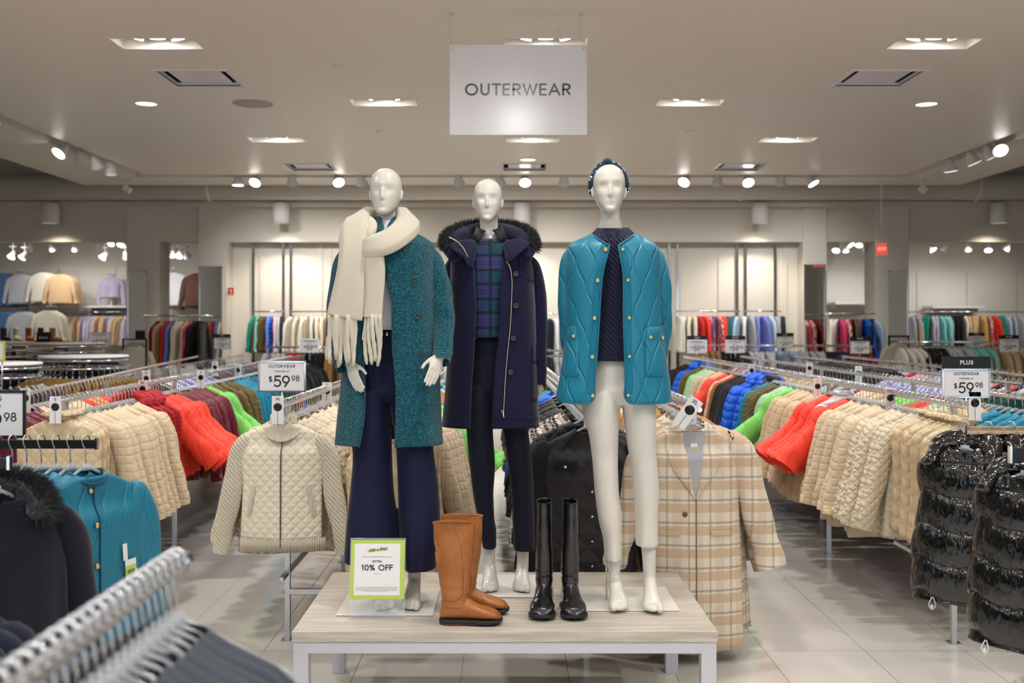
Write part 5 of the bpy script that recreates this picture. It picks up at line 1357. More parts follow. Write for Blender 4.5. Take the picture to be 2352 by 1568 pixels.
M_AQUA = plain('aqua_cloth', 130, 206, 196); M_EMER = plain('emerald_cloth', 14, 136, 118); M_PINK = plain('pink_cloth', 214, 60, 110); M_PALEP = plain('blush_cloth', 222, 186, 190); M_RED = plain('red_cloth', 204, 42, 44)
M_PURP = plain('purple_cloth', 112, 72, 128); M_TAN = plain('tan_cloth', 206, 172, 132); M_GREY = plain('grey_cloth', 188, 188, 194); M_DNAVY = plain('ink_cloth', 28, 34, 56); M_BLK = plain('black_cloth', 24, 24, 26); M_YEL = plain('mustard_cloth', 206, 164, 88); M_BROWN = plain('brown_satin', 92, 62, 48); M_DENIM = plain('denim_cloth', 84, 116, 166)
M_WINE = plain('wine_cloth', 120, 24, 34)

def rack(name, label, rails, y0, y1, legs, zr=ZR, foot=True, group='chrome garment racks'):
    """rails: list of (x at y0, x at y1)"""
    r = empty(name, (rails[0][0], y0, 0)); tag(r, label, 'clothing rack', group); L0 = Vector((-rails[0][0], -y0, 0))
    for (xa, xb) in rails:
        def X(y): return xa+(xb-xa)*(y-y0)/(y1-y0)
        MB().tube([Vector((xa, y0-.02, zr))+L0, Vector((xb, y1, zr))+L0], .0135, 12).build('rail', CHROME, r, auto=40)
        for y in legs:
            MB().span(X(y)-.013, X(y)+.013, y-.013, y+.013, 0.004, zr).xform(Matrix.Translation(L0)).build('leg', STEEL, r, False)
            MB().span(X(y)-.03, X(y)+.03, y-.03, y+.03, 0, .006).xform(Matrix.Translation(L0)).build('foot', STEEL, r, False)
        MB().span(-.01, .01, 0, 1, 0, .02).xform(Matrix.Translation(Vector((xa, y0, .34))+L0)).build('lower_bar', STEEL, r, False).data.transform(Matrix.Identity(4))
        lb = r.children[-1]
        for v in lb.data.vertices:
            if v.co.y > .5: v.co.y = y1-y0; v.co.x += xb-xa
    if len(rails) > 1:
        for y in legs:
            xs = [a+(b_-a)*(y-y0)/(y1-y0) for a, b_ in rails]
            MB().span(min(xs), max(xs), y-.01, y+.01, .24, .265).xform(Matrix.Translation(L0)).build('cross_bar', STEEL, r, False)
            MB().span(min(xs), max(xs), y-.01, y+.01, .80, .82).xform(Matrix.Translation(L0)).build('cross_bar', STEEL, r, False)
    return r
def fill(rail, where, segs, near_y=8.0, tilt=0.10, zr=ZR, hang=True, rzb=0.0, seed=0, jit=.028, rear=None):
    """rail: (x0,y0,x1,y1) ; segs: (y_end, step, style(s), material(s), singular description, category)"""
    rnd = random.Random(seed+int(abs(rail[0])*100)); rear = (0 if near_y > 0 else 4) if rear is None else rear; x0, y0, x1, y1 = rail; y = y0+.03; idx = 0
    for (ye, step, style, ml, desc, cat) in segs:
        sl = style if isinstance(style, (list, tuple)) else [style]; ms = ml if isinstance(ml, (list, tuple)) else [ml]
        ds = desc if isinstance(desc, (list, tuple)) else [desc]
        while y < ye:
            x = x0+(x1-x0)*(y-y0)/(y1-y0); q = idx % len(ms) if len(ms) <= 3 else rnd.randrange(len(ms)); d = ds[q % len(ds)]
            rz = rzb+tilt*rnd.uniform(-1, 1)+(PI if (rnd.random() < .0) else 0)
            st = sl[q % len(sl)]
            garment(st, rnd.randrange(9), ms[q], cat.replace(' ', '_'), (x+rnd.uniform(-jit, jit), y, zr), rz, '%s %s' % (d, where), cat, '%s %s' % (d, where), rear)
            if hang: hanger((x, y, zr+.0155), rz, 'clear hanger with chrome hook %s' % where, 'hangers %s' % where, y < near_y, rear)
            y += step*rnd.uniform(.85, 1.15); idx += 1
def label_tag(loc, txt, label, rz=0, ry=0, s=1.0, tint=None):
    """white size tag clipped on the rail, with the black disc"""
    r = empty('size_tag', loc, rz); tag(r, label, 'size tag', 'white size markers clipped on the rails')
    r.rotation_euler = (0, ry, rz); r.scale = (s, s, s)
    MB().span(-.030, .030, -.022, -.019, -.105, .035).build('card', tint or PAPER, r, False, bevel=.002)
    l = text_mb(txt, .017, .14, .14); o = l.build('lettering', INK, r, False); o.location = (0, -.0224, .012)
    MB().lathe([(0, -.024), (.019, -.024), (.021, -.022), (.021, -.02)], (0, 0, -.020), 24, axis='y').build('disc', BLACK, r)
    MB().span(-.001, .001, -.0232, -.0222, -.105, -.045).build('slit', mat('tag_line', srgb(90, 90, 96), .5), r, False)
def price_sign(loc, w_, h_, top, head, big, cents, label, stem=.10, frame=CHROME, card=PAPER, toph=None, second='STARTING AT'):
    r = empty('price_sign', loc); tag(r, label, 'price sign', None)
    MB().tube([(0, 0, -stem), (0, 0, 0)], .005, 10).build('stem', CHROME, r)
    MB().span(-w_/2, w_/2, -.002, .002, 0, h_).build('card', card, r, False)
    f = MB(); e = .004
    for b_ in ((-w_/2-e, -w_/2+e, -e, h_+e), (w_/2-e, w_/2+e, -e, h_+e), (-w_/2, w_/2, -e, e), (-w_/2, w_/2, h_-e, h_+e)): f.span(b_[0], b_[1], -.005, .005, b_[2], b_[3])
    f.build('frame', frame, r, False)
    def put(mb, m, x, z): o = mb.build('lettering', m, r, False); o.location = (x, -.0025, z)
    if head: put(text_mb(head, h_*.105, .14, .22), NAVYINK, 0, h_*.80)
    if second: put(text_mb(second, h_*.055, .14, .22), NAVYINK, 0, h_*.65)
    bh = h_*.40; bt = text_mb(big, bh, .13, .10); bw = max(v[0] for v in bt.v)
    put(bt, INK, 0, h_*.14); put(text_mb('$', bh*.55, .12, .1), INK, -bw-bh*.28, h_*.14+bh*.42); ct = text_mb(cents, bh*.50, .12, .14); put(ct, INK, bw+bh*.14+max(v[0] for v in ct.v), h_*.14+bh*.5)
    if top:
        th = toph or h_*.36
        MB().span(-w_/2-.004, w_/2+.004, -.006, .004, h_+.006, h_+.006+th).build('header', BLACK, r, False)
        o = text_mb(top, th*.36, .17, .2).build('header_lettering', PAPER, r, False); o.location = (0, -.0062, h_+.006+th*.32)
    return r

# ------------------------------------------------------------------ racks of the left half
rack('clothing_rack', 'long double rail rack along the left aisle with quilted jackets', [(-2.36, -2.56), (-2.74, -3.35)], 5.45, 13.4, [5.6, 7.6, 9.8, 12.0])
WL = 'on the front rail of the left rack'
fill((-2.36, 5.45, -2.56, 13.4), WL, [
    (5.74, .075, 'ruffle', M_SHINE, 'pearly beige puffer vest', 'vest'), (6.62, .058, 'cream', M_CREAM, 'long cream quilted jacket', 'jacket'), (6.95, .055, 'hoodvest', M_DRED, 'dark red quilted vest with hood', 'vest'),
    (7.42, .055, 'boxy', M_CORAL, 'coral orange quilted jacket', 'jacket'), (8.25, .06, 'jacket', M_MAROON, 'maroon quilted jacket', 'jacket'), (8.42, .06, 'boxy', M_LIME, 'lime green quilted jacket', 'jacket'),
    (9.15, .06, 'jacket', M_OLIVE, 'olive green quilted jacket', 'jacket'), (9.6, .06, 'jacket', M_TEALQ, 'bright teal quilted jacket', 'jacket'), (10.1, .06, 'jacket', M_DTEAL, 'deep teal wool jacket', 'jacket'),
    (10.9, .065, 'jacket', M_GREEN, 'forest green wool jacket', 'jacket'), (11.3, .07, 'shirt', M_FLORAL, 'dark floral blouse', 'blouse'), (11.5, .07, 'jacket', M_BLUE, 'cobalt blue jacket', 'jacket'), (13.3, .09, 'jacket', M_BLACKW, 'black wool jacket', 'jacket')], seed=1)
WL2 = 'on the rear rail of the left rack'
fill((-2.77, 5.75, -3.35, 13.4), WL2, [
    (6.2, .07, 'jacket', M_MAROON, 'maroon quilted jacket', 'jacket'), (6.9, .07, 'cream', M_CREAM, 'cream quilted jacket', 'jacket'), (7.3, .08, 'boxy', [M_CORAL, M_YEL], ['coral orange jacket', 'mustard yellow jacket'], 'jacket'), (8.0, .08, 'boxy', [M_CORAL, M_TEALQ], ['coral orange jacket', 'teal quilted jacket'], 'jacket'),
    (9.0, .08, 'jacket', [M_GREEN, M_BLACKW, M_MINT], ['forest green jacket', 'black wool jacket', 'pale mint jacket'], 'jacket'), (10.8, .09, 'shirt', [M_BSTR, M_WHITE, M_PERI], ['striped shirt', 'white shirt', 'periwinkle shirt'], 'shirt'),
    (13.3, .11, 'jacket', [M_BLACKW, M_RUST, M_BLACKW], ['black wool jacket', 'rust brown jacket', 'black wool jacket'], 'jacket')], near_y=0, seed=2)
rack('clothing_rack', 'double rail rack with cream jackets behind the left mannequin', [(-1.13, -1.12), (-.58, -.56)], 5.25, 9.2, [5.4, 7.2, 9.0])
WC = 'on the rail behind the cream zip jacket'
fill((-1.13, 5.36, -1.12, 9.2), WC, [(6.4, .062, 'cream', M_CREAMK, 'ivory quilted knit jacket', 'jacket'), (7.1, .075, 'cream', M_BEIGE, 'beige quilted jacket', 'jacket'), (7.6, .08, 'jacket', M_CAMEL, 'camel wool jacket', 'jacket'), (9.1, .085, 'jacket', M_BLACKW, 'black wool jacket', 'jacket')], seed=3)
WC2 = 'on the rail between the left and middle mannequins'
fill((-.58, 5.36, -.56, 9.2), WC2, [(5.6, .08, 'ruffle', M_SHINE, 'pearly gold quilted vest', 'vest'), (6.5, .065, 'long', M_CREAM, 'long cream quilted jacket', 'jacket'), (6.9, .075, 'boxy', M_LIME, 'lime green quilted jacket', 'jacket'), (8.0, .085, 'long', [M_CAMEL, M_RUST], ['camel wool coat', 'rust brown coat'], 'coat'), (9.1, .09, 'jacket', [M_TEALQ, M_BLUE, M_MINT], ['teal jacket', 'cobalt blue jacket', 'mint jacket'], 'jacket')], seed=4)
rack('clothing_rack', 'double rail rack with black jackets and camel plaid coats behind the right mannequin', [(.40, .34), (.93, .98)], 5.05, 10.4, [5.2, 7.4, 9.6])
WD = 'on the rail behind the middle and right mannequins'
fill((.40, 5.30, .34, 10.4), WD, [(5.42, .06, 'jacket', M_BLACKQ, 'black quilted jacket', 'jacket'), (6.0, .065, 'shirt', M_BPLAID, 'black and white plaid shirt jacket', 'jacket'), (7.2, .075, 'jacket', M_BLACKQ, 'black quilted jacket', 'jacket'), (7.5, .075, 'jacket', M_BLUE, 'cobalt blue jacket', 'jacket'), (7.9, .075, 'jacket', M_TEALQ, 'teal quilted jacket', 'jacket'), (8.3, .08, 'jacket', M_OLIVE, 'olive green jacket', 'jacket'), (10.3, .09, 'jacket', M_BLACKW, 'black wool jacket', 'jacket')], seed=5)
WE = 'on the rail beside the right mannequin'
fill((.93, 5.18, .98, 10.4), WE, [(5.75, .07, 'coat', M_CPLAID, 'long camel plaid coat', 'coat'), (6.6, .08, 'long', M_CAMEL, 'camel wool coat', 'coat'), (8.0, .085, 'long', [M_BEIGE, M_CREAM], ['beige quilted jacket', 'cream quilted jacket'], 'jacket'), (10.3, .09, 'jacket', [M_BLACKW, M_GREEN, M_MAROON], ['black wool jacket', 'forest green jacket', 'maroon jacket'], 'jacket')], seed=6)
# ------------------------------------------------------------------ racks of the right half
rack('clothing_rack', 'long double rail rack along the right aisle with plus size jackets', [(2.29, 2.27), (2.87, 2.92)], 5.15, 13.2, [5.35, 7.4, 9.6, 11.8])
WR = 'on the front rail of the right rack'
fill((2.29, 5.15, 2.27, 13.2), WR, [
    (5.7, .062, 'ruffle', M_SHINE, 'pearly cream quilted vest', 'vest'), (6.15, .06, 'cream', M_CREAMK, 'ivory quilted knit jacket', 'jacket'), (6.75, .06, 'long', M_CREAM, 'long cream quilted jacket', 'jacket'), (6.95, .065, 'boxy', M_CORAL, 'coral red quilted jacket', 'jacket'), (7.1, .065, 'puffer', M_SILVER, 'silver puffer jacket', 'jacket'),
    (7.35, .065, 'boxy', M_CORAL, 'coral red quilted jacket', 'jacket'), (8.05, .065, 'long', M_BEIGE, 'beige quilted jacket', 'jacket'), (8.2, .07, 'boxy', M_LIME, 'lime green quilted jacket', 'jacket'), (8.45, .07, 'jacket', M_MINT, 'pale mint quilted jacket', 'jacket'), (8.75, .07, 'jacket', M_OLIVE, 'olive green quilted jacket', 'jacket'),
    (8.9, .07, 'jacket', M_TEALQ, 'teal quilted jacket', 'jacket'), (9.05, .07, 'puffer', M_GLOSSS, 'glossy black puffer', 'jacket'), (9.5, .075, 'hooded', M_BLUE, 'cobalt blue hooded puffer', 'jacket'), (10.0, .075, 'jacket', M_BLACKW, 'black wool jacket', 'jacket'), (10.15, .075, 'jacket', M_RUST, 'rust brown jacket', 'jacket'), (10.35, .075, 'jacket', M_CPLAID, 'camel plaid jacket', 'jacket'),
    (10.6, .075, 'boxy', M_CORAL, 'coral red quilted jacket', 'jacket'), (11.1, .08, 'long', M_BEIGE, 'beige quilted jacket', 'jacket'), (11.5, .08, 'jacket', M_MINT, 'pale mint quilted jacket', 'jacket'), (11.8, .08, 'jacket', M_LIME, 'lime green quilted jacket', 'jacket'), (12.1, .08, 'jacket', M_OLIVE, 'olive green quilted jacket', 'jacket'), (12.4, .08, 'hooded', M_BLUE, 'cobalt blue hooded puffer', 'jacket'), (13.1, .09, 'jacket', M_BLACKW, 'black wool jacket', 'jacket')], seed=7)
WR2 = 'on the rear rail of the right rack'
fill((2.87, 5.6, 2.92, 13.2), WR2, [(6.1, .08, 'jacket', M_TEALQ, 'teal quilted jacket', 'jacket'), (6.5, .08, 'cream', M_BEIGE, 'beige quilted jacket', 'jacket'), (6.8, .08, 'jacket', M_MINT, 'pale mint quilted jacket', 'jacket'), (7.1, .085, 'boxy', M_CORAL, 'coral red quilted jacket', 'jacket'), (7.4, .085, 'boxy', M_LIME, 'lime green quilted jacket', 'jacket'), (8.2, .09, 'cream', M_CREAM, 'cream quilted jacket', 'jacket'), (9.4, .1, 'top', [M_AQUA, M_MAROON, M_GREY], ['aqua top', 'maroon top', 'grey top'], 'top'), (10.6, .1, 'jacket', M_BEIGE, 'beige quilted jacket', 'jacket'), (13.1, .12, 'top', [M_PERI, M_IVORY, M_RUST], ['periwinkle top', 'ivory top', 'rust top'], 'top')], near_y=0, seed=8)
rack('clothing_rack', 'second double rail rack on the right with dotted and shaggy tops', [(3.55, 3.6), (4.15, 4.2)], 7.2, 13.2, [7.4, 10.2, 13.0])
WR3 = 'on the third rail from the right aisle'
fill((3.55, 7.2, 3.6, 13.2), WR3, [(8.0, .09, 'jacket', M_GREEN, 'forest green jacket', 'jacket'), (9.6, .085, 'shirt', M_DOTS, 'periwinkle dotted shirt', 'shirt'), (11.8, .10, 'hooded', M_FURB, 'shaggy black jacket', 'jacket'), (13.1, .11, 'top', [M_PLUM, M_DNAVY], ['plum knit top', 'navy top'], 'top')], near_y=0, seed=9)
WR4 = 'on the fourth rail from the right aisle'
fill((4.15, 8.2, 4.2, 13.2), WR4, [(9.6, .10, 'jacket', [M_SILVER, M_NAVYW, M_CORAL], ['silver jacket', 'navy knit jacket', 'coral jacket'], 'jacket'), (13.1, .12, 'top', [M_GREY, M_PALEP, M_DNAVY, M_RED, M_IVORY], ['grey top', 'blush top', 'navy top', 'red top', 'ivory top'], 'top')], near_y=0, seed=10)
# ------------------------------------------------------------------ garments facing the aisle, with their details
def child(mb, name, m, par, smooth=True, **kw): return mb.build(name, m, par, smooth, **kw)
def strip(g_, pts, r, flat=None, out=.004, n=30):
    P = crpath(pts, n) if len(pts) > 2 else [pts[0], pts[1]]
    return MB().tube([front(g_, p[0], p[1], out) for p in P], r, 6, flat=flat)
def patch(g_, x0, x1, z0, z1, th, sh=0, out=.002, nx=8, nz=8):
    R = []
    for j in range(nz+1):
        row = []
        for i in range(nx+1):
            u, v = i/nx, j/nz; e = min(u, 1-u, v, 1-v); row.append(front(g_, x0+(x1-x0)*u+sh*v, z0+(z1-z0)*v, out+(th if e > 0 else 0)))
        R.append(row[::-1])
    return MB().loft(R, False)
def card(par, p, w_, h_, rot, m, name='price_tag', lime=True, dot=False):
    M = Matrix.Translation(p) @ Matrix.Rotation(rot, 4, 'Y')
    o = MB().span(-w_/2, w_/2, -.001, 0, -h_, 0).xform(M).build(name, m, par, False)
    if lime:
        MB().span(-w_/2, w_/2, -.0016, -.001, -h_*.92, -h_*.30).xform(M).build('lime_band', LIME, o, False)
        b = MB(); rnd = random.Random(1)
        for k in range(9): b.span(-w_*.32+k*w_*.075, -w_*.32+k*w_*.075+w_*.04, -.002, -.0016, -h_*.75, -h_*.52)
        b.xform(M).build('barcode', INK, o, False)
    if dot: MB().lathe([(0, -.002), (w_*.3, -.002), (w_*.3, -.001)], (0, 0, -h_*.14), 14, axis='y').xform(M).build('red_dot', M_RED, o, False)
    return o
# cream zip jacket, M
def root_at(name, x, y, z, rz, label, cat, group=None):
    r = empty(name, (x, y, z), rz); tag(r, label, cat, group); return r
M_IVK = FB('ivory_cable_knit', srgb(232, 220, 196), 'cable', .85, .4, p=.022, wrinkle=.3); M_IVR = FB('ivory_rib', srgb(232, 220, 196), 'rib', .85, .4, p=.011, wrinkle=0)
M_IVD = FB('ivory_diamond_quilt', srgb(234, 222, 198), 'diamond', .6, .3, p=.052, wrinkle=.4, amt=.75)
zz = ZR
r = root_at('jacket', -1.125, 5.27, zz, 0, 'cream quilted zip jacket facing out under the left OUTERWEAR price sign', 'jacket')
G0 = dict(L=.615, W=.205, sang=.085, slv=.53, srad=.052, seed=31, dep=.065, flare=.0, res=2.0, fk=.35)
gb = gmesh(only='body', **G0); child(gb, 'body', M_IVD, r); [child(gmesh(only=q_, **G0), 'sleeve', M_IVK, r) for q_ in ('sleeve_l', 'sleeve_r')]
t0, t1 = gb.info[0], gb.info[1]
R = []
for k, (dz, sc) in enumerate(((0, 1.03), (-.004, 1.055), (.045, 1.06), (.06, 1.04))):
    w_, d_ = gb.info[5](t1+.03); R.append([Vector((w_*sc*spow(math.sin(a), .85), -d_*1.16*sc*spow(math.cos(a), .85), t1+dz-.002)) for a in [2*PI*j/160 for j in range(160)]][::-1])
child(MB().loft(R[::-1], True, False, False), 'hem_band', M_IVR, r)
R = []
for k, (dz, rx, ry, dr) in enumerate(((-.035, .100, .066, 1), (-.012, .078, .058, 1), (.012, .066, .052, 1), (.034, .062, .050, 1), (.036, .055, .043, 1), (.0, .050, .038, 1), (-.04, .05, .03, 1))):
    R.append([Vector((rx*math.sin(a)*(1+.02*math.cos(a*36)), -ry*math.cos(a)*(1+.02*math.cos(a*36)), t0+dz-.060*max(0, math.cos(a))**1.5)) for a in [2*PI*j/144 for j in range(144)]][::-1])
child(MB().loft(R, True, False, False), 'collar', M_IVR, r)
child(strip(gb, [(.004, t0-.06), (.002, t0-.3), (.004, t1+.02)], .0035, .6, .006), 'zip', mat('grey_zip', srgb(96, 94, 92), .4, metal=.7), r)
child(MB().box(front(gb, .003, t0-.085, .012), (.008, .003, .03)), 'zip_puller', M_IVORY, r, False)
for sx in (-1, 1): child(patch(gb, sx*.135-.012, sx*.135+.012, t0-.32, t0-.47, .003, -sx*-.03 if sx < 0 else .03, .004), 'pocket_edge', M_IVR, r)
hanger((-1.125, 5.27, zz+.0155), 0, 'clear hanger inside the cream quilted zip jacket', None, True)
label_tag((-1.135, 5.21, ZR+.02), 'M', 'white size tag M on the rail under the middle left price sign')
price_sign((-1.125, 5.24, ZR+.075), .232, .148, None, 'OUTERWEAR', '59', '98', 'framed OUTERWEAR 59.98 price sign above the cream quilted zip jacket', stem=.07)
# camel plaid coat
r = root_at('coat', .905, 5.08, ZR, 0, 'long camel and cream plaid coat facing out beside the right mannequin', 'coat')
G0 = dict(L=1.06, W=.225, sang=.15, slv=.56, srad=.072, seed=32, dep=.075, flare=.03, res=2.0, fk=.35, boxy=.3)
gb = gmesh(only='body', **G0); child(gb, 'body', M_CPLAID, r); [child(gmesh(only=q_, **G0), 'sleeve', M_CPLAID, r) for q_ in ('sleeve_l', 'sleeve_r')]
t0, t1 = gb.info[0], gb.info[1]
GREYL = plain('grey_lining', 176, 172, 176)
R = []
for j in range(24):
    v = j/23; z = t0-.03-v*.30; hw_ = .058*(1-v)**.9+.002; R.append([front(gb, x, z, .0035) for x in (hw_, hw_*.5, 0, -hw_*.5, -hw_)])
child(MB().loft(R, False), 'lining', GREYL, r)
for sx in (-1, 1):
    R = []
    for j in range(30):
        v = j/29; z = t0-.005-v*.34; xi = sx*(.058*(1-v)**.9+.002); wd = hermite([0, .3, .34, .45, 1], [.035, .065, .085, .088, .004], v)
        R.append([front(gb, xi+sx*wd*k/4, z, (.010 if 0 < k < 4 else .004)) for k in range(5)][::(-1 if sx > 0 else 1)])
    child(MB().loft(R, False), 'lapel', M_CPLAID, r)
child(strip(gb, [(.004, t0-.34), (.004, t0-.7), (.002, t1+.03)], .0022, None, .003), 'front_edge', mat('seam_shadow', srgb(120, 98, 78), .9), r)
for sx in (-1, 1): child(patch(gb, sx*.13-.055, sx*.13+.055, t0-.50, t0-.525, .004, .0, .004), 'pocket', M_CPLAID, r)
child(MB().lathe([(0, -.005), (.011, -.005), (.013, 0)], front(gb, -.05, t0-.42, .004), 18, axis='y'), 'button', mat('brown_button', srgb(116, 82, 44), .3), r)
card(r, front(gb, .0, t0-.085, .008), .034, .055, 0, PAPER)
hanger((.905, 5.08, ZR+.0155), 0, 'clear hanger inside the long camel plaid coat', None, True)
label_tag((.89, 5.02, ZR+.02), 'XL', 'tilted white size tag XL above the camel plaid coat', ry=.62, s=1.15)
# black quilted utility jacket
r = root_at('jacket', .395, 5.12, ZR-.02, 0, 'black quilted jacket with collar facing out behind the right mannequin', 'jacket')
G0 = dict(L=.72, W=.225, sang=.07, slv=.56, srad=.062, seed=33, dep=.07, flare=.01, res=2.0, fk=.35)
M_BQ = FB('black_big_quilt', srgb(38, 35, 36), 'diamond', .6, .2, p=.13, wrinkle=1)
gb = gmesh(only='body', **G0); child(gb, 'body', M_BQ, r); [child(gmesh(only=q_, **G0), 'sleeve', M_BLACKW, r) for q_ in ('sleeve_l', 'sleeve_r')]; t0, t1 = gb.info[0], gb.info[1]
for sx in (-1, 1):
    R = []
    for j in range(10):
        v = j/9; R.append([front(gb, sx*(.02+.075*v*(.6+.4*k/4))+sx*.05*k/4, t0-.01-.085*v*(k/4+.25), .008+.006*(0 < k < 4)) for k in range(5)][::(-1 if sx > 0 else 1)])
    child(MB().loft(R, False), 'collar_flap', M_BLACKW, r)
    child(patch(gb, sx*.11-.06, sx*.11+.06, t0-.145, t0-.195, .006, 0, .005), 'pocket_flap', M_BLACKW, r)
    child(MB().lathe([(0, -.004), (.006, -.004), (.007, 0)], front(gb, sx*.11, t0-.18, .010), 14, axis='y'), 'snap', CHROME, r)
for k in range(4): child(MB().lathe([(0, -.004), (.006, -.004), (.007, 0)], front(gb, .02, t0-.30-.12*k, .006), 14, axis='y'), 'snap', CHROME, r)
card(r, front(gb, .045, t0-.06, .012), .030, .075, 0, PAPER, dot=True)
hanger((.395, 5.12, ZR-.0045), 0, 'clear hanger inside the black quilted utility jacket', None, True)
# pearly vest in front of the second left rail
r = root_at('vest', -.60, 5.27, ZR-.10, 0, 'pearly gold quilted vest facing out behind the left mannequin trousers', 'vest')
G0 = dict(L=.66, W=.205, slv=0, seed=34, dep=.07, res=2.0, fk=.35)
gb = gmesh(**G0); child(gb, 'body', M_SHINE, r); t0, t1 = gb.info[0], gb.info[1]
for sx in (-1, 1):
    child(patch(gb, sx*.12-.055, sx*.12+.055, t0-.35, t0-.40, .005, 0, .004), 'pocket_flap', M_SHINE, r)
    child(MB().lathe([(0, -.004), (.006, -.004), (.007, 0)], front(gb, sx*.12, t0-.375, .010), 14, axis='y'), 'snap', GOLD, r)
MB().tube([(-.015, -.05, .0), (.0, 0, .10)], .006, 8).build('hook', CLEAR, r)

# ------------------------------------------------------------------ arm with turquoise jackets and fur collared coats (left)
def face_bar(name, x0, x1, y, z, m, label, h=.028, dp=.012, post=True):
    r = empty(name, (x0, y, z)); tag(r, label, 'display arm')
    MB().span(0, x1-x0, -dp/2, dp/2, -h/2, h/2).build('arm', m, r, False, bevel=.001)
    e = x1-x0 if x0 < 0 else 0
    MB().span(e-.004, e+.004, -dp/2-.003, dp/2+.003, -h/2-.003, h/2+.006).build('end_plate', CHROME, r, False)
    if post:
        q = 0 if x0 < 0 else x1-x0
        MB().span(q-.02, q+.02, -.02, .02, -z, .15).build('post', STEEL, r, False)
    return r
def finial(mb): return mb
BY, BZ = 3.38, 1.243
face_bar('garment_display', -2.25, -1.325, BY, BZ, BLACK, 'glossy black display arm on the left holding the turquoise jackets')
M_TQ2 = FB('turquoise_quilt_hung', srgb(22, 120, 148), 'onion', .45, .25, spec=.5, p=.046, wrinkle=.9)
M_TQB2 = FB('turquoise_trim', srgb(14, 74, 98), 'plain', .5, .2)
names_t = ['turquoise quilted jacket with gold snaps at the front of the black arm', 'turquoise quilted jacket hanging behind the front one on the black arm']
G0 = dict(L=.72, W=.212, sang=.05, slv=.60, srad=.060, seed=41, dep=.062, flare=.015, res=2.0, fk=.35, drop=.02)
gb = gmesh(**G0); me = gb.mesh('quilted_jacket', M_TQ2); t0, t1 = gb.info[0], gb.info[1]
r0 = empty('jacket', (-1.36, BY, BZ+.014), math.radians(62)); tag(r0, names_t[0], 'jacket')
o = bpy.data.objects.new('body', me); COL.objects.link(o); o.parent = r0
R = MB().tube(crpath([Vector((.062*math.sin(a), -.045*math.cos(a)-.004, t0-.006-.036*max(0, math.cos(a)))) for a in [2*PI*j/16 for j in range(17)]], 48), .0055, 8); child(R, 'neck_binding', M_TQB2, r0)
child(strip(gb, [(.0, t0-.05), (.0, t0-.3), (.002, t1+.03)], .0028, None, .003), 'front_edge', M_TQB2, r0)
for z in (-.062, -.17, -.30, -.43): child(MB().lathe([(0, -.005), (.0085, -.005), (.010, 0)], front(gb, -.014, t0+z, .005), 16, axis='y'), 'gold_snap', GOLD, r0)
for sx in (-1, 1):
    child(patch(gb, sx*.11-.062, sx*.11+.062, t0-.40, t0-.465, .006, 0, .004), 'pocket_flap', M_TQ2, r0)
    child(patch(gb, sx*.11-.060, sx*.11+.060, t0-.465, t0-.62, .003, 0, .003), 'pocket', M_TQ2, r0)
    for dx in (-.045, .045): child(MB().lathe([(0, -.005), (.0085, -.005), (.010, 0)], front(gb, sx*.11+dx, t0-.445, .009), 16, axis='y'), 'gold_snap', GOLD, r0)
card(r0, front(gb, .125, t0-.305, .012), .045, .065, -.05, PAPER); card(r0, front(gb, .10, t0-.25, .010), .018, .055, -.08, PAPER, 'brand_tag', False)
hanger((-1.36, BY, BZ+.0145), math.radians(62), 'clear hanger inside the front turquoise jacket', None, True)
for k in range(8):
    g2 = _GC.setdefault(('tq', k % 3), gmesh(**dict(G0, seed=42+k % 3, res=1.4)))
    me2 = _GC.setdefault(('tqm', k % 3), g2.mesh('quilted_jacket', M_TQ2))
    o = bpy.data.objects.new('jacket', me2); COL.objects.link(o); o.location = (-1.41-.047*k, BY+random.uniform(-.01, .01), BZ+.014); o.rotation_euler = (0, 0, math.radians(66+random.uniform(-5, 5)+k))
    tag(o, 'turquoise quilted jacket in the row behind the front one on the black arm', 'jacket', 'turquoise jackets on the black arm')
    hanger((-1.41-.047*k, BY, BZ+.0145), math.radians(68), 'clear hanger hooked over the black display arm', 'hangers on the black arm', True)
face_bar('garment_display', -2.3, -1.36, 2.86, 1.25, BLACK, 'display arm at the left edge holding the navy coats', post=False)
M_NV2 = FB('navy_wool_hung', srgb(15, 15, 32), 'fuzzy', .9, .5, amt=.6, wrinkle=1.0)
for k in range(6):
    gk = _GC.setdefault(('nv', k % 3), gmesh(L=.86, W=.215, sang=.09, slv=.60, srad=.062, seed=51+k % 3, dep=.06, flare=.035, res=1.5, drop=.02))
    mk = _GC.setdefault(('nvm', k % 3), gk.mesh('wool_coat', M_NV2))
    r = empty('coat', (-1.40-.075*k, 2.86, 1.264), math.radians(60+k*2)); tag(r, ['navy wool coat with black fur collar, front one at the left edge', 'navy wool coat with black fur collar hanging behind the front one'][k > 0], 'coat', 'navy fur collared coats at the left edge')
    o = bpy.data.objects.new('body', mk); COL.objects.link(o); o.parent = r
    cp = crpath([(-.10, -.055, -.155), (-.105, .0, -.115), (-.05, .05, -.09), (.05, .05, -.09), (.105, 0, -.115), (.10, -.055, -.155)], 30)
    def cf(t, cp=cp): p = Vector(cp[min(int(t*29), 29)]); return p, .040, Vector((p.x, p.y, .06)).normalized()
    if k < 2:
        fm = MB().tube(cp, .034, 10); fm.add(fur(cf, 9000, .040, 0, 60+k, wd=.0013)); FURME = fm.mesh('fur_collar', FUR, False)
    o = bpy.data.objects.new('fur_collar', FURME); COL.objects.link(o); o.parent = r
    hanger((-1.40-.075*k, 2.86, 1.2645), math.radians(62), 'clear hanger inside a navy fur collared coat', 'hangers of the navy coats', True)
price_sign((-1.705, 3.45, 1.26), .228, .148, None, 'PETITES', '59', '98', 'framed price sign cut by the left edge, ending in 98', stem=.05, frame=BLACK)
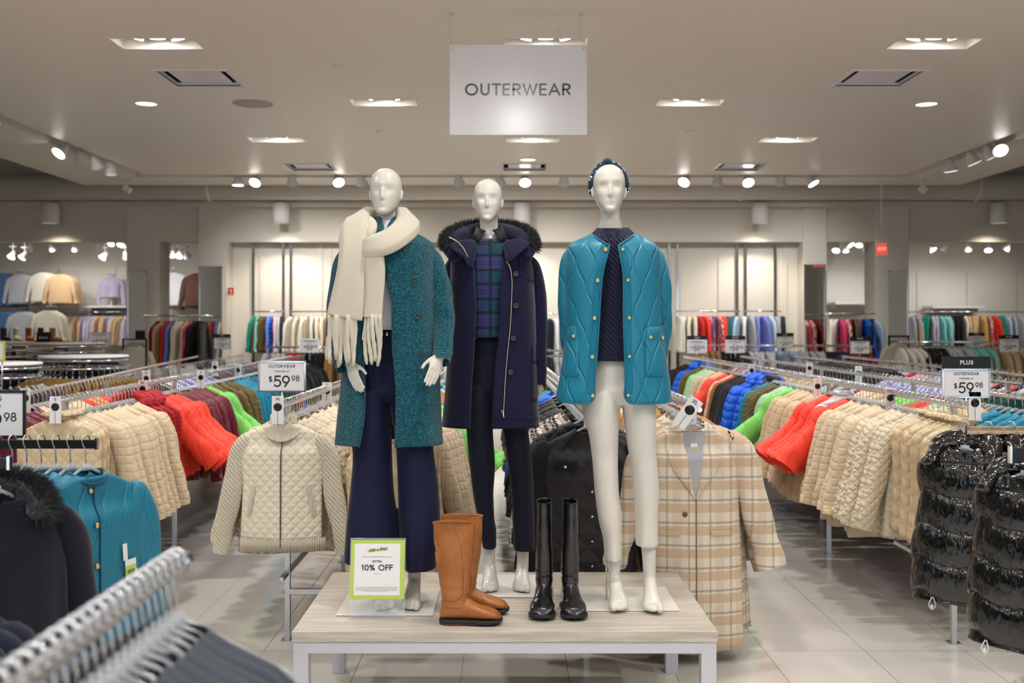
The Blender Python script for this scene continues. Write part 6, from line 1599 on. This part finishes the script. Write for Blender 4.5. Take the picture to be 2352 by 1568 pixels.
# size tags on the left racks
for (x, y, D, tx_, lb, tc) in ((131, 925, 5.42, 'S', 'white size tag S at the near end of the left rack', None), (330, 885, 6.85, 'M', 'pale pink size tag on the front rail above the coral jackets', mat('pink_card', srgb(232, 200, 204), .5)),
                           (463, 860, 8.1, 'S', 'white size tag on the left rail above the green jackets', None), (338, 862, 8.0, 'XS', 'white size tag XS on the rear rail of the left rack', None), (752, 890, 6.6, 'M', 'white size tag half behind the teal coat sleeve', None),
                           (62, 905, 5.95, 'XS', 'white size tag XS at the far left rail end', None), (495, 838, 9.9, 'M', 'white size tag far along the rear left rail', None), (548, 845, 9.6, 'M', 'white size tag above the olive jackets on the left rack', None),
                           (2235, 915, 5.12, 'XL', 'white size tag with black disc under the PLUS sign', None), (2042, 905, 6.2, 'XXL', 'pale pink size tag above the cream jackets on the right rail', MATS['pink_card'] if 'pink_card' in MATS else None), (1876, 880, 7.4, 'L', 'white size tag above the beige jackets on the right rail', None),
                           (1725, 845, 9.5, 'M', 'white size tag far along the front right rail', None), (1970, 850, 8.8, 'L', 'white size tag on the rear right rail', None), (1858, 840, 9.8, 'M', 'small white size tag farther along the rear right rail', None)):
    p = px(x, y, D); label_tag((p.x, D, p.z+.0), tx_, lb, tint=tc)
price_sign((px(2219, 0, 5.1).x, 5.1, px(0, 912, 5.1).z), .228, .135, 'PLUS', 'OUTERWEAR', '59', '98', 'PLUS OUTERWEAR 59.98 price sign with black header on the right rack', stem=.06, toph=.058)

# ------------------------------------------------------------------ rail in the left foreground with grey tops
r = empty('clothing_rack', (-.485, .7, 0)); tag(r, 'blurred chrome rail in the left foreground with grey tops', 'clothing rack')
MB().tube([(0, 0, 1.27), (-.008, .885, 1.27)], .0135, 16).lathe([(0, .025), (.010, .020), (.0165, .008), (.0165, -.012), (.0135, -.012)], (-.008, .885, 1.27), 16, axis='y').build('rail', CHROME, r, auto=40)
MB().span(-.013, .013, .2, .226, 0, 1.265).build('leg', STEEL, r, False)
MB().span(-.3, .3, .2, .226, 0, .02).build('foot', STEEL, r, False)
for k in range(17):
    y = .98+.032*k
    garment('top', k, M_CHAR, 'top', (-.49+random.uniform(-.006, .006), y, 1.27), random.uniform(-.06, .06), 'charcoal grey knit top on the blurred foreground rail', 'top', 'charcoal tops in the left foreground')
for k in range(26):
    hanger((-.487, .86+.027*k, 1.2855), random.uniform(-.1, .1), 'clear hanger with thick chrome hook on the foreground rail', 'hangers on the foreground rail', True)
# navy knit at the lower left corner
r = empty('clothing_rack', (-1.16, 1.45, 0)); tag(r, 'short chrome rail at the lower left corner with navy knits', 'clothing rack')
MB().tube([(0, 0, 1.20), (0, .72, 1.20)], .0135, 12).build('rail', CHROME, r); MB().span(-.013, .013, .3, .326, 0, 1.195).build('leg', STEEL, r, False)
for k in range(8):
    garment('jacket', k, M_NAVYW, 'cardigan', (-1.16, 1.55+.07*k, 1.20), random.uniform(-.1, .1), 'navy knit cardigan at the lower left corner', 'cardigan', 'navy cardigans at the lower left corner')
    hanger((-1.16, 1.55+.07*k, 1.2155), 0, 'clear hanger of a navy cardigan in the corner', 'hangers in the lower left corner', True)
# pale garment at the lower right corner
r = empty('clothing_rack', (1.00, 1.05, 0)); tag(r, 'short chrome rail at the lower right corner with pale knits', 'clothing rack')
MB().tube([(0, 0, 1.24), (0, .66, 1.24)], .0135, 12).build('rail', CHROME, r); MB().span(-.013, .013, .3, .326, 0, 1.235).build('leg', STEEL, r, False)
M_PALEK = FB('pale_grey_knit', srgb(178, 170, 158), 'rib', .9, .4, p=.01)
for k in range(4):
    garment('top', k, M_PALEK, 'sweater', (1.02, 1.42+.075*k, 1.24), 0, 'pale grey knit sweater at the lower right corner', 'sweater', 'pale knits at the lower right corner')

# ------------------------------------------------------------------ glossy black vests (right)
r = face_bar('garment_display', 1.80, 2.6, 4.10, 1.215, M_BEIGE, 'beige bar on the right holding the rear black puffer vests', h=.03)
r = face_bar('garment_display', 1.745, 2.4, 3.62, 1.178, BLACK, 'glossy black display arm on the right holding the puffer vests', h=.05)
def puffer_mb(seed, L=.60):
    """quilted down vest with real baffles"""
    rnd = random.Random(seed); m = MB(); R = []; n = 72; t0, t1 = -.075, -.09-L; nb = 4.2; ph = rnd.uniform(0, 6)
    zs = [-t0, .095, .125, .16, .30, .45, -t1]; ws = [.055, .085, .15, .185, .175, .20, .205]; ds = [.045, .05, .058, .07, .085, .09, .085]
    M_ = 110
    for i in range(M_):
        z = t0+(t1-t0)*i/(M_-1); w_ = hermite(zs, ws, -z); d_ = hermite(zs, ds, -z); u = (-z-.14)/.135
        ring = []
        for j in range(n):
            a = 2*PI*j/n; nn = mnoise.noise(Vector((math.sin(a)*5, math.cos(a)*3+seed, z*9)))*.34+mnoise.noise(Vector((math.sin(a)*16, math.cos(a)*9, z*14+seed)))*.16
            uu = u+.16*math.sin(a*2+seed)+.07*math.sin(a*5+seed*2); pf = (abs(math.sin(PI*uu)) if -z > .14 else .6)**.42
            k = .80+.24*pf+nn*.30*(1.25-pf*.7)
            ring.append(Vector((w_*(.93+.07*pf+nn*.06)*spow(math.sin(a), .8), -d_*k*spow(math.cos(a), .8), z-.02*max(0, math.cos(a))*(1 if i < 3 else 0))))
        R.append(ring[::-1])
    l_ = R[-1]; c = sum(l_, Vector())/n
    R.append([c+(v-c)*.9 for v in l_]); R.append([c+(v-c)*.85+Vector((0, 0, .06)) for v in l_]); m.loft(R, True, False, True)
    # hood / collar rolls
    for (dy, dz, rr) in ((-.01, .0, .030), (.03, .02, .036)):
        P = crpath([(-.11, -.075+dy, t0-.075+dz), (-.10, -.01+dy, t0-.02+dz), (-.04, .04+dy, t0+.0+dz), (.04, .04+dy, t0+.0+dz), (.10, -.01+dy, t0-.02+dz), (.11, -.075+dy, t0-.075+dz)], 30)
        m.tube([Vector(p) for p in P], [rr*(.75+.25*math.sin(PI*k/29)) for k in range(30)], 16, fold=lambda a, t: .16*mnoise.noise(Vector((a*1.3, t*14, seed))))
    return m
GLB = mat('black_gloss_nylon', srgb(5, 5, 6), .13, spec=.7, coat=.3)
def gl_nodes():
    N = Nd(GLB); vec, x, y, z = N.coords(); mp = N.new('ShaderNodeMapping'); N.l.new(vec, mp.inputs[0]); mp.inputs['Scale'].default_value = (1, 1, .45)
    bump(GLB, N.m('ADD', N.noise(mp.outputs[0], 13, 3, .6), N.m('MULTIPLY', N.noise(mp.outputs[0], 38, 2), .35)), .9, .022)
gl_nodes()
PFM = [puffer_mb(s_).mesh('puffer_vest', GLB) for s_ in (3, 8)]
CORD = mat('white_cord', srgb(222, 218, 208), .6)
def vest(x, y, z, rz, label, group, i, cords):
    r = empty('vest', (x, y, z), rz); tag(r, label, 'vest', group)
    o = bpy.data.objects.new('body', PFM[i % 2]); COL.objects.link(o); o.parent = r
    if cords:
        for sx in (-.10, .12): MB().tube(crpath([(sx, -.085, -.67), (sx-.012, -.09, -.70), (sx+.0, -.09, -.715), (sx+.014, -.09, -.70), (sx+.004, -.085, -.67)], 14), .0022, 6).lathe([(0, -.72), (.006, -.715), (.006, -.70), (0, -.695)], (sx, -.09, 0), 10).build('drawcord', CORD, r)
    hanger((x, y, z+.002), rz, 'clear clip hanger of a glossy black puffer vest', 'hangers of the black vests', True)
for k in range(6): vest(1.80+.085*k, 3.62, 1.20, math.radians(-52+3*(k % 2)), ['front glossy black puffer vest on the black arm at the right edge', 'glossy black puffer vest behind the front one on the black arm'][k > 0], 'glossy black puffer vests on the near arm', k, k < 2)
for k in range(6): vest(1.80+.09*k, 4.10, 1.232, math.radians(-38+4*(k % 2)), ['leftmost glossy black puffer vest on the rear beige bar', 'glossy black puffer vest farther along the rear beige bar'][k > 0], 'glossy black puffer vests on the rear bar', k, k < 1)

# ------------------------------------------------------------------ round racks
def round_rack(x, y, rad, z, ml, desc, where, label, n, disc=True, seed=1, L='top'):
    r = empty('round_rack', (x, y, 0)); tag(r, label, 'round rack')
    for dz in (0, .07): MB().tube([(rad*math.cos(2*PI*k/40), rad*math.sin(2*PI*k/40), z+dz) for k in range(41)], .012, 10, normals=[(0, 0, 1)]*41).build('ring', CHROME, r)
    MB().tube([(0, 0, 0), (0, 0, z+.09)], .02, 12).build('post', CHROME, r)
    for k in range(4):
        a = PI/4+k*PI/2; MB().tube([(0, 0, z), (rad*math.cos(a), rad*math.sin(a), z)], .008, 8).build('spoke', CHROME, r); MB().tube([(0, 0, .03), (rad*.9*math.cos(a), rad*.9*math.sin(a), .03)], .012, 8).build('foot', CHROME, r)
    if disc: MB().lathe([(0, 0), (rad*1.02, 0), (rad*1.04, .012), (rad*1.02, .024), (0, .024)], (0, 0, z+.09), 40).build('top_disc', PAPER, r)
    rnd = random.Random(seed)
    for k in range(n):
        a = 2*PI*k/n
        if math.sin(a) > .55: continue
        q = rnd.randrange(len(ml)); garment(L, k, ml[q], desc.split()[-1], (x+rad*math.cos(a), y+rad*math.sin(a), z), a+rnd.uniform(-.08, .08), '%s %s' % (desc, where), desc.split()[-1], '%s %s' % (desc, where))
        hanger((x+rad*math.cos(a), y+rad*math.sin(a), z+.0155), a, 'chrome hooked hanger %s' % where, 'hangers %s' % where, False, 0)
round_rack(-3.80, 9.4, .37, 1.24, [M_MUST], 'mustard brown corduroy shirt', 'on the round rack', 'round chrome rack with white top disc and mustard garments', 44, L='top')
round_rack(-4.02, 8.15, .36, 1.22, [M_PLUM, M_PLUM, M_CHAR], 'plum brown knit top', 'on the round rack at the left edge', 'round chrome rack at the left edge with plum knits', 34, seed=2)
round_rack(-5.3, 12.6, .42, 1.30, [M_DNAVY], 'dark navy knit top', 'on the navy round rack', 'round rack with dark navy tops behind the mustard one', 34, seed=3)
round_rack(-7.0, 14.3, .48, 1.28, [M_WINE, M_WINE, M_DNAVY], 'wine red knit sweater', 'on the farthest round rack', 'farthest round rack with white top and wine red knits', 34, seed=4)

# ------------------------------------------------------------------ merchandise on the back walls
def wall_rail(x0, x1, y, z, label, brackets=True):
    r = empty('wall_rail', (x0, y, z)); tag(r, label, 'hanging rail')
    MB().tube([(0, 0, 0), (x1-x0, 0, 0)], .012, 10).build('rail', CHROME, r)
    for q in (0.02, x1-x0-.02): MB().span(q-.008, q+.008, 0, .30, -.01, .01).build('bracket', CHROME, r, False)
def uprights(xs, y, z0, z1):
    for i, x in enumerate(xs):
        o = MB().span(-.02, .02, -.012, .012, z0, z1).build('slotted_upright', CHROME, None, False); X = (x-CX)/F*y; o.location = (X, y, 0)
        tag(o, 'polished slotted upright on the centre wall, %s from the left' % fl[i], 'wall upright', 'slotted uprights on the centre wall')
uprights([582, 651, 668, 1537, 1556, 1693, 1712, 1780], 16.84, .1, 2.93)
def hung_row(x0p, x1p, D, z, items, where, cat='top', st='top', rz=PI/2, seed=1, step=None):
    X0, X1 = (x0p-CX)/F*D, (x1p-CX)/F*D; n = len(items) if step is None else int((X1-X0)/step); rnd = random.Random(seed)
    for k in range(n):
        x = X0+(X1-X0)*(k+.5)/n; m_, nm = items[int(k*len(items)/n)]
        garment(st, rnd.randrange(6), m_, cat, (x, D+rnd.uniform(-.01, .01), z), rz+rnd.uniform(-.45, .2), '%s %s %s' % (nm, cat, where), cat, '%s %s %s' % (nm, cat, where))
I = dict(em=(M_EMER, 'emerald green'), aq=(M_AQUA, 'aqua'), ol=(M_OLIVE, 'olive'), pe=(M_PERI, 'periwinkle blue'), co=(M_BLUE, 'cobalt blue'), bl=(M_PALEP, 'blush pink'), gr=(M_GREY, 'pale grey'), nv=(M_DNAVY, 'navy'), iv=(M_IVORY, 'ivory'), ta=(M_TAN, 'tan'), wh=(M_WHITE, 'white'),
        rd=(M_RED, 'red'), cr=(M_CORAL, 'coral'), rp=(M_REDPR, 'red printed'), pu=(M_PURP, 'purple'), tl=(M_DTEAL, 'deep teal'), sk=(M_SKY, 'sky blue'), st=(M_BSTR, 'striped'), bk=(M_BLK, 'black'), pk=(M_PINK, 'hot pink'), wn=(M_WINE, 'wine red'), yl=(M_YEL, 'mustard'), li=(M_LILAC, 'lilac'), ca=(M_CAMEL, 'camel'))
wall_rail((582-CX)/F*16.5, (651-CX)/F*16.5, 16.5, 1.835, 'short chrome rail on the centre wall beside the fire sign pillar')
hung_row(584, 652, 16.5, 1.835, [I[k] for k in 'em aq ol ol pe co bl gr nv'.split()], 'on the short rail of the centre wall', seed=2)
wall_rail((664-CX)/F*16.5, (1010-CX)/F*16.5, 16.5, 1.835, 'chrome rail on the centre wall left of the mannequins')
hung_row(666, 780, 16.5, 1.835, [I['iv']]*2+[I['ta']], 'on the centre wall left of the mannequins', seed=3, step=.075)
wall_rail((1556-CX)/F*16.5, (1700-CX)/F*16.5, 16.5, 1.84, 'chrome rail on the centre wall right of the mannequins')
hung_row(1557, 1700, 16.5, 1.84, [I[k] for k in 'iv wh iv iv rd cr rp pu rp cr ol tl sk'.split()], 'on the rail right of the mannequins', seed=4)
wall_rail((1712-CX)/F*16.5, (1795-CX)/F*16.5, 16.5, 1.84, 'rightmost chrome rail on the centre wall')
hung_row(1702, 1806, 16.5, 1.84, [I[k] for k in 'wh st pe pe sk st nv'.split()], 'on the rightmost rail of the centre wall', seed=5)
wall_rail((1225-CX)/F*16.5, (1330-CX)/F*16.5, 16.5, 1.80, 'chrome rail on the centre wall seen between the mannequins')
hung_row(1240, 1300, 16.5, 1.80, [I[k] for k in 'gr nv wh st'.split()], 'between the two right mannequins', seed=6)
# left back room
wall_rail((130-CX)/F*20.1, (300-CX)/F*20.1, 20.1, 1.87, 'chrome rail of lilac knits in the left back room')
hung_row(131, 300, 20.1, 1.87, [I[k] for k in 'ta li ta li li ta li ta li'.split()], 'in the left back room', 'sweater', seed=7, step=.055)
wall_rail((330-CX)/F*15.4, (478-CX)/F*15.4, 15.4, 1.76, 'chrome rail of mixed tops between the two left pillars')
hung_row(362, 470, 15.4, 1.76, [I[k] for k in 'wn ta rd pe iv iv ta pk bk bk'.split()], 'between the two left pillars', 'blouse', 'shirt', seed=8)
# right back room
wall_rail((1905-CX)/F*15.6, (2012-CX)/F*15.6, 15.6, 1.79, 'chrome rail of tops between the two right pillars')
hung_row(1905, 2015, 15.6, 1.79, [I[k] for k in 'iv wh pk rp wn ol pu co nv sk'.split()], 'between the two right pillars', 'blouse', 'shirt', -PI/2, seed=9)
wall_rail((2085-CX)/F*19.9, (2400-CX)/F*19.9, 19.9, 1.87, 'long chrome rail in the right back room')
hung_row(2090, 2352, 19.9, 1.87, [I[k] for k in 'st yl em gr li aq st bk bk iv ta ta yl rp cr em sk gr gr gr'.split()], 'in the right back room', 'blouse', 'top', -PI/2, seed=10, step=.075)
# garments shown on wall arms, facing the room
for (x, y, m_, nm, st_) in ((5, 620, M_DENIM, 'denim blue shirt', 'shirt'), (46, 622, M_GREY, 'light grey sweater', 'top'), (98, 618, M_IVORY, 'cream sweater', 'top'), (138, 622, M_TAN, 'tan cardigan', 'top'),
                        (400, 618, M_WHITE, 'white wrap blouse', 'shirt'), (452, 620, M_BROWN, 'brown satin wrap dress', 'shirt'), (108, 705, M_IVORY, 'cream knit top', 'top'), (50, 708, M_GREY, 'light grey top', 'top'), (8, 708, M_DENIM, 'denim blue top', 'top')):
    D = 19.6 if y < 700 else 19.0; p = px(x, y, D)
    up_ = 'upper' if y < 700 else 'lower'
    garment(st_, 3, m_, nm.split()[-1], (p.x, D, p.z+.02), .25, '%s on the %s wall arm of the left back room' % (nm, up_), nm.split()[-1], None)
    o = MB().span(-.006, .006, -.05, 20.45-D, -.006, .006).build('garment_display', CHROME, None, False); o.location = (p.x, D, p.z+.02); tag(o, 'chrome wall arm holding the %s' % nm, 'display arm')
    for k in (1, 2): garment(st_, k, m_, nm.split()[-1], (p.x, D+.12*k, p.z+.02), .2, '%s farther back on the %s wall arm' % (nm, up_), nm.split()[-1], '%s pieces on the %s arm' % (nm, up_))
# bust form with lilac sweater on a shelf
p = px(258, 703, 20.2); o = MB().span(-.50, .35, -.25, .25, -.03, 0).build('wall_shelf', PAPER, None, False); o.location = (p.x, 20.2, p.z); tag(o, 'white wall shelf under the lilac sweater bust', 'shelf')
r = empty('bust_form', (p.x, 20.15, p.z)); tag(r, 'bust form in a lilac turtleneck on the white shelf', 'mannequin')
MB().lathe([(.07, 0), (.07, .01), (.012, .02), (.012, .14)], n=16).build('stand', PAPER, r)
gm = gmesh(L=.40, W=.19, slv=.42, sang=.03, srad=.05, dep=.11, seed=5, collar='stand', drop=-.06); gm.xform(Matrix.Translation((0, 0, .60))); child(gm, 'turtleneck', M_LILAC, r)
for (x, y, w_, D, lb) in ((1965, 694, .9, 20.1, 'grey wall shelf in the right back room beside the pillar'), (2192, 703, 1.0, 20.1, 'long white shelf in the right back room'), (415, 697, .55, 20.1, 'white shelf between the two left pillars')):
    p = px(x, y, D); r = empty('wall_shelf', (p.x, D, p.z)); tag(r, lb, 'shelf')
    MB().span(-w_/2, w_/2, -.2, .3, -.04, 0).build('board', LAMPBODY, r, False)
    for q in (-w_/2+.08, w_/2-.08): MB().span(q-.03, q+.03, .0, .3, -.12, -.04).build('bracket', LAMPBODY, r, False)
# shoe display at the far left
r = empty('shoe_shelves', (px(58, 0, 16.2).x, 16.2, 0)); tag(r, 'dark shelving with shoe boxes under the grey sweater at the far left', 'shelving unit')
for z in (.95, 1.15, 1.36): MB().span(-.75, .55, -.2, .2, z-.02, z).build('shelf', BLACK, r, False)
for x in (-.75, -.1, .55): MB().span(x-.015, x+.015, -.2, .2, 0, 1.36).build('side_panel', BLACK, r, False)
SHO = mat('orange_sole', srgb(232, 92, 44), .5); rnd = random.Random(4)
for k in range(7):
    x = r.location.x-.68+.19*k; s_ = empty('shoe', (x, 16.1, 1.362), rnd.uniform(-.5, .2)); tag(s_, 'small ankle boot on top of the dark shoe shelves', 'shoe', 'ankle boots on the shoe shelves')
    MB().tube(crpath([(0, .02, .22), (0, .02, .10), (.03, .0, .05), (.12, -.02, .035), (.16, -.02, .03)], 14), [.045]*7+[.042, .042, .04, .038, .034, .028, .014], 12).build('upper', [BLACK, M_CAMEL, BLACK, M_IVORY, M_RUST][k % 5], s_)
    MB().span(-.05, .18, -.055, .035, -.0, .02).build('sole', SHO, s_, False)
for k in range(12):
    x = r.location.x-.66+.10*(k % 12); o = MB().span(-.035, .035, -.12, .12, 0, .10).build('shoe_box', [PAPER, M_YEL, M_GREY][k % 3], None, False); o.location = (x+(.0 if k < 6 else .03), 16.15, 1.151); tag(o, 'small shoe box on the middle dark shelf', 'box', 'shoe boxes on the middle shelf')
# signs in the distance
def far_sign(x, y, D, w_px, top, big, label, cents='98'):
    p = px(x, y, D); w_ = w_px/F*D; price_sign((p.x, D, p.z), w_, w_*.66, top, 'OUTERWEAR', big, cents, label, stem=max(.05, p.z-ZR), toph=w_*.2)
far_sign(228, 797, 12.9, 50, None, '59', 'far 59.98 sign standing over the mustard round rack'); far_sign(510, 801, 14.0, 38, 'PLUS', '29', 'far 29.98 sign with black header beside the fire sign pillar')
far_sign(711, 808, 12.2, 44, None, '59', 'far grey 59.98 sign left of the scarf fringe'); far_sign(1601, 810, 12.6, 44, 'PLUS', '59', 'far 59.98 sign with black header, first right of the turquoise jacket')
far_sign(1689, 810, 12.8, 44, 'PETITE', '59', 'far 59.98 sign with black header, second right of the turquoise jacket') if 'P' in G and 'I' in G else None
far_sign(1803, 798, 13.8, 38, 'PLUS', '29', 'far 29.98 sign with black header near the right end of the centre wall'); far_sign(1975, 812, 12.4, 44, 'PETITE', '59', 'far 59.98 sign in front of the pink and red blouses')
far_sign(2243, 796, 13.6, 36, 'PETITE', '24', 'far 24.98 sign in the right back area'); far_sign(2317, 808, 12.8, 44, 'PETITE', '59', 'far 59.98 sign nearest the right edge of the photo')
p = px(100, 787, 14.6); r = empty('brand_sign', (p.x, 14.6, p.z)); tag(r, 'small black sign with white capitals SOMA at the far left', 'sign')
MB().span(-.10, .10, -.004, .004, 0, .15).build('panel', BLACK, r, False); MB().tube([(0, 0, -p.z+.0), (0, 0, 0)], .006, 8).build('stem', CHROME, r)
o = text_mb('SOMA', .034, .2, .15).build('lettering', PAPER, r, False); o.location = (0, -.0045, .055)
p = px(5, 830, 7.6); r = empty('lime_sign', (p.x, 7.6, p.z)); tag(r, 'lime bordered sign cut by the left edge above the plum knits', 'sign'); MB().span(-.10, .022, -.003, .003, 0, .15).build('card', LIME, r, False); MB().span(-.085, .008, -.005, -.003, .015, .135).build('white_panel', PAPER, r, False); MB().tube([(0, 0, -.2), (0, 0, 0)], .005, 8).build('stem', CHROME, r)
# red exit sign and red wall sign
p = px(2025, 572, 15.0); r = empty('exit_sign', (p.x, 15.0, p.z)); tag(r, 'small red lit exit sign hanging from the ceiling on the right', 'exit sign')
EX = mat('exit_red', srgb(240, 92, 84), .5, emit=.55); MB().box((0, 0, 0), (.15, .03, .17), Matrix.Rotation(-.08, 3, 'Y')).build('panel', EX, r, False); MB().box((0, 0, .11), (.16, .05, .05)).build('housing', LAMPBODY, r, False)
MB().tube([(0, 0, .12), (0, 0, HC-p.z+.3)], .008, 8).build('stem', LAMPBODY, r); o = text_mb('EXIT', .045, .2, .15).build('lettering', mat('exit_text', srgb(255, 170, 160), .5, emit=.8), r, False); o.location = (0, -.017, -.02)
p = px(530, 669, 16.53); r = empty('fire_sign', (p.x, 16.53, p.z)); tag(r, 'small red and white fire extinguisher sign on the pillar', 'sign')
MB().span(-.045, .045, 0, .008, -.06, .06).build('panel', mat('sign_red', srgb(214, 44, 48), .5), r, False); MB().lathe([(0, .0), (.011, 0), (.011, .045), (.004, .055), (0, .06)], (0, -.002, -.022), 12).build('pictogram', PAPER, r); MB().span(-.025, .025, -.002, 0, -.048, -.036).build('white_bar', PAPER, r, False)
# bronze framed stands
for (x0, x1, y0, D, lb) in ((281, 338, 777, 14.4, 'bronze framed floor stand left of the striped tops'), (2040, 2088, 770, 14.2, 'bronze framed floor stand under the exit sign')):
    a, c = px(x0, y0, D), px(x1, y0, D); r = empty('floor_stand', ((a.x+c.x)/2, D, 0)); tag(r, lb, 'stand'); hw_ = (c.x-a.x)/2; BR = mat('dark_bronze', srgb(74, 62, 48), .35, metal=.8)
    MB().span(-hw_, -hw_+.02, -.01, .01, 0, a.z).span(hw_-.02, hw_, -.01, .01, 0, a.z).span(-hw_, hw_, -.01, .01, a.z-.02, a.z).build('frame', BR, r, False); MB().span(-hw_, hw_, -.2, .2, 0, .02).build('base', BR, r, False)
    garment('top', 2, M_IVORY, 'sweater', (r.location.x, D+.02, a.z-.02), .1, 'ivory sweater hanging inside the %s' % lb.replace('floor stand', 'stand'), 'sweater', None)
# racks far behind on both sides
def cross_rack(x0, x1, y, z, items, where, label, seed, cat='top', st='top'):
    r = empty('clothing_rack', (x0, y, 0)); tag(r, label, 'clothing rack')
    MB().tube([(0, 0, z), (x1-x0, 0, z)], .0135, 10).build('rail', CHROME, r)
    for q in (.05, x1-x0-.05): MB().span(q-.013, q+.013, -.013, .013, 0, z).build('leg', STEEL, r, False)
    rnd = random.Random(seed); x = x0+.05
    while x < x1-.05:
        m_, nm = items[int((x-x0)/(x1-x0)*len(items))]; garment(st, rnd.randrange(6), m_, cat, (x, y, z), PI/2+rnd.uniform(-.3, .3), '%s %s %s' % (nm, cat, where), cat, '%s %s %s' % (nm, cat, where))
        hanger((x, y, z+.0155), PI/2, 'chrome hooked hanger %s' % where, 'hangers %s' % where, False, 2); x += .075
cross_rack(5.1, 7.6, 13.6, 1.40, [I[k] for k in 'iv bk gr aq ta iv gr iv'.split()], 'on the far right cross rail', 'chrome rack running across at the far right', 21, 'sweater')
cross_rack(-3.3, -1.9, 14.2, 1.32, [I[k] for k in 'wh rd bk ca wh'.split()], 'on the far cross rail behind the left rack', 'chrome rack running across behind the left rack', 22)
cross_rack(2.6, 5.0, 14.2, 1.34, [I[k] for k in 'ca bk wh sk gr nv wn'.split()], 'on the far cross rail behind the right rack', 'chrome rack running across behind the right rack', 23)
cross_rack(-1.6, 1.7, 13.2, 1.30, [I[k] for k in 'nv wh gr bk st rd'.split()], 'on the far cross rail behind the mannequins', 'chrome rack running across behind the mannequins', 24)
cross_rack(-7.6, -5.9, 13.0, 1.22, [I[k] for k in 'nv wn bk nv'.split()], 'on the cross rail at the far left', 'chrome rack running across at the far left', 25)

# ------------------------------------------------------------------ jackets and hangers: the 290 that show largest as objects, the rest as one
for kind, lst in MANY.items():
    lst.sort(key=lambda q: q[0]); keep, rest = lst[:285], lst[285:]
    if kind == 'jacket':
        for q in keep: garment_now(q[1], q[2], q[3], q[4], q[5], q[6], q[7], 'jacket', q[8])
        bm_ = MB(); slots = []; mi = []
        for q in rest:
            k = (q[1], q[2] % len(STYLES[q[1]]))
            if k not in _GC: _GC[k] = gmesh(**STYLES[k[0]][k[1]])
            if q[3] not in slots: slots.append(q[3])
            bm_.add(_GC[k], Matrix.Translation(q[5]) @ Matrix.Rotation(q[6], 4, 'Z')); mi += [slots.index(q[3])]*len(_GC[k].f)
        o = bm_.build('jackets', None, None)
        for m_ in slots: o.data.materials.append(m_)
        o.data.polygons.foreach_set('material_index', mi)
        tag(o, 'dense rows of mixed jackets far along the rails of both racks', 'jackets', None, 'stuff')
    else:
        for q in keep: hanger_now(q[2], q[3], q[4], q[5], q[1])
        bm_ = MB(); mi = []; hk = hook_mb(7); hb2 = hanger_body_mb()
        for q in rest:
            M = Matrix.Translation(q[2]) @ Matrix.Rotation(q[3], 4, 'Z'); bm_.add(hk, M); bm_.add(hb2, M); mi += [1]*len(hk.f)+[0]*len(hb2.f)
        o = bm_.build('clothes_hangers', HANGP, None); o.data.materials.append(CHROME); o.data.polygons.foreach_set('material_index', mi)
        tag(o, 'dense rows of chrome hooked hangers far along all the rails', 'clothes hangers', None, 'stuff')
